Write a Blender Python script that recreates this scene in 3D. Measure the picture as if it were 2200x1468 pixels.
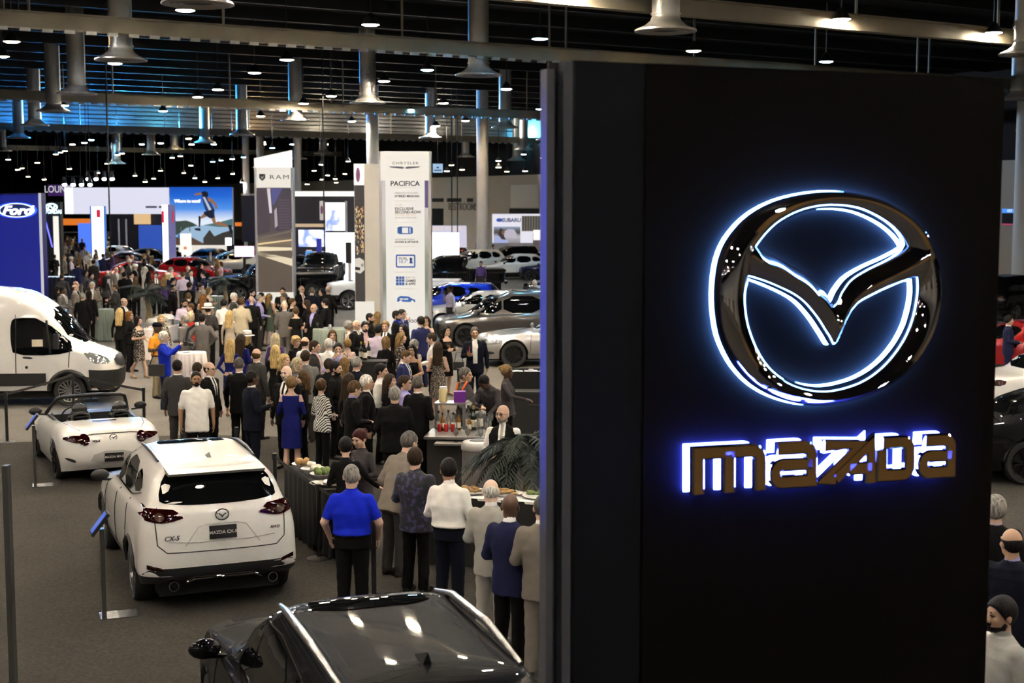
import bpy,math,random
import numpy as np
from mathutils import Vector,Matrix
from mathutils.bvhtree import BVHTree
for o in list(bpy.data.objects): bpy.data.objects.remove(o)
SC=bpy.context.scene
COL=SC.collection
PI=math.pi
R=math.radians
random.seed(7)
FPX=3056.0;CAMH=4.65;HORIZ=435.0
PITCH=math.atan((734-HORIZ)/FPX)
cam=bpy.data.cameras.new('camera');camo=bpy.data.objects.new('camera',cam);COL.objects.link(camo)
cam.sensor_width=36;cam.lens=FPX/2200*36
cam.clip_start=.05;cam.clip_end=900
camo.location=(0,0,CAMH);camo.rotation_euler=(PI/2-PITCH,0,0)
cam.dof.use_dof=True;cam.dof.focus_distance=18.0;cam.dof.aperture_fstop=2.6
SC.camera=camo
w=bpy.data.worlds.new('world');SC.world=w;w.use_nodes=True
w.node_tree.nodes['Background'].inputs[0].default_value=(.16,.17,.2,1)
w.node_tree.nodes['Background'].inputs[1].default_value=.02
SC.view_settings.view_transform='Standard';SC.view_settings.look='None'
SC.view_settings.gamma=1;SC.view_settings.use_curve_mapping=False
SC.view_settings.exposure=0.0
SC.cycles.use_denoising=True
SC.cycles.max_bounces=6;SC.cycles.diffuse_bounces=2;SC.cycles.glossy_bounces=3
SC.cycles.transmission_bounces=4;SC.cycles.transparent_max_bounces=8
SC.cycles.sample_clamp_indirect=4.0
SC.cycles.use_light_tree=False
SC.cycles.use_adaptive_sampling=True;SC.cycles.adaptive_threshold=.03;SC.cycles.adaptive_min_samples=16
SC.cycles.caustics_reflective=False;SC.cycles.caustics_refractive=False
LAMP_E=600.0
FWD=Vector((0,math.cos(PITCH),-math.sin(PITCH)));UPV=Vector((0,math.sin(PITCH),math.cos(PITCH)))
def ray(px,py):
    return FWD+Vector(((px-1100)/FPX,0,0))+UPV*((734-py)/FPX)
def G(px,py,z=0.0):
    d=ray(px,py);t=(z-CAMH)/d.z
    return Vector((0,0,CAMH))+d*t
def D(px,py,y):
    d=ray(px,py);return Vector((0,0,CAMH))+d*(y/d.y)
def PL(px,py,o,n):
    d=ray(px,py);c=Vector((0,0,CAMH));t=(o-c).dot(n)/d.dot(n)
    return c+d*t
MATS={}
def nodes_of(m):
    m.use_nodes=True;nt=m.node_tree
    return nt,nt.nodes['Principled BSDF']
def mat(name,col,rough=.5,metal=0.,emit=None,es=0.,coat=0.,spec=.5,noise=0.,nscale=20.,bump=0.,bscale=60.,trans=0.,alpha=1.,sheen=0.,ior=None):
    if name in MATS: return MATS[name]
    m=bpy.data.materials.new(name);MATS[name]=m
    nt,b=nodes_of(m)
    c=(*col,1)
    b.inputs['Base Color'].default_value=c
    b.inputs['Roughness'].default_value=rough;b.inputs['Metallic'].default_value=metal
    b.inputs['Specular IOR Level'].default_value=spec
    b.inputs['Coat Weight'].default_value=coat;b.inputs['Coat Roughness'].default_value=.03
    b.inputs['Transmission Weight'].default_value=trans;b.inputs['Alpha'].default_value=alpha
    b.inputs['Sheen Weight'].default_value=sheen
    if ior: b.inputs['IOR'].default_value=ior
    if emit is not None:
        b.inputs['Emission Color'].default_value=(*emit,1);b.inputs['Emission Strength'].default_value=es
    if noise or bump:
        tc=nt.nodes.new('ShaderNodeTexCoord')
    if noise:
        n=nt.nodes.new('ShaderNodeTexNoise');n.inputs['Scale'].default_value=nscale;n.inputs['Detail'].default_value=4
        nt.links.new(tc.outputs['Object'],n.inputs['Vector'])
        mx=nt.nodes.new('ShaderNodeMix');mx.data_type='RGBA'
        lo=tuple(max(0,v*(1-noise)) for v in col);hi=tuple(min(1,v*(1+noise)) for v in col)
        mx.inputs['A'].default_value=(*lo,1);mx.inputs['B'].default_value=(*hi,1)
        nt.links.new(n.outputs['Fac'],mx.inputs['Factor']);nt.links.new(mx.outputs['Result'],b.inputs['Base Color'])
    if bump:
        n2=nt.nodes.new('ShaderNodeTexNoise');n2.inputs['Scale'].default_value=bscale;n2.inputs['Detail'].default_value=3
        nt.links.new(tc.outputs['Object'],n2.inputs['Vector'])
        bp=nt.nodes.new('ShaderNodeBump');bp.inputs['Strength'].default_value=bump;bp.inputs['Distance'].default_value=.02
        nt.links.new(n2.outputs['Fac'],bp.inputs['Height']);nt.links.new(bp.outputs['Normal'],b.inputs['Normal'])
    return m
def emat(name,col,s):
    return mat(name,(.02,.02,.02),.6,emit=col,es=s)
def link(o,parent=None):
    COL.objects.link(o)
    if parent is not None: o.parent=parent
    return o
def raw_mesh(name,V,F,mats,mi=None,smooth=False):
    me=bpy.data.meshes.new(name)
    V=np.asarray(V,dtype=np.float32).reshape(-1,3)
    if isinstance(F,np.ndarray):
        n,k=F.shape
        me.vertices.add(len(V));me.vertices.foreach_set('co',V.ravel())
        me.loops.add(n*k);me.loops.foreach_set('vertex_index',F.ravel().astype(np.int32))
        me.polygons.add(n);me.polygons.foreach_set('loop_start',(np.arange(n)*k).astype(np.int32))
        me.update(calc_edges=True)
    else:
        me.from_pydata(V.tolist(),[],F)
    for m in (mats if isinstance(mats,(list,tuple)) else [mats]): me.materials.append(m)
    if mi is not None: me.polygons.foreach_set('material_index',np.asarray(mi,dtype=np.int32))
    if smooth is True: me.polygons.foreach_set('use_smooth',np.ones(len(me.polygons),dtype=bool))
    elif smooth:
        me.polygons.foreach_set('use_smooth',np.ones(len(me.polygons),dtype=bool));me.set_sharp_from_angle(angle=R(smooth))
    me.update()
    return me
def tag(o,label=None,cat=None,group=None,kind=None):
    if label: o['label']=label
    if cat: o['category']=cat
    if group: o['group']=group
    if kind: o['kind']=kind
    return o
def empty(name,loc=(0,0,0),rz=0.,parent=None):
    o=bpy.data.objects.new(name,None);o.empty_display_size=.1
    link(o,parent);o.location=loc;o.rotation_euler=(0,0,rz);return o
class MB:
    def __init__(s): s.V=[];s.F=[];s.M=[]
    def add(s,V,F,m=0):
        k=len(s.V);s.V += [tuple(v) for v in V];s.F += [tuple(i+k for i in f) for f in F];s.M += [m]*len(F);return s
    def box(s,c,d,rz=0.,m=0,mat=None):
        x,y,z=(v/2 for v in d);c=Vector(c)
        V=[Vector((a*x,b*y,e*z)) for a in (-1,1) for b in (-1,1) for e in (-1,1)]
        Mx=mat if mat is not None else Matrix.Rotation(rz,3,'Z')
        V=[Mx @ v+c for v in V]
        return s.add(V,[(0,1,3,2),(4,6,7,5),(0,4,5,1),(2,3,7,6),(0,2,6,4),(1,5,7,3)],m)
    def bar(s,a,b,wx,wz,m=0):
        a,b=Vector(a),Vector(b);d=(b-a);L=d.length;d.normalize()
        up=Vector((0,0,1)) if abs(d.z)<.95 else Vector((0,1,0))
        x=d.cross(up).normalized();z=x.cross(d)
        Mx=Matrix((x,d,z)).transposed()
        return s.box((a+b)/2,(wx,L,wz),m=m,mat=Mx)
    def cyl(s,a,b,r0,r1=None,n=12,m=0,cap=True):
        r1=r0 if r1 is None else r1
        a,b=Vector(a),Vector(b);d=(b-a).normalized()
        up=Vector((0,0,1)) if abs(d.z)<.9 else Vector((1,0,0))
        x=d.cross(up).normalized();y=d.cross(x)
        V=[];F=[]
        for i in range(n):
            t=2*PI*i/n;u=x*math.cos(t)+y*math.sin(t)
            V += [a+u*r0,b+u*r1]
        for i in range(n):
            j=(i+1)%n;F.append((2*i,2*i+1,2*j+1,2*j))
        if cap: F.append(tuple(2*i for i in range(n)));F.append(tuple(2*i+1 for i in reversed(range(n))))
        return s.add(V,F,m)
    def lathe(s,prof,n=20,c=(0,0,0),m=0,ms=None,axis='Z',a0=0.,a1=2*PI):
        full=abs(a1-a0-2*PI)<1e-6;k=len(prof);V=[];F=[];M=[]
        nn=n if full else n+1
        for i in range(nn):
            t=a0+(a1-a0)*i/n
            for (r,z) in prof:
                p=(r*math.cos(t),r*math.sin(t),z)
                if axis == 'Y': p=(p[0],p[2],p[1])
                elif axis == 'X': p=(p[2],p[0],p[1])
                V.append((p[0]+c[0],p[1]+c[1],p[2]+c[2]))
        for i in range(n):
            j=(i+1)%nn
            for q in range(k-1):
                f=(i*k+q,j*k+q,j*k+q+1,i*k+q+1)
                if prof[q][0]<1e-6: f=(f[0],f[2],f[3])
                elif prof[q+1][0]<1e-6: f=(f[0],f[1],f[2])
                F.append(f);M.append(ms[q] if ms else m)
        b=len(s.V);s.V += V;s.F += [tuple(x+b for x in f) for f in F];s.M += M
        return s
    def tube(s,pts,r,n=8,m=0,closed=False):
        pts=[Vector(p) for p in pts];k=len(pts);V=[];F=[]
        rr=r if isinstance(r,(list,tuple)) else [r]*k
        prev=None
        for i,p in enumerate(pts):
            a=pts[(i-1)%k] if (closed or i) else p;b=pts[(i+1)%k] if (closed or i<k-1) else p
            d=(b-a).normalized()
            if prev is None:
                up=Vector((0,0,1)) if abs(d.z)<.9 else Vector((1,0,0));x=d.cross(up).normalized()
            else: x=(prev-d*prev.dot(d)).normalized()
            prev=x;y=d.cross(x)
            V += [p+(x*math.cos(2*PI*j/n)+y*math.sin(2*PI*j/n))*rr[i] for j in range(n)]
        for i in range(k if closed else k-1):
            i2=(i+1)%k
            for j in range(n): F.append((i*n+j,i*n+(j+1)%n,i2*n+(j+1)%n,i2*n+j))
        if not closed: F.append(tuple(reversed(range(n))));F.append(tuple((k-1)*n+j for j in range(n)))
        return s.add(V,F,m)
    def sphere(s,c,r,n=12,k=8,m=0):
        r=r if isinstance(r,(list,tuple)) else (r,r,r);V=[];F=[]
        for i in range(k+1):
            p=PI*i/k
            for j in range(n):
                t=2*PI*j/n
                V.append((c[0]+r[0]*math.sin(p)*math.cos(t),c[1]+r[1]*math.sin(p)*math.sin(t),c[2]+r[2]*math.cos(p)))
        for i in range(k):
            for j in range(n):
                f=(i*n+j,(i+1)*n+j,(i+1)*n+(j+1)%n,i*n+(j+1)%n)
                F.append(f[:3] if i == 0 else ((f[0],f[1],f[3]) if i == k-1 else f))
        return s.add(V,F,m)
    def prism(s,poly,t,m=0,f=None):
        k=len(poly);V=[(x,0,z) for x,z in poly]+[(x,-t,z) for x,z in poly]
        if f: V=[f(*v) for v in V]
        F=[tuple(range(k-1,-1,-1)),tuple(range(k,2*k))]+[(i,(i+1)%k,k+(i+1)%k,k+i) for i in range(k)]
        return s.add(V,F,m)
    def build(s,name,mats,parent=None,smooth=False):
        me=raw_mesh(name,s.V,s.F,mats,s.M,smooth)
        return link(bpy.data.objects.new(name,me),parent)
def text(name,body,size,m,parent=None,loc=(0,0,0),rot=(PI/2,0,0),ext=.004,bold=0.,shear=0.,align='CENTER',sx=1.,spacing=1.):
    cu=bpy.data.curves.new(name,'FONT');cu.body=body;cu.size=size;cu.extrude=ext;cu.offset=bold;cu.shear=shear
    cu.align_x=align;cu.align_y='CENTER';cu.space_character=spacing;cu.resolution_u=3
    cu.materials.append(m)
    t=bpy.data.objects.new(name,cu);me=bpy.data.meshes.new_from_object(t);me.name=name
    bpy.data.objects.remove(t);bpy.data.curves.remove(cu)
    o=link(bpy.data.objects.new(name,me),parent);o.location=loc;o.rotation_euler=rot;o.scale=(sx,1,1)
    return o
def copy_tree(o,parent=None):
    c=o.copy();link(c,parent)
    for ch in list(o.children): copy_tree(ch,c)
    return c
def chaikin(P,n=2,closed=True):
    P=[np.array(p,float) for p in P]
    for _ in range(n):
        Q=[]
        k=len(P)
        for i in range(k if closed else k-1):
            a,b=P[i],P[(i+1)%k];Q += [a*.75+b*.25,a*.25+b*.75]
        if not closed: Q=[P[0]]+Q+[P[-1]]
        P=Q
    return P
# ================================================================ the hall
M_CARPET=mat('carpet_grey',(.105,.098,.088),.95,spec=.1)
def carpet_nodes(m,c0,c1):
    nt,b=nodes_of(m);tc=nt.nodes.new('ShaderNodeTexCoord')
    n1=nt.nodes.new('ShaderNodeTexNoise');n1.inputs['Scale'].default_value=.35;n1.inputs['Detail'].default_value=6
    n2=nt.nodes.new('ShaderNodeTexNoise');n2.inputs['Scale'].default_value=26;n2.inputs['Detail'].default_value=5
    for n in (n1,n2): nt.links.new(tc.outputs['Object'],n.inputs['Vector'])
    ad=nt.nodes.new('ShaderNodeMath');ad.operation='ADD'
    mu=nt.nodes.new('ShaderNodeMath');mu.operation='MULTIPLY';mu.inputs[1].default_value=.5
    nt.links.new(n1.outputs['Fac'],ad.inputs[0]);nt.links.new(n2.outputs['Fac'],ad.inputs[1]);nt.links.new(ad.outputs[0],mu.inputs[0])
    rp=nt.nodes.new('ShaderNodeValToRGB');rp.color_ramp.elements[0].position=.36;rp.color_ramp.elements[1].position=.64
    rp.color_ramp.elements[0].color=(*c0,1);rp.color_ramp.elements[1].color=(*c1,1)
    nt.links.new(mu.outputs[0],rp.inputs[0]);nt.links.new(rp.outputs[0],b.inputs['Base Color'])
    n3=nt.nodes.new('ShaderNodeTexNoise');n3.inputs['Scale'].default_value=120
    nt.links.new(tc.outputs['Object'],n3.inputs['Vector'])
    bp=nt.nodes.new('ShaderNodeBump');bp.inputs['Strength'].default_value=.4;bp.inputs['Distance'].default_value=.01
    nt.links.new(n3.outputs['Fac'],bp.inputs['Height']);nt.links.new(bp.outputs['Normal'],b.inputs['Normal'])
carpet_nodes(M_CARPET,(.085,.078,.067),(.185,.171,.150))
M_CARPET2=mat('carpet_dark',(.06,.055,.05),.95,spec=.1);carpet_nodes(M_CARPET2,(.026,.024,.020),(.064,.058,.049))
M_DECK=mat('roof_deck_black',(.012,.012,.013),.8,noise=.4,nscale=1.5)
M_STEEL=mat('steel_dark',(.013,.0125,.012),.6,noise=.3,nscale=3)
M_BEAM=mat('beam_cream',(.30,.265,.20),.55,noise=.25,nscale=.8)
M_RIB=mat('galvanised',(.42,.42,.42),.42,.35,noise=.2,nscale=2)
M_WALL=mat('wall_cream',(.62,.57,.49),.85,noise=.08,nscale=.3)
M_DARKWALL=mat('wall_upper_black',(.01,.01,.011),.9,noise=.3,nscale=.5)
def struct(o): o['kind']='structure';return o
fl=MB();fl.box((0,130,-.05),(400,420,.1));floor=struct(fl.build('floor',M_CARPET))
a=G(-80,957);b=G(420,935)
cp=MB();cp.add([(-30,-6,0),(14,-6,0),(14,34,0),(1.5,27,0),(b.x,b.y,0),(a.x,a.y,0),(-30,a.y+2,0)],[tuple(range(7))])
cp.V=[(x,y,z+.012) for x,y,z in cp.V];tag(struct(cp.build('stand_carpet',M_CARPET2)))
ce=MB();ce.box((0,130,12.65),(400,420,.3));ceiling=struct(ce.build('ceiling',M_DECK))
BD=Vector((math.cos(R(32)),math.sin(R(32)),0));BN=Vector((-BD.y,BD.x,0))
jm=MB();jm.bar(-BD*130,BD*130,.14,.5);jmesh=None
for i in range(34):
    c=Vector((0,30,12.25))+BN*(i*4.4-10)
    if jmesh is None: o=jm.build('joist',M_STEEL,ceiling);jmesh=o.data
    else: o=link(bpy.data.objects.new('joist',jmesh),ceiling)
    o.location=c
W0=Vector((28,80,0));WD=BN.copy()
def wall(name,a,b,zt,m,z0=0,th=.3):
    q=MB();q.bar((a.x,a.y,(z0+zt)/2),(b.x,b.y,(z0+zt)/2),th,zt-z0);return struct(q.build(name,m))
wn=Vector((WD.y,-WD.x,0))
wr=wall('wall_right',W0-WD*60,W0+WD*240,7.0,M_WALL)
wall('wall_right_upper',W0-WD*60+wn*.2,W0+WD*240+wn*.2,12.6,M_DARKWALL,7.0)
wall('wall_far',W0+WD*240,W0+WD*240-BD*150,12.5,M_DARKWALL)
wall('wall_left',Vector((-75,-34,0)),Vector((-75,70,0)),9.,M_WALL);wall('wall_left_far',Vector((-110,70,0)),Vector((-110,260,0)),12.5,M_DARKWALL)
wall('wall_back',Vector((-75,-34,0)),Vector((75,-34,0)),9.,M_WALL);wall('wall_back_upper',Vector((-75,-34.2,0)),Vector((75,-34.2,0)),12.6,M_DARKWALL,9.)
beam_lines=[(G(90,62,9.55),1.0),(G(0,213,9.55),1.0),(G(0,278,9.6),1.0),(G(0,322,9.6),1.0),(G(0,-95,9.55),1.0)]
for k,(p,s) in enumerate(beam_lines):
    q=MB();a=p-BD*22;b=p+BD*85
    q.bar(a+Vector((0,0,.22)),b+Vector((0,0,.22)),.16,.40)
    q.bar(a+Vector((0,0,.02)),b+Vector((0,0,.02)),.34,.05)
    q.bar(a+Vector((0,0,.44)),b+Vector((0,0,.44)),.34,.05)
    bo=struct(q.build('trim_%d'%(k+1),[M_BEAM]))
    q=MB()
    if k<3:
        for i in range(170): q.box(a+BD*(i*.62+6)+Vector((0,0,-.05))-BN*.1,(.3,.1,.1),R(32))
        q.build('flange_teeth',M_RIB,bo)
    rod=MB();rod.bar((0,0,.4),(0,0,3.0),.07,.07);rm=None
    for i in range(17):
        for s in ((-.35,.35) if i%3 == 0 else (0,)):
            if rm is None: o=rod.build('hanger_rod',M_BEAM,bo);rm=o.data
            else: o=link(bpy.data.objects.new('hanger_rod',rm),bo)
            o.location=a+BD*(i*6.1+3+s)
p3=beam_lines[2][0]+BN*3.0
q=MB()
for i in range(7): q.bar(p3-BD*22+Vector((0,0,.35+i*.3)),p3+BD*75+Vector((0,0,.35+i*.3)),.22,.2)
q.bar(p3-BD*22+Vector((0,.3,1.3)),p3+BD*75+Vector((0,.3,1.3)),.1,2.3)
struct(q.build('trim_6',M_RIB))
M_FLOODBODY=mat('flood_body',(.02,.02,.02),.5)
def flood(px,py,col,e,lab):
    p=D(px,py,1);d=ray(px,py)
    t=(beam_lines[2][0]+BN*1.6-Vector((0,0,CAMH))).dot(BN)/d.dot(BN)
    p=Vector((0,0,CAMH))+d*t;p.z=9.95
    o=empty('floodlight',p,R(32));tag(o,lab,'floodlight','floodlights along the far beam')
    q=MB();q.box((0,0,0),(.7,.35,.3));q.bar((0,0,-.15),(0,-.9,-.2),.06,.06);q.build('housing',M_FLOODBODY,o)
    q=MB();q.box((0,.1,.17),(.6,.3,.03));q.build('lens',emat('flood_%g_%g_%g'%tuple(col),col,e),o)
    l=bpy.data.lights.new('flood_light','AREA');l.energy=e*40;l.color=col;l.size=.6
    lo=link(bpy.data.objects.new('flood_light',l),o);lo.location=(0,.35,.3);lo.rotation_euler=(R(-115),0,0)
for i,(px,col,e) in enumerate([(40,(.03,.30,1),110),(110,(.03,.33,1),110),(190,(.03,.33,1),90),(270,(.06,.42,1),95),(360,(.12,.6,.9),95),(555,(1,.6,.25),50),(700,(1,.85,.6),80),(820,(1,.9,.75),90),(950,(1,.88,.7),80),(1130,(.15,.65,1),130)]):
    names=['leftmost blue','second blue','third blue','fourth blue','teal','amber','warm white, left','warm white, middle','warm white, right','rightmost cyan']
    flood(px,300,col,e,names[i]+' floodlight washing the ribbed fascia under the roof')
M_SHADE=mat('lamp_shade',(.05,.05,.05),.4,.5)
LC={'w': (1,.84,.62),'a': (1,.68,.36),'b': (.22,.62,1),'c': (.93,.95,1)}
LAMPF={k: emat('lamp_far_'+k,v,60) for k,v in LC.items()}
for m in LAMPF.values(): m.cycles.emission_sampling='NONE'
LAMPE={k: emat('lamp_glow_'+k,v,LAMP_E) for k,v in LC.items()}
lampmesh={}
sh=MB();sh.lathe([(.27,0),(.25,.05),(.12,.26),(.06,.34),(.0,.34)],16);shade_me=raw_mesh('shade',sh.V,sh.F,M_SHADE,smooth=40)
for k in LC:
    e_=MB();e_.lathe([(.0,-.03),(.17,-.02),(.245,.01)],16);lampmesh[k]=raw_mesh('glow_disc',e_.V,[tuple(reversed(f)) for f in e_.F],LAMPE[k],smooth=True);lampmesh['f'+k]=raw_mesh('glow_disc',e_.V,[tuple(reversed(f)) for f in e_.F],LAMPF[k],smooth=True)
rd=MB();rd.cyl((0,0,.3),(0,0,1),.02,n=6);rod_me=raw_mesh('stem',rd.V,rd.F,M_SHADE)
def lamp(p,k,label,sc=1.,far=False):
    o=empty('high_bay_lamp',p);o.scale=(sc,sc,sc);tag(o,label,'ceiling lamp','high bay lamps under the roof')
    link(bpy.data.objects.new('shade',shade_me),o);link(bpy.data.objects.new('glow_disc',lampmesh['f'+k if far else k]),o)
    r_=link(bpy.data.objects.new('stem',rod_me),o);r_.scale=(1,1,max(.2,(12.45-p.z)/sc));r_.location.z=.3-.3*r_.scale.z
    return o
LAMPS=[(40,46,'c'),(25,90,'a'),(4,122,'c'),(398,23,'w'),(547,157,'c'),(468,193,'w'),(425,209,'w'),(247,137,'c'),(350,239,'b'),(150,211,'w'),(560,250,'a'),(405,298,'a'),
 (616,129,'w'),(712,207,'w'),(652,223,'w'),(825,175,'w'),(796,54,'w'),(918,151,'b'),(880,236,'b'),(953,222,'w'),(1000,260,'a'),(937,271,'w'),(756,261,'w'),(1088,192,'c'),(1160,84,'b'),(1161,235,'b'),
 (1808,42,'w'),(2135,71,'w'),(1490,110,'a'),(1775,133,'b'),(137,227,'c'),
 (168,312,'a'),(181,307,'w'),(196,301,'b'),(345,308,'w'),(565,306,'w'),(303,318,'w'),(328,314,'b'),(465,320,'w'),(488,316,'b'),(657,318,'b'),(708,313,'a'),(620,323,'w')]
FARL=[(120,332,'a'),(130,328,'a'),(139,325,'a'),(252,333,'w'),(262,330,'w'),(370,339,'w'),(387,336,'a'),(457,348,'b'),(475,345,'b'),(499,342,'w'),(523,338,'b'),(38,365,'w'),(47,362,'a'),(149,363,'a'),(345,367,'a'),(500,374,'w'),(419,383,'c'),
 (690,354,'w'),(704,377,'w'),(720,385,'w'),(724,393,'a'),(741,374,'a'),(748,347,'w'),(692,386,'w'),(1071,346,'w'),(970,355,'a'),(993,365,'a'),(1071,360,'a'),(1089,369,'a'),(1125,332,'w'),(1167,340,'a'),(1128,368,'w'),(960,368,'w'),
 (60,380,'a'),(95,386,'w'),(210,372,'a'),(240,386,'a'),(290,378,'w'),(312,391,'a'),(330,384,'w'),(395,372,'a'),(440,391,'a'),(468,383,'a'),(520,392,'c'),(585,318,'b'),(660,396,'w'),(675,367,'w'),(18,343,'w'),(80,350,'a'),(230,352,'a'),(410,356,'w'),(560,345,'w')]
CN={'w': 'warm white','a': 'amber','b': 'cyan blue','c': 'cool white'}
def where(px):
    for x,t in ((60,'at the left edge'),(130,'above the deep blue tower'),(200,'above the lounge banner'),(300,'above the white header'),(365,'left of the runner poster'),(435,'above the runner poster'),(520,'right of the runner poster'),(640,'above the road poster tower'),(700,'right of the road poster tower'),(800,'left of the tall white feature tower'),(930,'above the tall white feature tower'),(1050,'right of the tall white feature tower'),(1180,'beside the black tower'),(1600,'above the black tower, left'),(1900,'above the black tower, middle'),(2300,'above the black tower, right')):
        if px<x: return t
ROWS=['nearest row','second row','third row','fourth row','fifth row','sixth row','seventh row','tiny far row','farthest row']
row=lambda py: ROWS[min(8,int(max(0,py)/45))]
seen_l={}
for (px,py,k) in LAMPS+FARL:
    far=(px,py,k) in FARL
    p=D(px,py,100+(py-330)*.3+(hash((px*7+py))%9)*1.4) if far else G(px,py,9.8)
    if px>900 and far: p=D(px,py,96+(px%7)*1.8)
    p.y=min(p.y,128)
    lab='%s high bay lamp %s, %s '%(CN[k],where(px),row(py));n_=seen_l.get(lab,0);seen_l[lab]=n_+1
    if n_: lab=lab.replace('high bay lamp',['','neighbouring high bay lamp','third high bay lamp','fourth high bay lamp','fifth high bay lamp','sixth high bay lamp'][n_])
    lamp(p,k,lab,.8 if far else 1.0,far)
for i in range(-5,9):
    for j in range(-3,8):
        p=Vector((2,8,9.8))+BD*(i*7.4)+BN*(j*7.2)
        if p.y>62 or p.y<-24 or abs(p.x)>40 or (p.y<3 and (i+j)%2): continue
        if p.y>33.5 and not (.16<p.x/p.y and 0<735-(p.z-CAMH)/p.y*FPX): continue
        if p.y>33.5 and not 1240<1100+p.x/p.y*FPX<2050: continue
        if p.y>33.5 and HORIZ-(p.z-CAMH)/p.y*FPX<175: continue
        o=lamp(p,'w' if (i*3+j)%4 else 'c','high bay lamp high overhead, above the nearest display cars',1.0)
for (x,y) in [(-8.5,34.0),(-6.2,35.6),(-4.2,33.8),(-2.2,35.9),(-.3,34.2),(1.6,35.8),(-10.2,35.9)]: lamp(Vector((x,y,9.8)),'w','high bay lamp high overhead, above the nearest display cars')
DIFF=[(425,10,164),(260,130,118),(165,203,92),(115,240,75),(75,270,56),(1430,68,140),(1028,163,105),(790,222,88),(635,260,66),(1085,275,62),(520,290,55),(1176,301,52),(695,330,42),(1125,322,45),(1000,338,40),(40,297,52),(375,322,45),(325,333,40),(5,325,40),(2205,118,100),(2190,214,62),(440,307,50),(925,297,52),(640,342,34),(250,352,32),(560,360,28),(1110,345,36)]
M_DUCT=mat('duct_metal',(.52,.50,.46),.38,.45,noise=.12,nscale=1.5)
M_VENT=mat('vent_dark',(.02,.02,.025),.6)
q=MB();q.lathe([(.80,0),(.79,.05),(.55,.15),(.40,.27),(.365,.36)],28);dish_me=raw_mesh('dish',q.V,q.F,M_DUCT,smooth=50)
q=MB();q.lathe([(.80,0),(.72,-.015),(.60,.03),(.58,-.02),(.47,.03),(.45,-.02),(.34,.03)],28);ring_me=raw_mesh('louvre_ring',q.V,q.F,M_DUCT,smooth=30)
q=MB();q.lathe([(.60,.035),(.0,.035)],28);core_me=raw_mesh('vent_opening',q.V,[tuple(reversed(f)) for f in q.F],M_VENT)
q=MB();q.cyl((0,0,0),(0,0,1),.355,n=24,cap=False);duct_me=raw_mesh('duct',q.V,q.F,M_DUCT,smooth=60)
q=MB();q.lathe([(.355,0),(.385,.0),(.385,.04),(.355,.04)],24);seam_me=raw_mesh('duct_seam',q.V,q.F,M_DUCT,smooth=40)
dn=0
for (px,py,wpx) in DIFF:
    p=G(px,py,9.0)
    if p.y>122: p=D(px,py,122)
    o=empty('air_diffuser',p);dn += 1
    near='large near' if wpx>95 else ('mid-sized' if wpx>55 else 'small distant')
    tag(o,'%s round air diffuser %s, %s'%(near,where(px),row(py)),'air diffuser','air diffusers under the roof')
    for me in (dish_me,ring_me,core_me): link(bpy.data.objects.new(me.name,me),o)
    d_=link(bpy.data.objects.new('duct',duct_me),o);d_.location.z=.36;d_.scale.z=12.5-p.z-.36
    s_=link(bpy.data.objects.new('duct_seam',seam_me),o);s_.location.z=.42
M_COLUMN=mat('column_white',(.72,.71,.70),.6,noise=.05,nscale=1)
for (px,yb,wpx,lab) in [(1037,585,25,'white round column rising right of the tall white feature tower'),(803,590,26,'white round column just left of the tall white feature tower'),(642,560,15,'white round column behind the road poster tower, right of it'),(532,555,14,'white round column left of the road poster tower'),(2192,640,40,'cream column at the right edge beyond the black sign tower')]:
    p=G(px,yb);d=p.y;r_=wpx/FPX*d/2
    q=MB();q.cyl((0,0,0),(0,0,12.5),r_,n=24);q.cyl((0,0,0),(0,0,.25),r_*1.06,n=24);q.cyl((0,0,8.1),(0,0,8.2),r_*1.03,n=24)
    o=q.build('column',M_COLUMN,smooth=40);o.location=p;struct(o)
wall_f=-wn
def onwall(px,py,off=.16):
    return PL(px,py,W0-wn*off,wn)
WROT=math.atan2(WD.y,WD.x)+PI
M_BLACK=mat('black_matte',(.008,.008,.009),.7)
M_GREYTXT=mat('wall_letter_grey',(.22,.20,.17),.6)
def wallbox(name,x0,y0,x1,y1,m,th=.08,parent=None):
    a=onwall(x0,y1);b=onwall(x1,y1);c=onwall((x0+x1)/2,y0);z0=a.z;z1=c.z
    if y1>540: z0=0
    q=MB();q.bar((a.x,a.y,(z0+z1)/2),(b.x,b.y,(z0+z1)/2),th,z1-z0);return q.build(name,m,parent)
for i,(x0,y0,x1,y1) in enumerate([(925,448,953,545),(1095,448,1158,545)]): struct(wallbox('door_%d'%(i+1),x0,y0,x1,y1,M_BLACK))
for (x0,x1) in ((922,953),(961,991),(1004,1016)): wallbox('wall_vent',x0,426,x1,434,M_VENT,parent=wr)
wallbox('wall_panel',1098,397,1157,446,mat('panel_white',(.85,.82,.76),.7),parent=wr)
p=onwall(994,445,.2);text('restrooms_lettering','RESTROOMS',.95,M_GREYTXT,wr,p,(PI/2,0,WROT),.02,.01)
p=onwall(2177,466,.2);sg=empty('wall_notice',p,WROT);tag(sg,'black notice with a blue GET SOCIAL header on the right wall','sign')
q=MB();q.box((0,0,0),(1.5,.05,.9));q.build('board',M_BLACK,sg)
q=MB();q.box((0,-.03,.33),(1.5,.03,.24));q.build('header',emat('notice_blue',(.05,.25,.75),1.2),sg)
text('header_text','GET SOCIAL',.2,emat('notice_white',(1,1,1),1.2),sg,(.15,-.05,.33))
q=MB();q.box((0,-.03,-.42),(1.5,.03,.05));q.build('footer_line',emat('notice_red',(.7,.05,.2),.8),sg)
q=MB()
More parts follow.
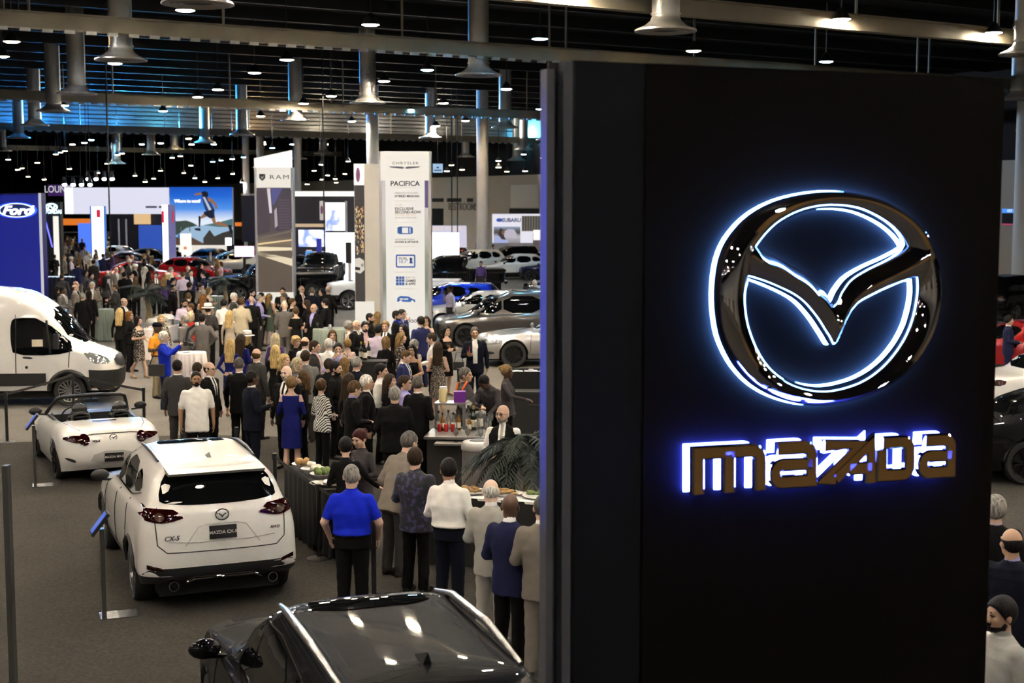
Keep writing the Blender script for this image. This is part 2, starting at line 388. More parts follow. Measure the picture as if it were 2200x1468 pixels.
q.box((17,-1,.06),(16,16,.12));struct(q.build('added_wood_platform',mat('added_wood',(.42,.24,.075),.5,noise=.25,nscale=3)))  # unseen wood floor added to give the chrome lettering a gold reflection
for i,x in enumerate((-19,-9,1,11,21)):
    q=MB();q.box((0,0,2.1),(6.5,.3,4.2));q.box((0,.25,.25),(6.9,.9,.5));o=q.build('stand_back_wall',mat('reflection_wall_warm',(.74,.66,.54),.7));o.location=(x,-13,0);tag(o,'pale wall added behind the viewpoint for the chrome to reflect','stand wall','walls added behind the viewpoint for chrome reflections')  # unseen pale walls added so the chrome emblem has something bright to reflect
# ================================================================ the black sign tower
TA=D(1227,700,7.4);TB=D(2157,700,8.513)
TA.z=TB.z=0
TT=(TB-TA).normalized();TNV=Vector((TT.y,-TT.x,0))
TROT=math.atan2(TT.y,TT.x)
ZTOP=D(1227,129,7.4).z
M_TFACE=mat('tower_face_black',(.006,.0052,.005),.55,spec=.04,noise=.25,nscale=2,bump=.05,bscale=40)
M_TPANEL=mat('tower_panel_grey',(.0075,.009,.012),.5,spec=.1,noise=.15,nscale=3)
M_TEDGE=mat('tower_edge_aluminium',(.07,.072,.085),.45,.2,noise=.1,nscale=4)
def tw(px,py,off=0.):
    p=PL(px,py,TA+TNV*off,TNV);q=p-TA
    return Vector((q.dot(TT),-q.dot(TNV),p.z))
tower=empty('sign_tower',TA,TROT);tag(tower,'tall black sign tower carrying the chrome winged emblem and glowing chrome lettering','sign tower')
xs=tw(1385,700).x;xe=tw(2157,300).x;xi=tw(2112,900).x
q=MB();q.box(((xs+xi)/2,.04,ZTOP/2),(xi-xs,.08,ZTOP));q.build('face_panel',M_TFACE,tower)
q=MB();q.box(((.62+xi)/2,.29,ZTOP/2),(xi-.62,.42,ZTOP-.02));q.build('core',M_TFACE,tower)
q=MB();q.box(((xs+.015)/2+.0,.045,ZTOP/2),(xs-.03,.07,ZTOP));q.build('side_panel',M_TPANEL,tower)
x0=tw(1207,700).x;x1=tw(1188,700).x;x2=tw(1172,700).x
q=MB();q.box((x0/2,.03,ZTOP/2),(-x0-.004,.08,ZTOP-.02));q.build('edge_strip',M_TEDGE,tower)
q=MB();q.box(((x0+x1)/2,.07,ZTOP/2),(x0-x1,.03,ZTOP-.02));q.build('edge_gap',M_BLACK,tower)
q=MB();q.box(((x1+x2)/2,.03,ZTOP/2-.02),(x1-x2,.08,ZTOP-.06));q.build('edge_strip',M_TEDGE,tower)
q=MB();q.box(((xi+xe)/2+.01,.26,ZTOP/2),(xe-xi,.48,ZTOP));q.build('edge_return',M_TFACE,tower)
q=MB();q.box((xe+.02,.25,tw(2150,390).z),(.05,.2,.09));q.build('hinge_bracket',M_BLACK,tower)
M_CHROME=mat('chrome',(.86,.82,.78),.04,1.0,noise=.03,nscale=5)
M_HALO_W=emat('halo_white_blue',(.12,.32,1),75)
M_HALO_B=emat('halo_blue',(.05,.08,1),130)
STO=.075
def ez(x,y): return tw(1480+x/2.823,380+y/2.823,STO)
emblem=empty('winged_emblem',(0,0,0));emblem.parent=tower
outer=[(165,690),(190,500),(262,350),(400,215),(600,125),(870,88),(1120,125),(1300,215),(1420,335),(1495,500),(1520,690),(1500,860),(1440,1020),(1340,1160),(1200,1270),(1010,1350),(800,1388),(600,1365),(420,1285),(290,1160),(205,1000),(172,850)]
inner=[(345,690),(372,520),(430,405),(540,290),(690,215),(850,192),(1020,212),(1180,285),(1290,385),(1350,520),(1372,690),(1345,850),(1290,980),(1200,1100),(1090,1190),(960,1248),(800,1275),(640,1245),(515,1170),(430,1060),(372,920),(348,800)]
def spl(P,n,closed=True):
    P=np.array(P,float);k=len(P);out=[]
    segs=k if closed else k-1
    for i in range(segs):
        g=lambda j: P[j%k] if closed else P[min(max(j,0),k-1)]
        p0,p1,p2,p3=g(i-1),g(i),g(i+1),g(i+2)
        for s in range(n):
            t=s/n
            out.append(.5*((2*p1)+(-p0+p2)*t+(2*p0-5*p1+4*p2-p3)*t*t+(-p0+3*p1-3*p2+p3)*t ** 3))
    if not closed: out.append(P[-1])
    return np.array(out)
def loft2(name,A,B,prof,m,parent,closed=True,grow=0.):
    n=len(A);V=[];F=[];k=len(prof)
    for i in range(n):
        for (t,h) in prof:
            p=A[i]*(1-t)+B[i]*t
            V.append((p[0],-h,p[1]))
    for i in range(n if closed else n-1):
        j=(i+1)%n
        for q_ in range(k-1): F.append((i*k+q_,i*k+q_+1,j*k+q_+1,j*k+q_))
    if not closed: F += [tuple(range(k)),tuple((n-1)*k+q_ for q_ in reversed(range(k)))]
    me=raw_mesh(name,V,F,m,smooth=50);return link(bpy.data.objects.new(name,me),parent)
def loc2(P): return np.array([[v.x,v.z] for v in (ez(x,y) for x,y in P)])
Ao=spl(loc2(outer),6);Ai=spl(loc2(inner),6)
cprof=[(0,STO-.03),(0,STO+.01),(.12,STO+.05),(.35,STO+.085),(.6,STO+.08),(.88,STO+.045),(1,STO+.01),(1,STO-.03)]
loft2('ring',Ao,Ai,cprof,M_CHROME,emblem)
wu=[(300,300),(420,430),(560,510),(700,592),(800,690),(855,775),(905,690),(965,615),(1065,552),(1200,490),(1305,432),(1430,335)]
wl=[(345,612),(480,660),(640,740),(740,840),(815,950),(866,1022),(905,945),(945,862),(1010,785),(1150,702),(1300,632),(1368,610)]
Wu=spl(loc2(wu),6,False);Wl=spl(loc2(wl),6,False)
wprof=[(0,STO-.02),(0,STO+.02),(.1,STO+.05),(.45,STO+.095),(.6,STO+.09),(.9,STO+.045),(1,STO+.02),(1,STO-.02)]
loft2('wing',Wu,Wl,wprof,M_CHROME,emblem,False)
back=[(0,.012),(0,.03),(1,.03),(1,.012)]
def offc(A,B,e):
    d=(A-B);d /= np.maximum(np.linalg.norm(d,axis=1),1e-6)[:,None];return A+d*e,B-d*e
a_,b_=offc(Ao,Ai,.004);h1=loft2('ring_halo',a_,b_,back,M_HALO_W,emblem)
a_,b_=offc(Wu,Wl,.002);loft2('wing_halo',a_,b_,back,M_HALO_W,emblem,False)
def tz(x,y): return tw(1420+x/3.235,880+y/3.235,.1)
def ribbon(name,paths,wd,h0,h1,m,parent,bev=.35):
    q=MB()
    for P in paths:
        P=[np.array(p,float) for p in P];P=[p for i,p in enumerate(P) if i == 0 or np.linalg.norm(p-P[i-1])>1e-5];n=len(P);L=[];Rr=[]
        for i in range(n):
            d0=P[i]-P[i-1] if i else P[1]-P[0];d1=P[i+1]-P[i] if i<n-1 else d0
            d0=d0/np.linalg.norm(d0);d1=d1/np.linalg.norm(d1);nn=np.array([-d0[1]-d1[1],d0[0]+d1[0]]);nn /= max(np.linalg.norm(nn),1e-6)
            c=max(.55,float(nn @ np.array([-d1[1],d1[0]])));L.append(P[i]+nn*wd/2/c);Rr.append(P[i]-nn*wd/2/c)
        b=len(q.V);V=[]
        for i in range(n):
            C=(L[i]+Rr[i])/2
            for (s,t,h) in ((L[i],1,h0),(L[i],1,h1-.01),(L[i]*.75+C*.25,1,h1),(Rr[i]*.75+C*.25,1,h1),(Rr[i],1,h1-.01),(Rr[i],1,h0)): V.append((s[0],-h,s[1]))
        F=[]
        for i in range(n-1):
            for k in range(5): F.append((i*6+k,i*6+k+1,(i+1)*6+k+1,(i+1)*6+k))
        F += [tuple(range(5,-1,-1)),tuple((n-1)*6+k for k in range(6))]
        q.add(V,F)
    return q.build(name,m,parent,smooth=25)
word=empty('chrome_lettering',(0,0,0));word.parent=tower
ORG=tz(200,590);EX=(tz(2035,465)-ORG)/1835;EZ=(tz(200,270)-ORG)/320
def lg(x,y): v=ORG+EX*x+EZ*y;return (v.x,v.z)
SW=abs(EX.x)*78
def arc(cx,cy,r,a0,a1,n=5): return [(cx+r*math.cos(R(a0+(a1-a0)*i/n)),cy+r*math.sin(R(a0+(a1-a0)*i/n))) for i in range(n+1)]
LET={
 'letter_m': [[(45,0),(45,285),(330,285)]+arc(390,225,60,90,0)+[(450,0)],[(245,0),(245,285)]],
 'letter_a': [[(560,285),(720,285)]+arc(745,235,50,90,0)+[(795,45),(600,45)]+arc(600,95,50,270,180)+[(550,110)]+arc(600,120,50,180,90)+[(795,165)]],
 'letter_z': [[(880,285),(1130,285),(880,45),(960,45)]],
 'letter_d': [[(960,45),(1210,285),(1210,0)],[(1060,110),(1210,110)],[(1290,285),(1400,285)]+arc(1440,235,50,90,0)+[(1490,100)]+arc(1440,95,50,0,-90)+[(1290,45),(1290,240)]],
 'letter_a2': [[(1600,285),(1745,285)]+arc(1745,235,50,90,0)+[(1795,45),(1640,45)]+arc(1640,95,50,270,180)+[(1590,110)]+arc(1640,120,50,180,90)+[(1795,165)]],
}
for nm,paths in LET.items():
    pp=[[lg(*p) for p in P] for P in paths];nm2=nm.replace('2','')
    o=ribbon(nm2,pp,SW,.085,.125,M_CHROME,word)
    h=ribbon('halo',pp,SW*.95,.012,.028,M_HALO_B,o)
sp_p=Vector((-6.5,5.6,5.6));spo=empty('added_blue_spot',sp_p);tag(spo,'added unseen blue spotlight tinting the edge of the black tower','spotlight')  # unseen spotlight, added to tint the tower's left edge blue
tgt=Vector((TA.x-.05,TA.y,4.1));dv_=(tgt-sp_p).normalized();q=MB();q.cyl(-dv_*.35,-dv_*.02,.12,.16,16);q.cyl(-dv_*.35,Vector((-dv_.x*.35,-dv_.y*.35,12.5-sp_p.z)),.02,n=6);q.build('can',M_BLACK,spo,40)
q=MB();q.cyl(-dv_*.03,-dv_*.015,.14,n=16);q.build('lens',emat('blue_lens',(.05,.1,1),8),spo)
l=bpy.data.lights.new('blue_beam','SPOT');l.energy=9000;l.color=(.05,.09,1);l.spot_size=R(20);l.spot_blend=.9;l.shadow_soft_size=.1;lo=link(bpy.data.objects.new('blue_beam',l),spo);lo.rotation_euler=dv_.to_track_quat('-Z','Y').to_euler()
# ================================================================ cars: stacked plan contours, panels laid on the body
def paint(name,col,metal=.0,rough=.28,coat=1.):
    return mat('paint_'+name,col,rough,metal,coat=coat,spec=.5,noise=.02,nscale=3)
PW=paint('white',(.70,.68,.645));PBK=mat('paint_black',(.004,.004,.005),.5,0.,coat=.55,spec=.03,noise=.02,nscale=3);PSIL=paint('silver',(.50,.49,.47),.7,.3)
PGR=paint('graphite',(.085,.078,.072),.6,.3);PRED=paint('red',(.36,.008,.01),.3,.25);PBLU=paint('blue',(.01,.04,.62),.3,.25);PNVY=paint('navy',(.008,.012,.05),.3,.22);PDG=paint('dark_grey',(.03,.032,.036),.5,.25)
PBRN=paint('bronze',(.17,.14,.115),.6,.3);PDRED=paint('maroon',(.12,.012,.01),.4,.25)
M_GLASS=mat('car_glass_dark',(.003,.0035,.004),.03,spec=.4)
M_TRIM=mat('car_trim_black',(.010,.010,.011),.45);M_TYRE=mat('tyre',(.012,.012,.012),.85,bump=.2,bscale=30)
M_RIM=mat('rim_silver',(.45,.45,.46),.25,.9);M_RIMB=mat('rim_black',(.02,.02,.022),.2,.7)
M_TAIL=mat('tail_lens_red',(.017,.001,.001),.08,spec=.5);M_TAILC=mat('tail_lens_smoke',(.05,.03,.024),.1,spec=.5)
M_HEADL=mat('headlamp_lens',(.45,.46,.48),.05,.7,coat=1.,noise=.6,nscale=35)
M_SEAM=mat('panel_gap',(.03,.028,.026),.7);M_UNDER=mat('underbody',(.006,.006,.006),.9)
M_AMBER=mat('amber_lens',(.8,.25,.02),.2)
def lvl(z,xf,xr,w,cf=.5,cr=.4,nf=2.6,nr=3.,arch=False,pf=0.,pr=0.):
    """z: number or [(x,z)...]; xf,xr front/rear ends; w half width; cf,cr corner lengths; pf,pr narrowing to the ends"""
    return dict(z=z,xf=xf,xr=xr,w=w,cf=cf,cr=cr,nf=nf,nr=nr,arch=arch,pf=pf,pr=pr)
def car_body(levels,wheels,Ra,sub=3,wz=None,flare=.012,clad=0):
    """wheels: [x...] ; Ra: arch radius; wz: wheel centre height. Returns V (n,3), quads, level index of each quad"""
    L0=levels[0];a0,b0=L0['xr']+L0['cr'],L0['xf']-L0['cf']
    xs=set(np.linspace(a0,b0,22))
    for xc in wheels:
        for t in np.linspace(2,178,19): xs.add(xc+Ra*math.cos(R(t)))
        xs |= {xc-Ra*1.02,xc+Ra*1.02}
    xs=np.array(sorted(x for x in xs if a0 <= x <= b0),float);S=(xs-a0)/(b0-a0)
    S=S[::-1];th=np.linspace(0,PI/2,12)
    def arch(x):
        z=np.full_like(x,-9.)
        for xc in wheels:
            m=np.abs(x-xc)<Ra;z[m]=np.maximum(z[m],(wz or Ra*.9)+np.sqrt(Ra*Ra-(x[m]-xc) ** 2))
        return z
    rows=[]
    for k,L in enumerate(levels):
        xa,xb=L['xr']+L['cr'],L['xf']-L['cf'];hl=(L['xf']-L['xr'])/2;xm=(L['xf']+L['xr'])/2
        wid=lambda x: L['w']*(1-np.where(x>xm,L['pf'],L['pr'])*(np.abs(x-xm)/hl) ** 3)
        c,s_=np.cos(th),np.sin(th)
        fx=xb+L['cf']*np.maximum(c,0) ** (2/L['nf']);fy=wid(np.full(1,xb))[0]*s_ ** (2/L['nf'])
        rx=xa-L['cr']*np.maximum(s_,0) ** (2/L['nr']);ry=wid(np.full(1,xa))[0]*np.maximum(c,0) ** (2/L['nr'])
        sx=xa+S*(xb-xa);sy=wid(sx)
        X=np.concatenate([fx,sx[1:-1],rx]);Y=np.concatenate([fy,sy[1:-1],ry])
        Z=np.full_like(X,L['z']) if np.isscalar(L['z']) else np.interp(X,[p[0] for p in L['z']],[p[1] for p in L['z']])
        if L['arch']:
            az=arch(X);on=az>Z-.06;Z=np.maximum(Z,az+k*.018);Y=Y+flare*on*(Y>.5)
        rows.append(np.stack([X,Y,Z],1))
    A=np.array(rows);M=len(A);out=[A[0]];lev=[]
    for i in range(M-1):
        p0,p1,p2,p3=A[max(i-1,0)],A[i],A[i+1],A[min(i+2,M-1)]
        for q in range(1,sub+1):
            t=q/sub;m1=(p2-p0)*.35;m2=(p3-p1)*.35
            out.append((2*t ** 3-3*t*t+1)*p1+(t ** 3-2*t*t+t)*m1+(-2*t ** 3+3*t*t)*p2+(t ** 3-t*t)*m2);lev.append(i)
    lip=out[0].copy();lip[:,1] *= .80;lip[:,2] += .03;lip[:,0] *= .985;out=[lip]+out;lev=[-1]+lev
    A=np.array(out);A[:,:,1]=np.maximum(A[:,:,1],0);M,N=A.shape[:2]
    V=[];F=[];FL=[]
    mir=A.copy();mir[:,:,1] *=-1
    V=np.concatenate([A.reshape(-1,3),mir.reshape(-1,3)]);o=M*N
    for i in range(M-1):
        for j in range(N-1):
            a,b,c,d=i*N+j,i*N+j+1,(i+1)*N+j+1,(i+1)*N+j
            F.append((a,b,c,d));F.append((o+a,o+d,o+c,o+b));FL += [lev[i]]*2
    for j in range(N-1):
        a,b=(M-1)*N+j,(M-1)*N+j+1;F.append((a,b,o+b,o+a));FL.append(lev[-1])
    V=V.copy();V[:,1]=np.where(np.abs(V[:,1])<1e-5,0,V[:,1])
    return V,np.array(F),np.array(FL)
def weld(V,F,FL):
    key=np.round(V,5);u,inv=np.unique(key,axis=0,return_inverse=True);inv=inv.ravel();F2=inv[F];out=[];fl=[]
    for f,l in zip(F2.tolist(),FL.tolist()):
        g=[]
        for v in f:
            if v not in g: g.append(v)
        if len(g)>2: out.append(tuple(g));fl.append(l)
    return u,out,np.array(fl)
class Car:
    def __init__(s,name,levels,wheels,Ra,wr,paint_,L,track,clad=0,tyre_w=.22,rim=None,wz=None,hole=None,spokes=5,flare=.012):
        s.root=empty(name);V,F,FL=car_body(levels,wheels,Ra,wz=wz or wr,flare=flare);V,F,FL=weld(V,F,FL)
        if hole: keep=[not hole(*(V[list(f)].mean(0))) for f in F];F=[f for f,k in zip(F,keep) if k];FL=FL[np.array(keep)]
        s.body=link(bpy.data.objects.new('body',raw_mesh('body',V,F,[paint_,M_TRIM],(FL<clad).astype(int),35)),s.root)
        s.bvh=BVHTree.FromPolygons([Vector(v) for v in V],F);s.paint=paint_;s.wheels=wheels;s.wr=wr;s.track=track
        q=MB();xf,xr=levels[0]['xf'],levels[0]['xr'];w0=levels[0]['w']
        q.box(((xf+xr)/2,0,.36),(xf-xr-.3,w0*2*.80,.34));q.build('underbody',M_UNDER,s.root)
        s.wheel_me=wheel_meshes(wr,tyre_w,rim or M_RIM,spokes)
        for xc in wheels:
            for sd in (-1,1):
                wo=empty('wheel',(xc,sd*(track-tyre_w/2),wr),0 if sd>0 else PI,s.root)
                t=link(bpy.data.objects.new('tyre',s.wheel_me[0]),wo);link(bpy.data.objects.new('rim',s.wheel_me[1]),wo)
    def ray(s,o,d):
        h=s.bvh.ray_cast(Vector(o),Vector(d));return h[0],h[1]
    def patch(s,name,poly,axis,m,off=.006,side=1,smooth=2,rings=5,parent=None,zmin=None):
        """poly in the plane seen along axis: 'y' -> (x,z) from the side; 'x'/-x -> (y,z) from front/rear; 'z' -> (x,y) from above"""
        P=chaikin(poly,smooth) if smooth else [np.array(p,float) for p in poly];P=np.array(P)
        Q=[]
        for i in range(len(P)):
            a,b=P[i],P[(i+1)%len(P)];n=max(1,int(np.linalg.norm(b-a)/.09));Q += [a+(b-a)*t/n for t in range(n)]
        P=np.array(Q);c=P.mean(0);V=[];F=[];n=len(P)
        R_=[1-r/rings for r in range(rings)]
        pts=[(c+(p-c)*r) for r in R_ for p in P]+[c]
        for (u,v) in pts:
            if axis == 'y': o,d=(u,side*4,v),(0,-side,0)
            elif axis == 'x': o,d=(side*6,u,v),(-side,0,0)
            else: o,d=(u,v,5),(0,0,-1)
            h,nn=s.ray(o,d)
            if h is None:
                h,nn,_,_=s.bvh.find_nearest(Vector(o)+Vector(d)*(4-.8 if axis == 'y' else 6-2.1))
            if nn.dot(Vector(d))>0: nn=-nn
            V.append(h+nn*off)
        for r in range(rings-1):
            for i in range(n): j=(i+1)%n;F.append((r*n+i,r*n+j,(r+1)*n+j,(r+1)*n+i))
        for i in range(n): F.append(((rings-1)*n+i,(rings-1)*n+(i+1)%n,rings*n))
        e=Vector((0,side,0)) if axis == 'y' else (Vector((side,0,0)) if axis == 'x' else Vector((0,0,1)))
        f=F[n*(rings // 2)];nn=(V[f[1]]-V[f[0]]).cross(V[f[2]]-V[f[0]])
        if nn.dot(e)<0: F=[tuple(reversed(f)) for f in F]
        return link(bpy.data.objects.new(name,raw_mesh(name,V,F,m,None,40)),parent or s.root)
    def line(s,name,P,axis,m=None,side=1,wd=.012,off=.004,parent=None,closed=False,n=4):
        pts=[]
        P=[np.array(p,float) for p in P]
        for i in range(len(P) if closed else len(P)-1):
            a,b=P[i],P[(i+1)%len(P)];k=max(2,int(np.linalg.norm(b-a)/.06))
            for t in range(k): pts.append(a+(b-a)*t/k)
        if not closed: pts.append(P[-1])
        W=[]
        for (u,v) in pts:
            if axis == 'y': o,d=(u,side*4,v),(0,-side,0)
            elif axis == 'x': o,d=(side*6,u,v),(-side,0,0)
            else: o,d=(u,v,5),(0,0,-1)
            h,nn=s.ray(o,d)
            if h is not None: W.append(h-Vector(d)*off)
        if len(W)<2: return None
        q=MB();q.tube(W,wd/2,n,closed=closed);return q.build(name,m or M_SEAM,parent or s.root,60)
    def both(s,fn):
        for sd in (1,-1): fn(sd)
    def mirrors(s,x,y,z,m=None,sc=1.):
        for sd in (1,-1):
            q=MB();q.sphere((0,0,0),(.055*sc,.115*sc,.072*sc),12,8);q.bar((0,-.02*sd,-.05*sc),(.02,-.16*sd*sc,-.07*sc),.05,.03)
            o=q.build('side_mirror',m or M_TRIM,s.root,50);o.location=(x,sd*y,z)
    def pin(s,lx,ly,lz,px,py,yaw,label,group=None,cat='car',z0=0.):
        p=G(px,py,lz+z0);c_,s_=math.cos(yaw),math.sin(yaw)
        return s.place(p.x-(c_*lx-s_*ly),p.y-(s_*lx+c_*ly),yaw,label,group,z0,cat)
    def place(s,x,y,yaw,label,group=None,z=0.,cat='car'):
        s.root.location=(x,y,z);s.root.rotation_euler=(0,0,yaw);tag(s.root,label,cat,group);return s
WHEELC={}
def wheel_meshes(r,w,rimm,sp):
    key=(round(r,3),round(w,3),rimm.name,sp)
    if key in WHEELC: return WHEELC[key]
    rr=r*.70;q=MB()
    q.lathe([(rr,-w/2+.01),(r*.93,-w/2),(r*.985,-w/2+.025),(r,-w/4),(r,w/4),(r*.985,w/2-.025),(r*.93,w/2),(rr,w/2-.012)],32,axis='Y')
    q.V=[(x,y,z) for x,y,z in q.V];ty=raw_mesh('tyre',q.V,q.F,M_TYRE,None,40)
    q=MB();q.lathe([(rr+.004,w/2-.008),(rr,w/2-.002),(rr-.02,w/2-.012),(rr-.03,w/2-.06),(rr-.035,-w/2+.03)],32,axis='Y')
    q.lathe([(rr-.04,.02),(.0,.02)],24,axis='Y',m=1)
    for i in range(sp):
        for dd in (-.10,.10):
            a=2*PI*i/sp+dd;ca,sa=math.cos(a),math.sin(a);b_=2*PI*i/sp+dd*1.9
            q.bar((.04*ca,w/2-.035,.04*sa),((rr-.02)*math.cos(b_),w/2-.022,(rr-.02)*math.sin(b_)),.03 if abs(sa)<2 else .03,.035)
    q.cyl((0,w/2-.06,0),(0,w/2-.015,0),.05,.045,14)
    rm=raw_mesh('rim',q.V,q.F,[rimm,M_TRIM],q.M,40);WHEELC[key]=(ty,rm);return ty,rm
def glass_side(c,polys,m=None,trim=True):
    for sd in (1,-1):
        for P in polys: c.patch('side_window',P,'y',m or M_GLASS,.005,sd,1)
def suv_levels(L,W,H,hood=1.0,belt=1.05,nose=.62,cowl=.50,roof_f=.02,roof_r=-.80,tail_r=-.90,gw=.80,tw=.64,sill=.30,rearz=1.08,xw=None):
    h=L/2;a=True
    return [lvl([(-h,sill+.10),(-h+.5,sill),(h-.5,sill),(h,sill+.02)],h-.10,-h+.10,W*.93,.45,.40,arch=a),
            lvl(.46,h-.02,-h+.02,W*.985,.50,.36,arch=a,pf=.05),
            lvl(.66,h,-h,W,.55,.38,arch=a,pf=.06,pr=.03),
            lvl([(-h,.92),(0,.88),(h,.80)],h-.03,-h+.015,W*.995,.60,.40,arch=a,pf=.07,pr=.04),
            lvl([(-h,rearz),(0,belt-.03),(h*.5,hood-.02),(h,hood-.10)],h-.15,-h+.06,W*.955,.62,.40,pf=.10,pr=.06),
            lvl([(-h,rearz+.07),(0,belt+.02),(h*cowl,hood+.08)],h*cowl,-h+.10,W*.885,.55,.40,pf=.05,pr=.06),
            lvl([(-h,(H+rearz)/2+.03),(h,(H+belt)/2)],h*(cowl+roof_f)/2+.08,h*(tail_r+roof_r)/2-.02,W*gw,.50,.35,pf=.02,pr=.05),
            lvl([(-h,H-.10),(0,H-.065),(h,H-.10)],h*roof_f,h*roof_r,W*tw,.34,.28,pr=.06),
            lvl([(-h,H-.05),(0,H-.02),(h,H-.06)],h*roof_f-.12,h*roof_r+.08,W*tw*.82,.30,.25),
            lvl([(-h,H-.02),(0,H),(h,H-.03)],h*roof_f-.30,h*roof_r+.3,W*.2,.3,.3)]
def sedan_levels(L,W,H,hood=.98,belt=.98,cowl=.42,roof_f=.08,roof_r=-.42,deck=1.02,rear_base=-.66,gw=.80,tw=.60,sill=.24):
    h=L/2;a=True
    return [lvl([(-h,sill+.08),(-h+.5,sill),(h-.5,sill),(h,sill)],h-.10,-h+.10,W*.92,.45,.40,arch=a),
            lvl(.42,h-.02,-h+.02,W*.985,.50,.42,arch=a,pf=.05,pr=.03),
            lvl(.60,h,-h,W,.55,.44,arch=a,pf=.06,pr=.05),
            lvl([(-h,.84),(0,.80),(h,.74)],h-.04,-h+.03,W*.99,.60,.46,arch=a,pf=.07,pr=.06),
            lvl([(-h,deck-.06),(0,belt-.04),(h*.5,hood-.04),(h,hood-.16)],h-.16,-h+.10,W*.94,.65,.48,pf=.10,pr=.08),
            lvl([(-h,deck),(h*rear_base,deck+.02),(0,belt+.02),(h*cowl,hood+.02)],h*cowl,h*rear_base,W*.87,.55,.40,pf=.05,pr=.05),
            lvl((H+belt)/2+.03,h*(cowl+roof_f)/2+.06,h*(rear_base+roof_r)/2-.04,W*gw,.45,.40),
            lvl([(-h,H-.09),(0,H-.055),(h,H-.09)],h*roof_f,h*roof_r,W*tw,.34,.34),
            lvl(H-.02,h*roof_f-.14,h*roof_r+.14,W*tw*.8,.3,.3),
            lvl(H,h*roof_f-.35,h*roof_r+.35,W*.2,.25,.25)]
def mazda_badge(parent,loc,rz,r,rx=PI/2):
    o=empty('badge',loc,0,parent);o.rotation_euler=(rx,0,rz)
    q=MB();q.tube([(r*math.cos(t),r*.82*math.sin(t),0) for t in np.linspace(0,2*PI,26,endpoint=False)],r*.11,6,closed=True)
    q.tube([(-r*.92,r*.25,0),(-r*.45,r*.12,.004),(-r*.12,-r*.12,.006),(0,-r*.45,.006),(r*.12,-r*.12,.006),(r*.45,r*.12,.004),(r*.92,r*.25,0)],[r*.06,r*.13,r*.14,r*.08,r*.14,r*.13,r*.06],6)
    q.build('badge_ring',M_CHROME,o,60);return o
def suv_windows(c,sc=1.):
    pass
YAW0=PI/2+R(20)
M_PLATE=mat('plate_black',(.012,.012,.013),.35);M_PLTXT=mat('plate_text',(.62,.60,.56),.4)
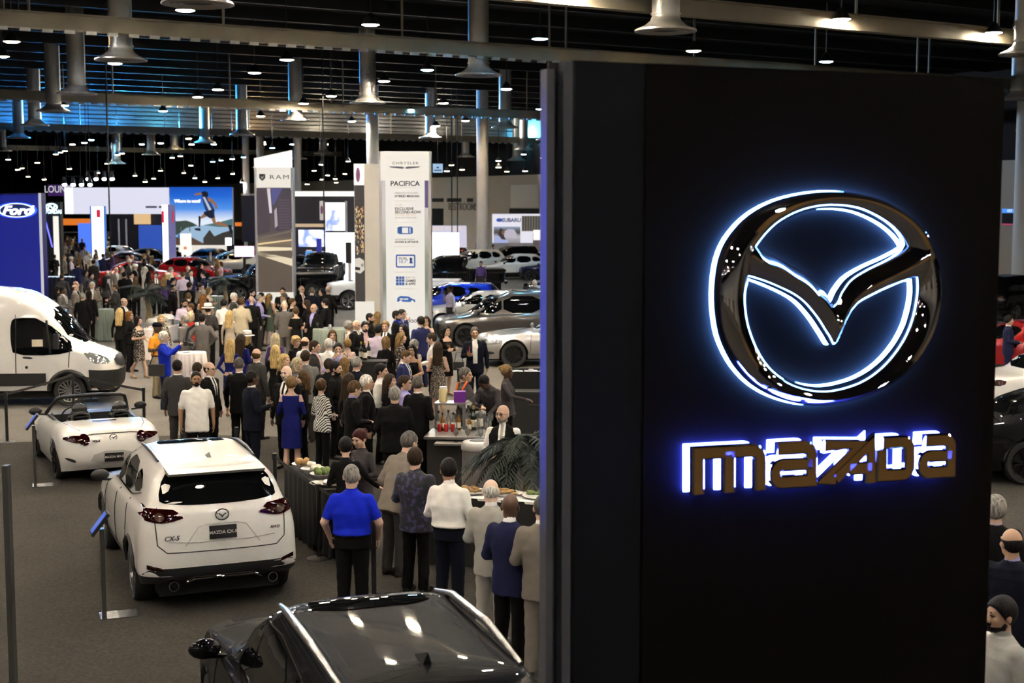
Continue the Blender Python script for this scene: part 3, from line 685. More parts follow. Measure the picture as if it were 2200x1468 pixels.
def cx5():
    L,W,H=4.55,.92,1.675;h=L/2
    lv=suv_levels(L,W,H,hood=1.02,belt=1.09,cowl=.46,roof_f=.05,roof_r=-.80,tail_r=-.93,gw=.79,tw=.655,rearz=1.15)
    c=Car('white_suv',lv,[1.37,-1.33],.40,.355,PW,L,.90,clad=1)
    glass_side(c,[[(.95,1.11),(.30,1.10),(.30,1.52),(.02,1.555),(-.02,1.10),(-.02,1.10)][:0] or [(.92,1.16),(.02,1.15),(.02,1.545),(.30,1.52)],[(-.04,1.15),(-.86,1.20),(-.80,1.50),(-.04,1.55)],[(-.90,1.21),(-1.42,1.30),(-1.22,1.44),(-.86,1.50)]])
    for sd in (1,-1):
        c.line('window_trim',[(.95,1.13),(-.9,1.175),(-1.45,1.29)],'y',M_CHROME,sd,.022,.008)
        c.line('door_gap',[(-.03,1.10),(-.03,.42),(.98,.42),(1.02,.80),(.92,1.08)],'y',None,sd)
        c.line('door_gap',[(-.03,.42),(-.82,.42),(-1.02,.80),(-.92,1.14)],'y',None,sd)
        for x in (.12,-.72): c.patch('door_handle',[(x,.965),(x-.2,.97),(x-.2,1.0),(x,.995)],'y',PW,.03,sd,1,3)
        for xc in c.wheels: c.line('arch_lip',[(xc+.415*math.cos(R(t)),.355+.415*math.sin(R(t))) for t in range(4,177,8)],'y',M_TRIM,sd,.06,.004)
        P=[(sd*.38,1.125),(sd*.62,1.165),(sd*.78,1.20),(sd*.85,1.20),(sd*.86,1.09),(sd*.70,1.06),(sd*.58,1.07)]
        t=c.patch('tail_lamp',P,'x',M_TAIL,.012,-1,1)
        c.patch('tail_lamp_bulb',[(sd*.68+.05*math.cos(a),1.125+.045*math.sin(a)) for a in np.linspace(0,2*PI,12,endpoint=False)],'x',M_TAILC,.02,-1,0,3,t)
        c.patch('tail_lamp_side',[(-2.18,1.20),(-2.02,1.21),(-1.84,1.19),(-1.98,1.10),(-2.18,1.08)],'y',M_TAIL,.012,sd,1)
        c.patch('reflector',[(sd*.66,.52),(sd*.83,.55),(sd*.83,.60),(sd*.68,.565)],'x',M_TAIL,.01,-1,0,3)
        q=MB();q.lathe([(.058,0),(.058,-.12),(.048,-.12),(.048,0)],16,axis='X');q.lathe([(.048,-.03),(0,-.03)],16,axis='X',m=1)
        e=q.build('exhaust_tip',[M_CHROME,M_BLACK],c.root,40);e.location=(-h+.12,sd*.56,.36)
        rl=MB();rl.tube([(.0,sd*.56,H-.048),(-.35,sd*.575,H-.015),(-.9,sd*.575,H-.012),(-1.32,sd*.565,H-.05)],[.014,.02,.02,.014],6);rl.build('roof_rail',M_TRIM,c.root,60)
    c.patch('rear_window',[(-.68,1.29),(-.60,1.255),(0,1.235),(.60,1.255),(.68,1.29),(.59,1.53),(.45,1.58),(-.45,1.58),(-.59,1.53)],'x',M_GLASS,.006,-1,1)
    c.patch('windscreen',[(-.66,1.14),(.66,1.14),(.55,1.54),(-.55,1.54)],'x',M_GLASS,.006,1,1)
    c.line('tailgate_gap',[(-.70,1.22),(-.735,1.08),(-.72,.82),(-.62,.735),(.62,.735),(.72,.82),(.735,1.08),(.70,1.22)],'x',None,-1)
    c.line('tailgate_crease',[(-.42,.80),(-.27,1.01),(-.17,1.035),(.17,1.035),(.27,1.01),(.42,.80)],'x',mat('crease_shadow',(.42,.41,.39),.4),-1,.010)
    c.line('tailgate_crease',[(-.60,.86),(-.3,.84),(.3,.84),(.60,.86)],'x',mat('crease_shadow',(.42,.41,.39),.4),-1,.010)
    c.patch('number_plate',[(-.155,.865),(.155,.865),(.155,1.01),(-.155,1.01)],'x',M_PLATE,.022,-1,0,3)
    p,_=c.ray((-6,0,.938),(1,0,0));text('plate_lettering','MAZDA CX-5',.052,M_PLTXT,c.root,(p.x-.03,0,.938),(PI/2,0,-PI/2),.001,.001)
    p,_=c.ray((-6,0,1.13),(1,0,0));mazda_badge(c.root,(p.x-.015,0,1.13),-PI/2,.075)
    p,_=c.ray((-6,.56,.80),(1,0,0));text('model_badge','CX-5',.075,M_CHROME,c.root,(p.x-.012,.57,.90),(PI/2,0,-PI/2),.003,.001,.2)
    p,_=c.ray((-6,-.60,.80),(1,0,0));text('trim_badge','AWD',.045,M_CHROME,c.root,(p.x-.02,-.60,.94),(PI/2,0,-PI/2),.003,.001,.2)
    c.patch('rear_valance',[(-.86,.36),(.86,.36),(.88,.53),(.60,.565),(-.60,.565),(-.88,.53)],'x',M_TRIM,.008,-1,1)
    q=MB();q.tube([(-h-.02,-.43,.40),(-h-.035,-.34,.445),(-h-.04,.34,.445),(-h-.02,.43,.40)],.017,6);q.build('bumper_trim',M_CHROME,c.root,60)
    q=MB();q.tube([(-2.08,-.10,1.29),(-2.08,.15,1.30),(-2.06,.38,1.29)],[.014,.012,.008],5);q.build('rear_wiper',M_TRIM,c.root,60)
    q=MB();q.add([(-1.30,.022,H-.02),(-1.50,.03,H-.03),(-1.30,-.022,H-.02),(-1.50,-.03,H-.03),(-1.52,0,H+.055)],[(0,1,4),(3,2,4),(2,0,4),(1,3,4)]);q.build('antenna_fin',PW,c.root)
    q=MB();q.prism([(-1.60,1.615),(-2.02,1.585),(-1.98,1.55),(-1.60,1.56)],1.10,0,lambda x,y,z: (x,y+.55,z));q.build('roof_spoiler',PW,c.root,30)
    c.patch('sunroof',[(-.02,-.40),(-.40,-.42),(-.40,.42),(-.02,.40)],'z',M_GLASS,.004,1,1)
    c.mirrors(.88,.99,1.10,M_TRIM,1.05)
    return c
car1=cx5();car1.pin(-2.2,0,1.125,476,1105,YAW0+R(2.5),'white SUV with a black rear window and black plate in the foreground','display cars in the foreground')
def mx5():
    L,W,H=3.92,.868,1.23;h=L/2;a=True
    lv=[lvl([(-h,.26),(-h+.5,.17),(h-.5,.17),(h,.2)],h-.12,-h+.14,W*.92,.5,.42,arch=a),
          lvl(.36,h-.03,-h+.03,W*.98,.6,.48,arch=a,pf=.08,pr=.06),lvl(.54,h,-h,W,.7,.55,arch=a,pf=.10,pr=.08),
          lvl([(-h,.76),(0,.72),(h,.60)],h-.10,-h+.04,W*.985,.8,.60,arch=a,pf=.12,pr=.10),
          lvl([(-h,.86),(-.9,.885),(0,.82),(h*.6,.80),(h,.64)],h-.30,-h+.16,W*.90,.85,.6,pf=.14,pr=.12),
          lvl([(-h,.90),(-.9,.925),(0,.86),(.7,.87),(h,.70)],h-.55,-h+.36,W*.68,.8,.5),
          lvl([(-h,.91),(-.9,.935),(0,.875),(.7,.885),(h,.75)],h-.75,-h+.55,W*.2,.7,.5)]
    c=Car('white_roadster',lv,[1.16,-1.15],.345,.315,PW,L,.85,rim=M_RIMB,hole=lambda x,y,z: z>.78 and-.86<x<.50 and abs(y)<.66)
    q=MB();q.box((-.18,0,.42),(1.42,1.34,.10));q.box((-.88,0,.66),(.06,1.34,.42));q.box((.52,0,.66),(.10,1.34,.40))
    for s in (-1,1): q.box((-.18,s*.67,.66),(1.42,.06,.42))
    q.box((.36,0,.83),(.34,1.28,.14));q.box((-.1,0,.56),(1.0,.22,.22));q.build('cockpit_tub',M_TRIM,c.root)
    M_SEAT=mat('seat_leather_black',(.012,.012,.013),.25,coat=.4)
    for s in (-1,1):
        st=empty('seat',(0,s*.34,0),0,c.root)
        q=MB();q.box((-.22,0,.56),(.52,.46,.16));q.build('seat_cushion',M_SEAT,st,30)
        q=MB()
        for i in range(7):
            z=.58+i*.075;wdt=.235-.010*max(0,i-3) ** 2*.9
            q.sphere((-.50-i*.030,0,z),(.09,wdt,.075),14,8)
        q.build('seat_back',M_SEAT,st,60)
        q=MB();q.sphere((-.70,0,1.10),(.065,.135,.10),14,8);q.build('headrest',M_SEAT,st,60)
        q=MB();q.tube([(-.80,s*.0-.15,.88),(-.80,-.13,1.01),(-.80,0,1.04),(-.80,.13,1.01),(-.80,.15,.88)],.022,6);q.build('roll_hoop',M_TRIM,st,60)
        t=c.patch('tail_lamp',[(s*.46+.085*math.cos(k),.735+.085*math.sin(k)) for k in np.linspace(0,2*PI,16,endpoint=False)],'x',M_TAIL,.03,-1,0,4)
        c.patch('tail_lamp_wing',[(s*.50,.80),(s*.64,.80),(s*.80,.755),(s*.66,.705),(s*.5,.68)],'x',M_TAIL,.018,-1,1,4)
        c.patch('bumper_vent',[(s*.60,.36),(s*.76,.43),(s*.74,.46),(s*.60,.42)],'x',M_TRIM,.008,-1,1,4)
        c.line('deck_gap',[(-1.0,s*.66),(-1.45,s*.60),(-1.72,s*.50)],'z',None,1,.010)
        for xc in c.wheels: c.line('arch_lip',[(xc+.35*math.cos(R(t_)),.315+.35*math.sin(R(t_))) for t_ in range(4,177,8)],'y',M_SEAM,s,.02,.002)
    c.line('boot_gap',[(-.50,.80),(-.30,.825),(.30,.825),(.50,.80)],'x',M_TRIM,-1,.022)
    c.patch('brake_light',[(-1.10,-.20),(-1.17,-.20),(-1.17,.20),(-1.10,.20)],'z',M_TAIL,.012,1,0,3)
    c.patch('plate_recess',[(-.40,.33),(.40,.33),(.30,.55),(-.30,.55)],'x',mat('crease_shadow',(.42,.41,.39),.4),.004,-1,1,4)
    c.patch('number_plate',[(-.155,.37),(.155,.37),(.155,.515),(-.155,.515)],'x',M_PLATE,.02,-1,0,3)
    p,_=c.ray((-6,0,.44),(1,0,0));text('plate_lettering','MAZDA MX-5',.05,M_PLTXT,c.root,(p.x-.028,0,.445),(PI/2,0,-PI/2),.001,.001)
    p,_=c.ray((-6,0,.775),(1,0,0));mazda_badge(c.root,(p.x-.015,0,.765),-PI/2,.06)
    p,_=c.ray((-6,.30,.72),(1,0,0));text('model_badge','MX-5',.055,M_TRIM,c.root,(p.x-.012,.28,.72),(PI/2,0,-PI/2),.003,.001,.2)
    fr=[(.62,-.72,.86),(.40,-.66,1.03),(.14,-.58,1.19),(.10,-.50,1.215),(.08,0,1.235),(.10,.50,1.215),(.14,.58,1.19),(.40,.66,1.03),(.62,.72,.86)]
    q=MB();q.tube(fr,.032,8);q.build('windscreen_frame',M_TRIM,c.root,60)
    q=MB();q.add([(.62,-.70,.88),(.62,.70,.88),(.12,.54,1.20),(.12,-.54,1.20)],[(0,1,2,3)]);q.build('windscreen',mat('clear_glass',(.9,.95,.95),.02,trans=1.,ior=1.05,alpha=.25),c.root)
    q=MB();q.box((.16,0,1.12),(.03,.24,.06));q.bar((.12,0,1.20),(.16,0,1.14),.02,.02);q.build('rear_view_mirror',M_TRIM,c.root)
    q=MB();q.tube([(.12-.05*math.sin(k),.34+.18*math.cos(k),.86+.17*math.sin(k)) for k in np.linspace(0,2*PI,16,endpoint=False)],.016,6,closed=True);q.build('steering_wheel',M_TRIM,c.root,60)
    c.mirrors(.42,.92,.95,M_TRIM,1.)
    return c
hd=Vector((math.cos(YAW0),math.sin(YAW0),0))
car2=mx5();car2.pin(-1.9,0,.735,243,943,YAW0+R(6),'white two-seat roadster with its roof down behind the white SUV','display cars in the foreground')
def cx9():
    L,W,H=5.06,.985,1.73;h=L/2
    lv=suv_levels(L,W,H,hood=1.06,belt=1.09,cowl=.44,roof_f=.08,roof_r=-.80,tail_r=-.93,gw=.79,tw=.665,rearz=1.10)
    c=Car('black_suv',lv,[1.52,-1.42],.42,.38,PBK,L,.96,clad=1)
    glass_side(c,[[(1.0,1.17),(.08,1.15),(.06,1.58),(.36,1.56)],[(.02,1.15),(-.92,1.18),(-.88,1.55),(.0,1.58)],[(-.98,1.19),(-1.75,1.27),(-1.50,1.46),(-.95,1.54)]])
    for sd in (1,-1):
        c.line('window_trim',[(1.02,1.135),(-.9,1.15),(-1.8,1.25)],'y',M_CHROME,sd,.024,.008)
        c.line('window_trim_upper',[(1.02,1.16),(.40,1.575),(-.4,1.615),(-1.2,1.56),(-1.78,1.30)],'y',M_CHROME,sd,.016,.006)
        rl=MB();rl.tube([(.16,sd*.60,H-.06),(-.2,sd*.628,H+.0),(-1.0,sd*.628,H+.012),(-1.75,sd*.60,H-.05)],[.018,.03,.03,.018],8);rl.build('roof_rail',M_CHROME if False else M_RIM,c.root,60)
        c.line('door_gap',[(.03,1.12),(.03,.45),(1.1,.45),(1.08,1.1)],'y',None,sd)
    c.patch('windscreen',[(-.70,1.17),(.70,1.17),(.58,1.60),(-.58,1.60)],'x',M_GLASS,.006,1,1)
    c.patch('sunroof',[(.12,-.42),(-.32,-.45),(-.32,.45),(.12,.42)],'z',M_GLASS,.005,1,1)
    c.patch('rear_window',[(-.66,1.20),(.66,1.20),(.56,1.56),(-.56,1.56)],'x',M_GLASS,.006,-1,1)
    q=MB();q.prism([(-1.76,1.665),(-2.18,1.625),(-2.14,1.585),(-1.76,1.60)],1.16,0,lambda x,y,z: (x,y+.58,z));q.build('roof_spoiler',PBK,c.root,30)
    q=MB();q.add([(-1.40,.026,H-.02),(-1.64,.036,H-.03),(-1.40,-.026,H-.02),(-1.64,-.036,H-.03),(-1.66,0,H+.07)],[(0,1,4),(3,2,4),(2,0,4),(1,3,4)]);q.build('antenna_fin',M_TRIM,c.root)
    for sd in (1,-1): c.patch('headlamp',[(sd*.45,.86),(sd*.86,.90),(sd*.86,.80),(sd*.5,.78)],'x',M_HEADL,.01,1,1)
    c.mirrors(.98,1.05,1.14,PBK,1.15)
    return c
car3=cx9();rf=(G(600,1297,1.70)+G(945,1265,1.70))/2
p=rf-hd*.10;car3.place(p.x,p.y,YAW0,'glossy black SUV seen from above at the bottom edge of the picture','display cars in the foreground')
def van():
    L,W,H=5.98,1.02,2.72;h=L/2;a=True
    lv=[lvl([(-h,.40),(h,.36)],h-.06,-h+.05,W*.95,.45,.15,arch=a),lvl(.52,h-.01,-h,W*.99,.5,.14,arch=a,pf=.05),lvl(.80,h,-h,W,.55,.14,arch=a,pf=.06),
          lvl([(-h,1.1),(1.6,1.1),(h,1.02)],h-.06,-h,W,.62,.14,pf=.08),
          lvl([(-h,1.3),(1.2,1.28),(h,1.14)],h-.20,-h,W*.985,.7,.14,pf=.10),
          lvl([(-h,1.45),(1.0,1.42),(2.2,1.36)],h-.72,-h,W*.97,.62,.14,pf=.05),
          lvl([(-h,1.95),(2,1.90)],h-1.12,-h+.02,W*.93,.5,.14),lvl([(-h,2.35),(2,2.28)],h-1.55,-h+.04,W*.885,.45,.14),
          lvl([(-h,2.58),(1,2.55),(2,2.46)],h-1.95,-h+.07,W*.82,.5,.16),lvl([(-h,2.68),(2,2.64)],h-2.3,-h+.12,W*.66,.5,.2),lvl(2.72,h-2.8,-h+.4,W*.2,.4,.3)]
    c=Car('white_van',lv,[1.92,-1.83],.43,.36,PW,L,.99,rim=M_RIM,spokes=8)
    for sd in (1,-1):
        c.patch('side_window',[(2.15,1.30),(1.6,1.18),(.72,1.20),(.66,1.45),(.66,1.95),(.78,2.05),(1.36,2.03)],'y',M_GLASS,.006,sd,1)
        c.line('window_pillar',[(1.52,1.22),(1.45,1.98)],'y',M_TRIM,sd,.05,.006)
        c.line('door_gap',[(.78,2.12),(.76,.56)],'y',None,sd,.02);c.line('door_gap',[(1.95,1.34),(1.92,.9)],'y',None,sd,.02)
        c.line('door_gap',[(-.35,2.15),(-.35,.56)],'y',None,sd,.02)
        c.patch('door_handle',[(.92,1.12),(1.14,1.10),(1.14,1.15),(.92,1.17)],'y',M_TRIM,.03,sd,1,3)
        c.patch('fuel_cap',[(1.0+.035*math.cos(k),.92+.035*math.sin(k)) for k in np.linspace(0,2*PI,10,endpoint=False)],'y',M_TRIM,.01,sd,0,3)
        c.patch('headlamp',[(2.20,1.27),(2.72,1.12),(2.82,.96),(2.55,.96),(2.40,1.03)],'y',M_HEADL,.012,sd,1)
        c.patch('side_cladding',[(-2.9,.50),(1.42,.50),(1.42,.78),(-2.9,.80)],'y',M_TRIM,.015,sd,0,4)
        c.patch('front_bumper_side',[(2.38,.36),(2.98,.38),(2.98,.80),(2.36,.84)],'y',M_TRIM,.02,sd,0,4)
        for xc in c.wheels: c.line('arch_lip',[(xc+.45*math.cos(R(t)),.36+.45*math.sin(R(t))) for t in range(2,179,8)],'y',M_TRIM,sd,.10,.0)
    c.patch('front_bumper',[(-.96,.36),(.96,.36),(.96,.80),(-.96,.80)],'x',M_TRIM,.02,1,0,4)
    c.patch('grille',[(-.55,.84),(.55,.84),(.60,1.10),(-.60,1.10)],'x',M_TRIM,.02,1,1,4)
    c.patch('windscreen',[(-.82,1.42),(.82,1.42),(.78,2.22),(-.78,2.22)],'x',M_GLASS,.008,1,1)
    for sd in (1,-1):
        q=MB();q.box((0,0,0),(.10,.16,.34));q.bar((0,-.05*sd,-.1),(0,-.22*sd,-.1),.05,.06);o=q.build('side_mirror',M_TRIM,c.root,30);o.location=(1.70,sd*1.19,1.52)
    q=MB();q.tube([(2.35,-.1,1.40),(1.98,-.62,1.66)],.012,5);q.tube([(2.33,.4,1.40),(2.02,-.08,1.66)],.012,5);q.build('wiper',M_TRIM,c.root)
    q=MB();q.box((1.25,-1.0,1.47),(.24,.01,.16));q.build('window_sticker',mat('sticker',(.75,.66,.5),.6),c.root)
    return c
car4=van();p=G(150,874);yv=R(7);dv=Vector((math.cos(yv),math.sin(yv),0));sv=Vector((math.sin(yv),-math.cos(yv),0));p=p-dv*1.92-sv*.99;car4.place(p.x,p.y,yv,'white high-roof cargo van at the left edge, facing right','cars and trucks on the stands',cat='van')
# ================================================================ the other cars on the stands
def suv_parts(c,L,W,H,belt,lamps=True,rimw=None):
    h=L/2
    glass_side(c,[[(h*.42,belt+.08),(.05,belt+.06),(.05,H-.13),(h*.13,H-.14)],[(-.02,belt+.06),(-h*.42,belt+.09),(-h*.40,H-.14),(-.02,H-.125)],[(-h*.46,belt+.10),(-h*.74,belt+.16),(-h*.64,H-.20),(-h*.44,H-.15)]])
    c.patch('windscreen',[(-W*.72,belt+.10),(W*.72,belt+.10),(W*.58,H-.12),(-W*.58,H-.12)],'x',M_GLASS,.006,1,1)
    c.patch('rear_window',[(-W*.68,belt+.13),(W*.68,belt+.13),(W*.57,H-.14),(-W*.57,H-.14)],'x',M_GLASS,.006,-1,1)
    for sd in (1,-1):
        c.patch('headlamp',[(sd*W*.48,.80),(sd*W*.88,.86),(sd*W*.90,.76),(sd*W*.55,.72)],'x',M_HEADL,.012,1,1)
        c.patch('tail_lamp',[(sd*W*.55,1.0),(sd*W*.88,1.04),(sd*W*.90,.90),(sd*W*.6,.88)],'x',M_TAIL,.012,-1,1)
        c.line('door_gap',[(.02,belt),(.02,.42),(h*.44,.42),(h*.44,belt)],'y',None,sd);c.line('door_gap',[(.02,.42),(-h*.38,.42),(-h*.46,belt)],'y',None,sd)
    c.patch('grille',[(-W*.45,.50),(W*.45,.50),(W*.50,.74),(-W*.50,.74)],'x',M_TRIM,.01,1,1)
    c.mirrors(h*.38,W*1.08,belt+.06,None,1.)
def make_suv(p,L=4.6,W=.92,H=1.68,belt=1.06,name='suv',rim=None,clad=1,**k):
    c=Car(name,suv_levels(L,W,H,belt=belt,**k),[L*.30,-L*.29],.40,.355,p,L,W*.98,clad=clad,rim=rim);suv_parts(c,L,W,H,belt);return c
def make_sedan(p,L=4.8,W=.93,H=1.46,name='sedan',rim=None,Ra=.38,wr=.34,**k):
    c=Car(name,sedan_levels(L,W,H,**k),[L*.30,-L*.29],Ra,wr,p,L,W*.98,rim=rim);h=L/2
    glass_side(c,[[(h*.36,1.03),(.0,1.02),(.0,H-.11),(h*.10,H-.115)],[(-.06,1.02),(-h*.40,1.04),(-h*.36,H-.13),(-.06,H-.11)]])
    c.patch('windscreen',[(-W*.72,1.04),(W*.72,1.04),(W*.54,H-.10),(-W*.54,H-.10)],'x',M_GLASS,.006,1,1)
    c.patch('rear_window',[(-W*.68,1.09),(W*.68,1.09),(W*.52,H-.12),(-W*.52,H-.12)],'x',M_GLASS,.006,-1,1)
    for sd in (1,-1):
        c.patch('headlamp',[(h*.985,.74),(h*.90,.80),(h*.72,.79),(h*.74,.68),(h*.95,.64)],'y',M_HEADL,.012,sd,1)
        c.patch('tail_lamp',[(sd*W*.55,.90),(sd*W*.88,.93),(sd*W*.90,.80),(sd*W*.6,.78)],'x',M_TAIL,.012,-1,1)
        c.line('door_gap',[(-.03,1.0),(-.03,.36),(h*.42,.36),(h*.40,.98)],'y',None,sd);c.line('door_gap',[(-.03,.36),(-h*.42,.36),(-h*.48,1.0)],'y',None,sd)
        c.patch('side_marker',[(h*.70,.50),(h*.67,.50),(h*.67,.58),(h*.70,.58)],'y',M_AMBER,.012,sd,0,3)
        for xc in c.wheels: c.line('arch_lip',[(xc+(Ra+.005)*math.cos(R(t)),wr+(Ra+.005)*math.sin(R(t))) for t in range(2,179,8)],'y',M_TRIM,sd,.03,.0)
    c.patch('grille',[(-W*.5,.44),(W*.5,.44),(W*.42,.70),(-W*.42,.70)],'x',M_TRIM,.012,1,1)
    c.patch('fog_vent',[(h*.98,.38),(h*.82,.38),(h*.82,.46),(h*.98,.46)],'y',M_TRIM,.01,1,1);c.patch('fog_vent',[(h*.98,.38),(h*.82,.38),(h*.82,.46),(h*.98,.46)],'y',M_TRIM,.01,-1,1)
    c.mirrors(h*.30,W*1.08,1.04,p,1.);return c
def make_minivan(p):
    L,W,H=5.18,1.01,1.78;h=L/2
    lv=suv_levels(L,W,H,hood=.98,belt=1.05,cowl=.58,roof_f=.12,roof_r=-.86,tail_r=-.95,gw=.83,tw=.70,sill=.24,rearz=1.05)
    c=Car('minivan',lv,[1.60,-1.49],.40,.36,p,L,.99,rim=M_RIMB)
    glass_side(c,[[(1.45,1.05),(.98,1.04),(.96,1.52),(.86,1.57),(.5,1.12)][:0] or [(1.42,1.10),(.42,1.07),(.42,1.62),(.66,1.60)],[(.36,1.07),(-.88,1.09),(-.88,1.62),(.36,1.63)],[(-.94,1.09),(-2.0,1.15),(-1.86,1.54),(-.94,1.62)]])
    c.patch('windscreen',[(-.74,1.08),(.74,1.08),(.62,1.64),(-.62,1.64)],'x',M_GLASS,.006,1,1)
    for sd in (1,-1):
        c.line('sliding_door_rail',[(-.9,1.0),(-2.1,1.03)],'y',None,sd);c.line('door_gap',[(.39,1.05),(.39,.36),(1.2,.36)],'y',None,sd);c.line('door_gap',[(-.91,1.05),(-.91,.36)],'y',None,sd)
        c.patch('headlamp',[(h-.06,.78),(h-.3,.86),(h-.62,.88),(h-.5,.78),(h-.2,.70)],'y',M_HEADL,.012,sd,1)
        for x in (.18,-1.1): c.patch('door_handle',[(x,.92),(x-.2,.92),(x-.2,.955),(x,.955)],'y',p,.03,sd,1,3)
        for xc in c.wheels: c.line('arch_lip',[(xc+.405*math.cos(R(t)),.36+.405*math.sin(R(t))) for t in range(2,179,8)],'y',M_TRIM,sd,.05,.0)
    c.patch('grille',[(-.5,.46),(.5,.46),(.6,.72),(-.6,.72)],'x',M_TRIM,.01,1,1)
    c.mirrors(1.18,1.10,1.10,M_TRIM,1.1);return c
def make_pickup(p,name='pickup_truck',bed=M_TRIM):
    L,W,H=5.85,1.02,1.95;h=L/2;a=True
    lv=[lvl([(-h,.62),(-h+.4,.50),(h-.4,.46),(h,.48)],h-.08,-h+.06,W*.95,.35,.12,arch=a),lvl(.66,h-.01,-h,W*.99,.38,.12,arch=a),lvl(.90,h,-h,W,.42,.12,arch=a),
          lvl([(-h,1.10),(h,1.08)],h-.02,-h,W,.45,.12,arch=a),lvl([(-h,1.24),(0,1.24),(h,1.17)],h-.10,-h+.01,W*.965,.45,.12,pf=.05),
          lvl([(-.9,1.27),(1.25,1.29)],1.25,-1.02,W*.88,.40,.16),lvl(1.62,.92,-1.06,W*.80,.36,.16),lvl(1.86,.52,-1.04,W*.70,.32,.18),lvl(1.92,.38,-.96,W*.56,.3,.2),lvl(1.95,.2,-.7,W*.2,.2,.2)]
    c=Car(name,lv,[1.85,-1.72],.47,.415,p,L,1.0,tyre_w=.27,clad=1)
    glass_side(c,[[(1.06,1.33),(.10,1.31),(.10,1.80),(.52,1.79)],[(.02,1.31),(-.92,1.31),(-.90,1.78),(.02,1.80)]])
    c.patch('windscreen',[(-.76,1.34),(.76,1.34),(.64,1.80),(-.64,1.80)],'x',M_GLASS,.006,1,1);c.patch('rear_window',[(-.70,1.36),(.70,1.36),(.62,1.76),(-.62,1.76)],'x',M_GLASS,.006,-1,1)
    q=MB();q.box((-2.0,0,1.262),(1.78,1.72,.05));q.build('bed_cover',bed,c.root)
    for sd in (1,-1):
        c.patch('headlamp',[(sd*.62,.98),(sd*.95,1.0),(sd*.96,.82),(sd*.66,.82)],'x',M_HEADL,.015,1,1);c.patch('headlamp_side',[(h-.03,1.0),(h-.34,1.02),(h-.30,.86),(h-.03,.82)],'y',M_HEADL,.015,sd,1)
        c.patch('tail_lamp',[(sd*.86,1.18),(sd*1.0,1.18),(sd*1.0,.86),(sd*.88,.86)],'x',M_TAIL,.015,-1,0)
        for x0,x1 in ((.06,1.2),(.06,-.96)): c.line('door_gap',[(x0,1.28),(x0,.62),(x1,.62),(x1,1.26)],'y',None,sd)
        c.line('bed_gap',[(-1.08,1.24),(-1.08,.62)],'y',None,sd,.02)
        for xc in c.wheels: c.line('arch_lip',[(xc+.475*math.cos(R(t)),.415+.475*math.sin(R(t))) for t in range(2,179,8)],'y',M_TRIM,sd,.06,.0)
    c.patch('grille',[(-.58,.66),(.58,.66),(.60,1.06),(-.60,1.06)],'x',M_TRIM,.02,1,1)
    for z in (.76,.86,.96): c.line('grille_bar',[(-.56,z),(.56,z)],'x',M_CHROME,1,.03,.03)
    q=MB();q.box((h+.02,0,.56),(.16,1.86,.16));q.build('front_bumper',M_CHROME,c.root,30);q=MB();q.box((-h-.02,0,.58),(.16,1.86,.14));q.build('rear_bumper',M_CHROME,c.root,30)
    c.mirrors(.98,1.14,1.36,M_TRIM,1.3);return c
def dupcar(c,p,name=None):
    d=Car.__new__(Car);d.__dict__.update(c.__dict__);d.root=copy_tree(c.root)
    if name: d.root.name=name
    for o in d.root.children:
        if o.data and o.name.split('.')[0] == 'body':
            o.material_slots[0].link='OBJECT';o.material_slots[0].material=p
    return d
GC='cars and trucks on the stands'
fx=lambda deg: R(deg)
s300=make_sedan(PSIL,5.04,.95,1.48,'silver_sedan',M_RIMB,.40,.37,cowl=.34,hood=1.0,roof_f=.02);s300.pin(1.51,.93,.37,1104,762,R(186),'silver sedan with black wheels behind the man in the navy blazer',GC)
mv=make_minivan(PGR);mv.pin(1.60,.99,.36,1000,722,R(184),'dark graphite minivan parked behind the silver sedan',GC)
ws=make_sedan(PW,4.9,.93,1.47,'white_sedan');ws.pin(.2,0,1.46,1022,625,R(186),'white sedan behind the roof of the graphite minivan',GC)
bs=make_suv(PBLU,4.5,.92,1.62,name='blue_suv');bs.pin(.0,0,1.62,958,606,R(172),'bright blue car showing right of the tall white feature tower',GC)
bp=make_pickup(PBK,'black_pickup_truck');bp.pin(-1.72,1.0,0,1036,632,R(186),'black pickup truck with its tail toward the white crossover',GC,'truck')
chr_=make_suv(PW,4.36,.90,1.56,.98,'white_crossover',M_RIMB,1,cowl=.40,roof_r=-.66,tail_r=-.86,hood=.95);chr_.pin(1.31,.88,.355,1066,590,R(196),'white crossover with dark side glass near the silver handrail',GC)
wsv=make_suv(PW,4.6,.93,1.70,1.06,'white_suv');wsv.pin(.4,0,1.70,1003,536,R(215),'white SUV beside the round column, behind the crossover',GC)
bsv=make_suv(PBK,4.8,.95,1.78,1.1,'black_suv');bsv.pin(0,0,1.78,1090,528,R(205),'black SUV beneath the photo stand wall',GC)
wsv2=dupcar(wsv,PW,'white_suv');wsv2.pin(0,0,1.70,1108,519,R(170),'white SUV closest to the photo stand wall',GC)
bk3=dupcar(chr_,PNVY,'dark_crossover');bk3.pin(0,0,1.56,1194,548,R(165),'dark navy crossover right of the white crossover',GC)
bk4=dupcar(s300,PBK,'black_sedan');bk4.pin(2.4,0,.7,1132,615,R(192),'black sedan nose at the sign tower, behind the grey-haired man',GC)
rp=dupcar(bp,PBK,'black_pickup_truck');rp.pin(-2.9,.9,1.24,722,590,R(208),'black pickup truck passing behind the road poster tower, wide grille at left',GC,'truck')
wr_=make_pickup(PW,'white_pickup_truck',mat('bed_white',(.6,.58,.55),.5));wr_.pin(1.85,1.0,.0,750,667,R(178),'white pickup truck with chrome wheels passing behind both poster towers',GC,'truck')
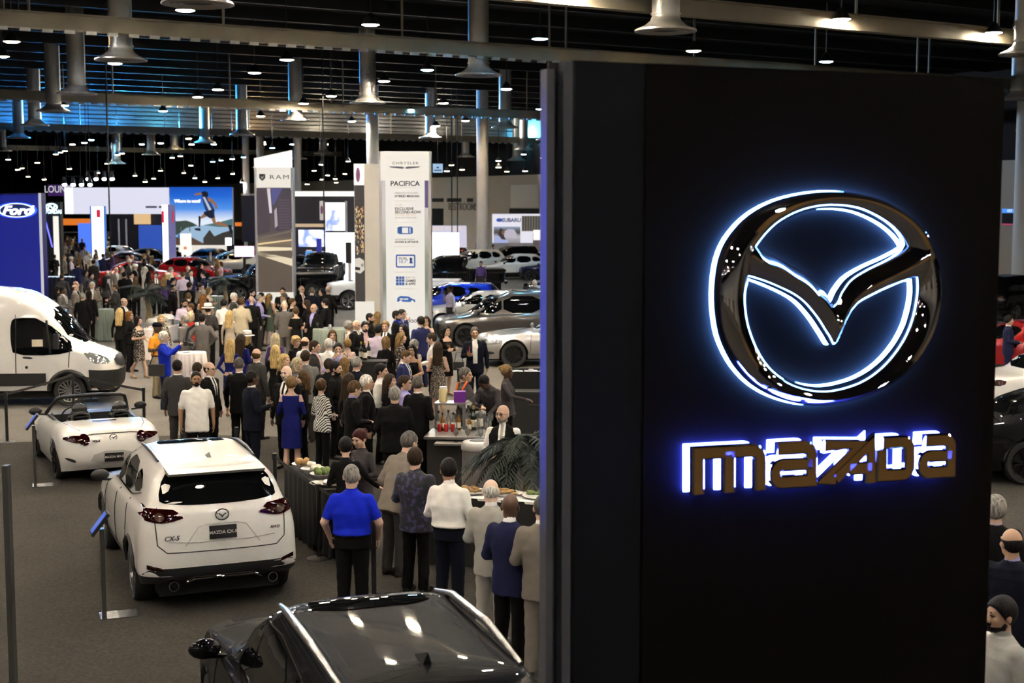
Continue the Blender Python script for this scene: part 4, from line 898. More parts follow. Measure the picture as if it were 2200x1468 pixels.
for (lx,px,py,yaw,src,col,nm,lab) in [
    (0,512,532,180,s300,PRED,'red_coupe','bright red coupe left of the road poster tower'),(0,438,533,150,chr_,PDG,'dark_crossover','dark blue crossover before the white wall under the runner poster'),
    (0,420,552,-25,chr_,PRED,'red_hatchback','red hatchback right of the second white pylon'),(0,304,562,10,s300,PRED,'red_sedan','red sedan left of the second white pylon'),
    (0,290,541,5,s300,PDRED,'maroon_sedan','maroon sedan among the guests left of the second pylon'),(0,302,512,12,chr_,PBRN,'bronze_suv','bronze SUV in front of the far blue lounge'),
    (0,240,527,160,s300,PW,'white_sedan','white sedan right of the first white pylon'),(0,232,506,185,chr_,PBRN,'silver_beige_suv','beige SUV partly hidden by the first white pylon'),
    (0,240,487,190,wsv,PW,'white_suv','white SUV far back right of the first white pylon'),(0,142,505,30,bsv,PBK,'black_suv','black SUV between the blue tower and first white pylon'),
    (0,155,486,200,s300,PBLU if False else PDG,'dark_sedan','dark sedan far back between the blue tower and first white pylon'),(0,170,478,200,s300,PRED,'red_sedan','small red car far back below the lounge banner'),
    (0,486,540,200,chr_,PSIL,'silver_crossover','silver crossover nose behind the red coupe'),(0,655,525,-95,bsv,PBK,'black_suv','black SUV in front of the blue picture wall'),(0,640,548,-80,s300,PBK,'black_sedan','black sedan beside the light blue pylon'),
    (0,690,541,-90,bp,PDG,'dark_truck','dark truck grille right of the light blue pylon'),(0,944,530,170,wsv,PDRED,'maroon_suv','maroon SUV behind the white screen right of the tall white feature tower'),
    (0,300,533,190,s300,PBK,'black_sedan','black sedan with lamp reflections left of the second pylon')]:
    H_={id(s300): 1.48,id(chr_): 1.56,id(wsv): 1.7,id(bsv): 1.78,id(bp): 1.95}[id(src)]
    d=dupcar(src,col,nm);d.pin(0,0,H_,px,py,R(yaw),lab,GC,'truck' if 'truck' in nm else 'car')
wt=dupcar(wr_,PW,'white_pickup_truck');wt.pin(2.85,-.2,1.17,118,668,R(-8),'white pickup truck nose showing behind the van windscreen',GC,'truck')
e1=dupcar(s300,PW,'white_sedan');e1.pin(-1.6,.3,.95,2170,800,R(8),'white car right of the black sign tower',GC)
e2=dupcar(s300,PBK,'black_sedan');e2.pin(-1.2,.3,1.0,2170,890,R(6),'black car with lamp reflections below the white car at the right edge',GC)
e3=dupcar(bsv,PBK,'black_suv');e3.pin(-.6,0,1.78,2165,590,R(40),'black SUV far right in front of the cream column',GC)
e4=dupcar(chr_,PRED,'red_car');e4.pin(-1.9,0,1.0,2146,735,R(20),'red car corner behind the man in navy at the right edge',GC)
# ================================================================ people: one continuous surface grown from a distance field
def rotm(rx=0,ry=0,rz=0):
    return np.array((Matrix.Rotation(rz,3,'Z') @ Matrix.Rotation(ry,3,'Y') @ Matrix.Rotation(rx,3,'X')))
ID3=np.eye(3)
class Fr:
    def __init__(s,Rm=ID3,o=(0,0,0)): s.R=np.asarray(Rm,float);s.o=np.asarray(o,float)
    def mul(s,t): return Fr(s.R @ t.R,s.R @ t.o+s.o)
    def pt(s,p): return s.R @ np.asarray(p,float)+s.o
def about(pivot,Rm): p=np.asarray(pivot,float);return Fr(Rm,p-Rm @ p)
WORLD_FR=Fr()
class Prim:
    def __init__(s,kind,tag_,k=.03,fr=WORLD_FR,**a): s.kind=kind;s.tag=tag_;s.k=k;s.fr=fr;s.a=a;s.wr=0.
    def bbox(s):
        a=s.a
        if s.kind == 'rc':
            r_=max(a['ra'],a['rb']);lo=np.minimum(a['p'],a['q'])-r_;hi=np.maximum(a['p'],a['q'])+r_
        elif s.kind == 'el': lo=np.array(a['c'])-a['r'];hi=np.array(a['c'])+a['r']
        else:
            S=a['S'];lo=np.array([-S[:,1].max(),(S[:,3]-S[:,2]).min(),S[:,0].min()]);hi=np.array([S[:,1].max(),(S[:,3]+S[:,2]).max(),S[:,0].max()])
            if 'cx' in a: lo[0] -= .1;hi[0] += .1
        C=np.array([s.fr.pt((x,y,z)) for x in (lo[0],hi[0]) for y in (lo[1],hi[1]) for z in (lo[2],hi[2])])
        return C.min(0),C.max(0)
    def ev(s,X,Y,Z):
        if s.fr is not WORLD_FR:
            Rm,o=s.fr.R,s.fr.o;x,y,z=X-o[0],Y-o[1],Z-o[2]
            X=Rm[0,0]*x+Rm[1,0]*y+Rm[2,0]*z;Y=Rm[0,1]*x+Rm[1,1]*y+Rm[2,1]*z;Z=Rm[0,2]*x+Rm[1,2]*y+Rm[2,2]*z
        a=s.a
        if s.kind == 'rc':
            p=np.asarray(a['p'],float);q=np.asarray(a['q'],float);d=q-p;L=max(d @ d,1e-9)
            t=np.clip(((X-p[0])*d[0]+(Y-p[1])*d[1]+(Z-p[2])*d[2])/L,0,1)
            r_=np.sqrt((X-p[0]-t*d[0]) ** 2+(Y-p[1]-t*d[1]) ** 2+(Z-p[2]-t*d[2]) ** 2)-(a['ra']+(a['rb']-a['ra'])*t)
        elif s.kind == 'el':
            c,r=a['c'],a['r'];x,y,z=(X-c[0])/r[0],(Y-c[1])/r[1],(Z-c[2])/r[2]
            k0=np.sqrt(x*x+y*y+z*z);k1=np.sqrt((x/r[0]) ** 2+(y/r[1]) ** 2+(z/r[2]) ** 2)
            r_=k0*(k0-1)/np.maximum(k1,1e-6)
        else:
            S=a['S'];zc=np.clip(Z,S[0,0],S[-1,0])
            A=np.interp(zc,S[:,0],S[:,1]);B=np.interp(zc,S[:,0],S[:,2]);C=np.interp(zc,S[:,0],S[:,3])
            n=a.get('n',2.3)
            g=(np.abs(X/A) ** n+np.abs((Y-C)/B) ** n) ** (1/n)
            r_=(g-1)*np.minimum(A,B);cap=np.abs(Z-(S[0,0]+S[-1,0])/2)-(S[-1,0]-S[0,0])/2
            r_=np.maximum(r_,cap)
        if s.wr: r_=r_+s.wr*(np.sin(29*X+17*Z+9*Y)*np.sin(31*Z-23*Y-14*X+3)+.5*np.sin(43*Z+37*X+20*Y))
        return r_
def smin(a,b,k):
    h=np.clip(.5+.5*(b-a)/k,0,1);return b*(1-h)+a*h-k*h*(1-h)
def nets(D,lo,h):
    ins=D<0;nx,ny,nz=D.shape
    c=ins[:-1,:-1,:-1].astype(np.int8)
    tot=sum(ins[i:nx-1+i,j:ny-1+j,k:nz-1+k].astype(np.int8) for i in (0,1) for j in (0,1) for k in (0,1))
    act=(tot>0) & (tot<8);idx=np.full(act.shape,-1,np.int32);I=np.argwhere(act);idx[act]=np.arange(len(I))
    P=np.zeros((len(I),3));cnt=np.zeros(len(I));i,j,k=I.T
    cor={}
    for a in (0,1):
        for b in (0,1):
            for e in (0,1): cor[a,b,e]=D[i+a,j+b,k+e]
    keys=list(cor)
    for u in keys:
        for ax in range(3):
            if u[ax] == 0:
                v=list(u);v[ax]=1;v=tuple(v);da,db=cor[u],cor[v];m=(da<0) != (db<0)
                if not m.any(): continue
                t=da[m]/(da[m]-db[m]);base=np.array(u,float)
                pt=np.tile(base,(m.sum(),1));pt[:,ax]=t;P[m] += pt;cnt[m] += 1
    V=(I+P/np.maximum(cnt,1)[:,None])*h+lo
    Q=[]
    for ax in range(3):
        s0=[slice(1,-1)]*3;s1=[slice(1,-1)]*3;s0[ax]=slice(0,-1);s1[ax]=slice(1,None)
        A,B=ins[tuple(s0)],ins[tuple(s1)];m=A != B;E=np.argwhere(m)
        if not len(E): continue
        off=np.ones(3,int);off[ax]=0;E=E+off;o1,o2=[(1,2),(2,0),(0,1)][ax]
        def cell(d1,d2):
            C=E.copy();C[:,o1] -= d1;C[:,o2] -= d2;return idx[C[:,0],C[:,1],C[:,2]]
        q=np.stack([cell(1,1),cell(0,1),cell(0,0),cell(1,0)],1)
        fl=~A[m];q[fl]=q[fl][:,::-1];Q.append(q)
    Q=np.concatenate(Q);Q=Q[(Q >= 0).all(1)]
    return V,Q
def grow(prims,h,cuts=()):
    bb=[p.bbox() for p in prims];lo=np.min([b[0] for b in bb],0)-3*h;hi=np.max([b[1] for b in bb],0)+3*h
    n=np.ceil((hi-lo)/h).astype(int)+1;Dg=np.full(n,.5,np.float32)
    ax=[lo[i]+np.arange(n[i])*h for i in range(3)]
    for p,b in zip(prims,bb):
        pad=p.k+2.5*h;i0=np.maximum(((b[0]-pad-lo)/h).astype(int),0);i1=np.minimum(((b[1]+pad-lo)/h).astype(int)+2,n)
        X=ax[0][i0[0]:i1[0],None,None];Y=ax[1][None,i0[1]:i1[1],None];Z=ax[2][None,None,i0[2]:i1[2]]
        d=p.ev(X,Y,Z).astype(np.float32);sl=tuple(slice(i0[i],i1[i]) for i in range(3))
        Dg[sl]=smin(Dg[sl],d,max(p.k,1e-4))
    X=ax[0][:,None,None];Y=ax[1][None,:,None];Z=ax[2][None,None,:]
    for f in cuts: Dg=np.maximum(Dg,f(X,Y,Z).astype(np.float32))
    return nets(Dg,lo,h)
A3=lambda*v: np.array(v,float)
HS=1.07
HEADC=A3(0,-.008,1.626)
TAGS=['skin','top','shirt','bottom','shoe','accent','dark','beard']
def hand(pr,w,d,n,side,fr,curl=.5,r=.0088,sc=1.):
    d=d/np.linalg.norm(d);n=n-d*(n @ d);n=n/np.linalg.norm(n);s=np.cross(d,n)*side
    for i in (-1,-.35,.35,1): pr.append(Prim('rc','skin',.012,fr,p=w+s*i*.022*sc,q=w+d*.075*sc+s*i*.027*sc,ra=.016,rb=.0145))
    for i,L in zip((-1.5,-.5,.5,1.5),(.062,.075,.07,.055)):
        b=w+d*.088*sc+s*i*.0185*sc;m=b+(d*.8+n*curl*.6)*L*.55;e=m+(d*(.9-curl)+n*curl*1.2)*L*.55
        pr.append(Prim('rc','skin',.004,fr,p=b,q=m,ra=r,rb=r*.95));pr.append(Prim('rc','skin',.004,fr,p=m,q=e,ra=r*.95,rb=r*.85))
    b=w+d*.03*sc+s*-.034*sc*1;t=b+(d*.6-s*.55+n*.45)*.05;pr.append(Prim('rc','skin',.01,fr,p=b,q=t,ra=.0125,rb=.010));pr.append(Prim('rc','skin',.005,fr,p=t,q=t+(d*.9+n*.3)*.028,ra=.010,rb=.0085))
ARM={
 'down': ((.255,.03,1.12),(.265,-.03,.87),(0,-.12,-1),(-1,0,0)),
 'slight': ((.285,.03,1.13),(.26,-.13,.93),(-.1,-.35,-.9),(-1,0,0)),
 'hold': ((.25,.02,1.13),(.14,-.23,1.16),(-.35,-.9,.25),(-.9,.2,.2)),
 'front': ((.255,.02,1.12),(.09,-.25,1.07),(-.75,-.6,.1),(0,.35,-1)),
 'high': ((.25,-.06,1.17),(.13,-.25,1.33),(-.4,-.5,.8),(-.5,.7,0)),
 'sip': ((.27,-.10,1.20),(.08,-.20,1.47),(-.6,-.3,.6),(-.3,.9,0)),
 'hip': ((.34,.08,1.16),(.215,.02,1.0),(-.7,-.3,-.6),(-.6,.1,.3)),
 'reach': ((.24,-.16,1.20),(.17,-.42,1.14),(-.1,-1,-.15),(-.2,0,-1)),
 'cam': ((.25,-.14,1.25),(.10,-.36,1.44),(-.5,-.8,.3),(-.7,.3,0)),
 'back': ((.27,.14,1.14),(.10,.17,1.0),(-.8,.2,-.4),(0,1,0)),
 'side': ((.33,.02,1.18),(.47,-.12,1.06),(.6,-.6,-.4),(-.3,0,-1)),
 'cross': ((.24,-.03,1.13),(.0,-.20,1.17),(-1,.05,.15),(0,.9,.2)),
}
def body_prims(kind,arms,lean=0.,hy=0.,hp=0.,fat=1.,lod=0,stride=0.,sleeve='long',beardy=False,vest=False):
    fem=kind in ('dress','blouse','gown');pr=[]
    LN=about((0,0,.95),rotm(rx=lean)) if lean else WORLD_FR
    HF=LN.mul(about((0,.02,1.50),rotm(rx=hp,rz=hy))).mul(Fr(ID3,HEADC))
    sw=.148 if fem else .182;f=fat
    wr=.0026
    def P(kind_,tg,k=.03,fr=WORLD_FR,w_=0.,**a): p=Prim(kind_,tg,k,fr,**a);p.wr=w_;pr.append(p);return p
    hipw=.085 if not fem else .08
    for s in (-1,1):
        st=stride*s
        hip=A3(s*hipw,0,.90);kn=A3(s*(hipw+.01),-.01-.10*max(st,-.3),.50);an=A3(s*(hipw+.02),.03-.22*st,.09)
        if kind in ('dress',):
            P('rc','skin',.02,p=hip,q=kn,ra=.082,rb=.052);P('rc','skin',.02,p=kn,q=an+A3(0,0,.18),ra=.05,rb=.047);P('rc','skin',.02,p=an+A3(0,0,.2),q=an,ra=.045,rb=.031)
            P('rc','shoe',.006,p=an+A3(0,.02,-.03),q=an+A3(0,-.14,-.058),ra=.034,rb=.03);P('rc','shoe',.006,p=an+A3(0,.03,-.03),q=an+A3(0,.04,-.08),ra=.016,rb=.01)
        else:
            b_=1.0 if not fem else .88
            P('rc','bottom',.02,p=hip,q=kn,ra=.097*b_*(.6+.4*f),rb=.073*b_,w_=wr);P('rc','bottom',.02,p=kn,q=an+A3(0,0,.0),ra=.073*b_,rb=.064*b_,w_=wr)
            P('rc','shoe',.008,p=an+A3(0,.025,-.045),q=an+A3(s*.015,-.17,-.058),ra=.044,rb=.036)
    if fem:
        S=[(.88,.168,.118,.005),(.98,.158,.108,.0),(1.09,.124,.092,-.003),(1.22,.145,.102,-.006),(1.34,.148,.094,.0),(1.41,.115,.074,.01),(1.455,.066,.056,.014),(1.475,.05,.048,.014)]
    else:
        S=[(.88,.160,.116,.0),(.98,.160,.118,-.002),(1.08,.156,.116,-.004),(1.24,.172,.122,-.002),(1.34,.178,.112,.006),(1.415,.142,.084,.012),(1.455,.082,.066,.016),(1.475,.060,.058,.016)]
    S=np.array(S);S[:,1] *= 1.0 if fem else 1.045;S[:,1] *= np.where(S[:,0]<1.3,f,1+(f-1)*.5);S[:,2] *= np.where(S[:,0]<1.3,1+(f-1)*1.4,1+(f-1)*.4)
    t1='top' if kind != 'gown' else 'top'
    g=.013 if kind in ('suit','coat') else .004
    T=S[S[:,0]>.97].copy();T[:,1:3] += g
    if kind in ('suit','coat'):
        hem=.76 if kind == 'suit' else .60
        P('st','bottom',.02,S=S[:2],n=2.2)
        low=np.array([(hem,.185*f,.132*(1+(f-1)*1.4),.0),(.88,.180*f,.134*(1+(f-1)*1.4),.0),(.98,.168*f+.004,.124*(1+(f-1)*1.4)+.006,-.002)])
        P('st','top',.03,LN,wr,S=np.concatenate([low,T[1:]]),n=2.4)
    elif kind == 'dress':
        low=np.array([(.50,.185,.135,0),(.62,.180,.130,0),(.88,.172*f,.124*f,.005),(.98,.162*f,.112*f,.0)])
        P('st','top',.03,LN,wr*.7,S=np.concatenate([low,T[1:]]),n=2.2)
    elif kind == 'gown':
        low=np.array([(.06,.23,.20,0),(.5,.19,.15,0),(.88,.172*f,.124*f,.005),(.98,.162*f,.112*f,.0)])
        P('st','top',.03,LN,wr*.7,S=np.concatenate([low,T[1:]]),n=2.2)
    elif kind == 'blouse':
        P('st','bottom',.02,S=S[:2],n=2.2)
        low=np.array([(.82,.185*f,.13*f,.0),(.98,.165*f,.115*f,.0)])
        P('st','top',.03,LN,wr,S=np.concatenate([low,T[1:]]),n=2.2)
    else:
        P('st','bottom',.02,S=np.array([(.86,.160*f,.12*f,0),(.995,.163*f,.124*f,-.002)]),n=2.3)
        P('st','accent',.01,S=np.array([(.985,.168*f,.130*f,-.002),(1.022,.167*f,.130*f,-.002)]),n=2.3)
        U=S.copy();U=U[U[:,0]>1.0];U=np.concatenate([[[1.015,.172*f,.134*f,-.002]],U]);U[:,1:3] += .007
        P('st','top',.03,LN,wr*1.3,S=U,n=2.3)
    if fem:
        for s in (-1,1): P('el','top',.04,LN,c=(s*.068,-.085,1.265),r=A3(.062,.055,.062))
    for s,nm in ((1,arms[0]),(-1,arms[1])):
        e,w_,hd,hn=(np.array(v,float)*A3(s,1,1) for v in ARM[nm])
        if fem: e=e*A3(.9,1,1);w_=w_*A3(.94,1,1)
        e=e+A3(s*.05*(f-1),0,0);w_=w_+A3(s*.03*(f-1),-.05*max(0,f-1),0)
        sh=A3(s*(sw+.02*(f-1)),.012,1.378)
        jk=.010 if kind in ('suit','coat') else 0
        q_=.84 if fem else 1.
        up='top' if sleeve != 'none' else 'skin';lw='top' if sleeve == 'long' else 'skin'
        if vest: up=lw='shirt'
        P('rc',up,.035,LN,wr*(up == 'top'),p=sh,q=sh*.3+e*.7,ra=.060*q_+jk,rb=.047*q_+jk*.8+(.008 if sleeve == 'short' else 0))
        P('rc',lw if sleeve != 'short' else 'skin',.02,LN,wr*(lw == 'top'),p=sh*.35+e*.65,q=e,ra=.045*q_+jk*(lw == 'top'),rb=.041*q_+jk*(lw == 'top'))
        ce=w_*.93+e*.07
        P('rc',lw,.02,LN,wr*(lw == 'top'),p=e,q=ce,ra=.042*q_+jk*(lw == 'top'),rb=(.036 if lw == 'top' else .028)*q_+jk*.4*(lw == 'top'))
        if kind in ('suit','coat') and lw == 'top': P('rc','shirt',.004,LN,p=ce,q=w_,ra=.031,rb=.031)
        P('rc','skin',.01,LN,p=ce,q=w_+(w_-e)*.03,ra=.026*q_,rb=.025*q_)
        hand(pr,w_,hd,hn,s,LN,.55 if nm not in ('down','slight') else .3,sc=.92 if fem else 1.,r=.0088 if not lod else .0105)
    nr=.046 if fem else .056
    neck0=LN.pt((0,.018,1.44));P('rc','skin',.02,p=neck0,q=HF.pt((0,.022,-.07)),ra=nr*1.08,rb=nr)
    if kind in ('suit','coat','shirt'):
        c0=LN.pt((0,.016,1.455));c1=LN.pt((0,.012,1.488));P('rc','shirt' if kind != 'shirt' else 'top',.004,p=c0,q=c1,ra=nr*1.26,rb=nr*1.13)
    hs=.96 if fem else 1.
    def H(kd,tg,k=.015,**a): P(kd,tg,k,HF,**{n_: (np.asarray(v_)*HS if not np.isscalar(v_) else v_*HS) for n_,v_ in a.items()})
    H('el','skin',.02,c=(0,.014,.018),r=A3(.075,.094,.097)*hs)
    H('el','skin',.025,c=(0,-.028,-.035),r=A3(.060,.062,.080)*hs)
    H('el','beard' if beardy else 'skin',.02,c=(0,-.058,-.088),r=A3(.034,.028,.024))
    H('rc','beard' if beardy else 'skin',.02,p=(-.042,-.01,-.07),q=(.042,-.01,-.07),ra=.024,rb=.024)
    H('rc','skin',.010,p=(0,-.090,.004),q=(0,-.104,-.028),ra=.009,rb=.0135)
    H('rc','skin',.006,p=(-.013,-.095,-.032),q=(.013,-.095,-.032),ra=.008,rb=.008)
    H('rc','skin',.012,p=(-.04,-.077,.026),q=(.04,-.077,.026),ra=.011,rb=.011)
    for s in (-1,1):
        H('el','skin',.006,c=(s*.079,.012,-.012),r=A3(.011,.022,.033))
        H('el','skin',.015,c=(s*.040,-.066,-.025),r=A3(.022,.02,.02))
        H('el','dark',.002,c=(s*.030,-.0815,.004),r=A3(.0105,.0075,.0048))
        H('rc','dark',.003,p=(s*.016,-.089,.026),q=(s*.044,-.079,.029),ra=.0030,rb=.0024)
    H('el','beard',.003,c=(0,-.091,-.060),r=A3(.023,.009,.0075))
    if beardy: H('el','beard',.006,c=(0,-.090,-.047),r=A3(.026,.008,.005))
    return pr,HF,LN
BODY={}
def body_mesh(key):
    if key in BODY: return BODY[key]
    kind,arms,lean,hy,hp,fat,lod,stride,sleeve,beardy,open_=key
    pr,HF,LN=body_prims(kind,arms,R(lean),R(hy),R(hp),fat,lod,stride,sleeve,beardy,open_ == 'vest')
    h=(.0095,.0135,.021)[lod]
    V,Q=grow(pr,h,[lambda X,Y,Z:-Z+0*X+0*Y])
    C=V[Q].mean(1);best=np.full(len(C),9.);ti=np.zeros(len(C),int)
    for p in pr:
        b=p.bbox();m=((C>b[0]-.05) & (C<b[1]+.05)).all(1)
        if not m.any(): continue
        wr,p.wr=p.wr,0.;d=p.ev(C[m,0],C[m,1],C[m,2])-(.002 if p.tag in ('dark','beard','accent') else (.012 if p.tag == 'top' and kind in ('suit','coat') else 0));p.wr=wr
        i=np.where(m)[0];u=d<best[i];best[i[u]]=d[u];ti[i[u]]=TAGS.index(p.tag)
    L=(C-LN.o) @ LN.R
    x,y,z=L.T;top=ti == 1
    if kind in ('suit','coat'):
        wv=np.interp(z,[1.10,1.16,1.36,1.47],[.0,.022,.062,.055] if open_ == 'v' else ([.05,.05,.06,.05] if open_ == 'o' else [0,0,.0,.03]))
        m=top & (y<-.02) & (np.abs(x)<wv) & (z>(1.10 if open_ != 'o' else .98)) & (z<1.50);ti[m]=2
        m2=(ti == 2) & (y<-.02) & (np.abs(x)<.017) & (z<1.475) & (z>1.0);ti[m2 & (open_ == 'v')]=5
    elif kind in ('dress','gown','blouse') and open_ in ('n','c'):
        m=top & (z>1.415-.05*(y<0)) & (np.abs(x)<.13-.0*z);ti[m]=0
        if open_ == 'c': m=top & (np.abs(x)>.145) & (z>1.31) & (z<1.47);ti[m]=0
    if open_ == 'vest':
        m=top & (y<-.03) & (np.abs(x)<.045) & (z>1.22);ti[m]=2
        m=(ti == 2) & (y<-.03) & (np.abs(x)<.02) & (z>1.2) & (z<1.48);ti[m]=5
    if beardy:
        B=(C-HF.o) @ HF.R;m=(ti == 0) & (B[:,2]<-.072) & (B[:,1]<-.012) & (B[:,2]>-.130);ti[m]=7
    sk=mat('slot_default',(.3,.3,.3))
    me=raw_mesh('body',V,Q.astype(np.int32),[sk]*8,ti,True)
    BODY[key]=(me,HF,LN);return BODY[key]
def hair_mesh(style):
    if ('hair',style) in BODY: return BODY['hair',style]
    t={'buzz': .006,'short': .013,'fringe': .009,'thick': .022,'curly': .030}.get(style,.014)
    E=Prim('el','h',.02,c=(0,.016,.02),r=A3(.0755+t,.0945+t,.097+t));E.wr=.0035 if style != 'curly' else .009
    pr=[E];cuts=[]
    face=lambda X,Y,Z:-((Y+.074)*.785+(Z-.062)*.62)+.25*np.maximum(np.abs(X)-.05,0)*(-1)
    nape=lambda X,Y,Z:-((Y+.010)*.55+(Z+.028)*.835)
    if style == 'buzz': face=lambda X,Y,Z:-((Y+.070)*.785+(Z-.062)*.62)
    if style in ('buzz','short','thick','fringe','curly','bun','updo','pony'): cuts=[face,nape]
    if style == 'fringe': cuts.append(lambda X,Y,Z: (Z-.030)-.25*np.maximum(Y-.05,0)+0*X);cuts.append(lambda X,Y,Z:-(Y+.03)+0*X+0*Z)
    if style == 'thin': cuts=[lambda X,Y,Z:-((Y+.015)*.6+(Z-.075)*.8)+0*X,nape,lambda X,Y,Z:-(Y+.045)+0*X+0*Z] if False else [lambda X,Y,Z:-(Y-.005+.25*(Z-.06))+0*X,nape]
    if style == 'bun': pr.append(Prim('el','h',.015,c=(0,.118,.055),r=A3(.045,.04,.045)))
    if style == 'updo': pr.append(Prim('el','h',.03,c=(0,.085,.02),r=A3(.062,.05,.075)))
    if style == 'pony': pr.append(Prim('rc','h',.02,p=(0,.115,.03),q=(0,.15,-.17),ra=.035,rb=.022))
    open_face=lambda X,Y,Z: np.minimum(np.minimum((.052-np.abs(X))+.4*np.maximum(0,-Z-.02)*0,-(Y+.015)+0*X),-(Z-.062)+0*X-.35*(Y+.08))
    if style == 'bob':
        for s in (-1,1): pr.append(Prim('rc','h',.04,p=(s*.066,.012,-.01),q=(s*.07,.005,-.115),ra=.030,rb=.024))
        pr.append(Prim('rc','h',.04,p=(0,.07,0),q=(0,.07,-.12),ra=.065,rb=.055));cuts=[open_face]
    if style in ('long','longw','half'):
        L={'long':-.34,'longw':-.26,'half':-.32}[style]
        for s in (-1,1): pr.append(Prim('rc','h',.04,p=(s*.064,.016,-.01),q=(s*.082,.045,-.20),ra=.032,rb=.026))
        for xx in (-.05,0,.05): pr.append(Prim('rc','h',.04,p=(xx,.075,-.02),q=(xx*1.25,.115,L),ra=.052,rb=.032))
        if style == 'longw':
            for p in pr: p.wr=.007
        if style == 'half': pr.append(Prim('el','h',.02,c=(0,.11,.02),r=A3(.03,.025,.04)))
        cuts=[open_face]
    V,Q=grow(pr,.0105,cuts)
    me=raw_mesh('hair',V,Q.astype(np.int32),mat('slot_default',(.3,.3,.3)),None,True)
    BODY['hair',style]=me;return me
def hat_mesh(kind):
    if ('hat',kind) in BODY: return BODY['hat',kind]
    q=MB()
    if kind == 'fedora': q.lathe([(.165,.052),(.17,.045),(.10,.058),(.103,.10),(.097,.150),(.07,.165),(.0,.150)],28);q.lathe([(.104,.06),(.106,.06),(.106,.088),(.103,.088)],28,m=1)
    elif kind == 'turban': q.lathe([(.098,.01),(.116,.04),(.112,.10),(.08,.145),(.0,.155)],24)
    else: q.lathe([(.092,.035),(.1,.05),(.098,.09),(.07,.128),(0,.138)],24);q.add([(-.07,-.07,.05),(.07,-.07,.05),(.055,-.165,.04),(-.055,-.165,.04)],[(0,1,2,3),(3,2,1,0)])
    q.V=[(x*.98,y*1.14+.012,z) for x,y,z in q.V]
    me=raw_mesh('hat',q.V,q.F,[mat('slot_default',(.3,.3,.3)),mat('hat_band',(.3,.28,.25),.7)],q.M,40);BODY['hat',kind]=me;return me
def glasses_mesh():
    if 'gl' in BODY: return BODY['gl']
    q=MB()
    for s in (-1,1):
        q.tube([(s*.033+.023*math.cos(t),-.098,.002+.017*math.sin(t)) for t in np.linspace(0,2*PI,12,endpoint=False)],.0028,5,closed=True)
        q.tube([(s*.056,-.094,.006),(s*.080,.01,.006)],.0025,5)
    q.tube([(-.011,-.099,.004),(.011,-.099,.004)],.0025,5)
    BODY['gl']=raw_mesh('glasses',q.V,q.F,mat('glasses_black',(.01,.01,.01),.3),None,True);return BODY['gl']
CLOTH={'blk': (.0055,.0052,.0052),'ink': (.006,.007,.014),'nvy': (.014,.016,.048),'nv2': (.022,.026,.085),'dgy': (.040,.037,.036),'gry': (.115,.105,.098),'mgy': (.17,.165,.16),'lgy': (.36,.34,.30),'tan': (.50,.43,.30),'tau': (.19,.165,.135),'wht': (.80,.77,.72),'crm': (.72,.64,.48),'blu': (.008,.022,.50),'ryl': (.010,.028,.42),'bdr': (.009,.012,.105),'pur': (.075,.045,.16),'lav': (.36,.32,.62),'pnk': (.62,.42,.44),'lil': (.56,.47,.58),'ora': (.88,.33,.03),'red': (.33,.03,.025),'brn': (.10,.055,.03),'khk': (.34,.27,.17),'chr': (.050,.043,.045),'sky': (.25,.40,.75),'grn': (.06,.08,.06),'bge': (.42,.35,.27)}
HAIRC={'bk': (.010,.008,.008),'db': (.030,.018,.010),'br': (.075,.042,.018),'lb': (.19,.115,.045),'bl': (.46,.32,.13),'sb': (.42,.35,.22),'gy': (.24,.225,.20),'wh': (.62,.59,.53),'rd': (.045,.010,.010),'gi': (.20,.085,.025),'sp': (.095,.085,.075)}
SKINC={'l': (.60,.38,.27),'m': (.47,.28,.175),'t': (.30,.165,.09),'d': (.085,.045,.026),'p': (.68,.47,.36)}
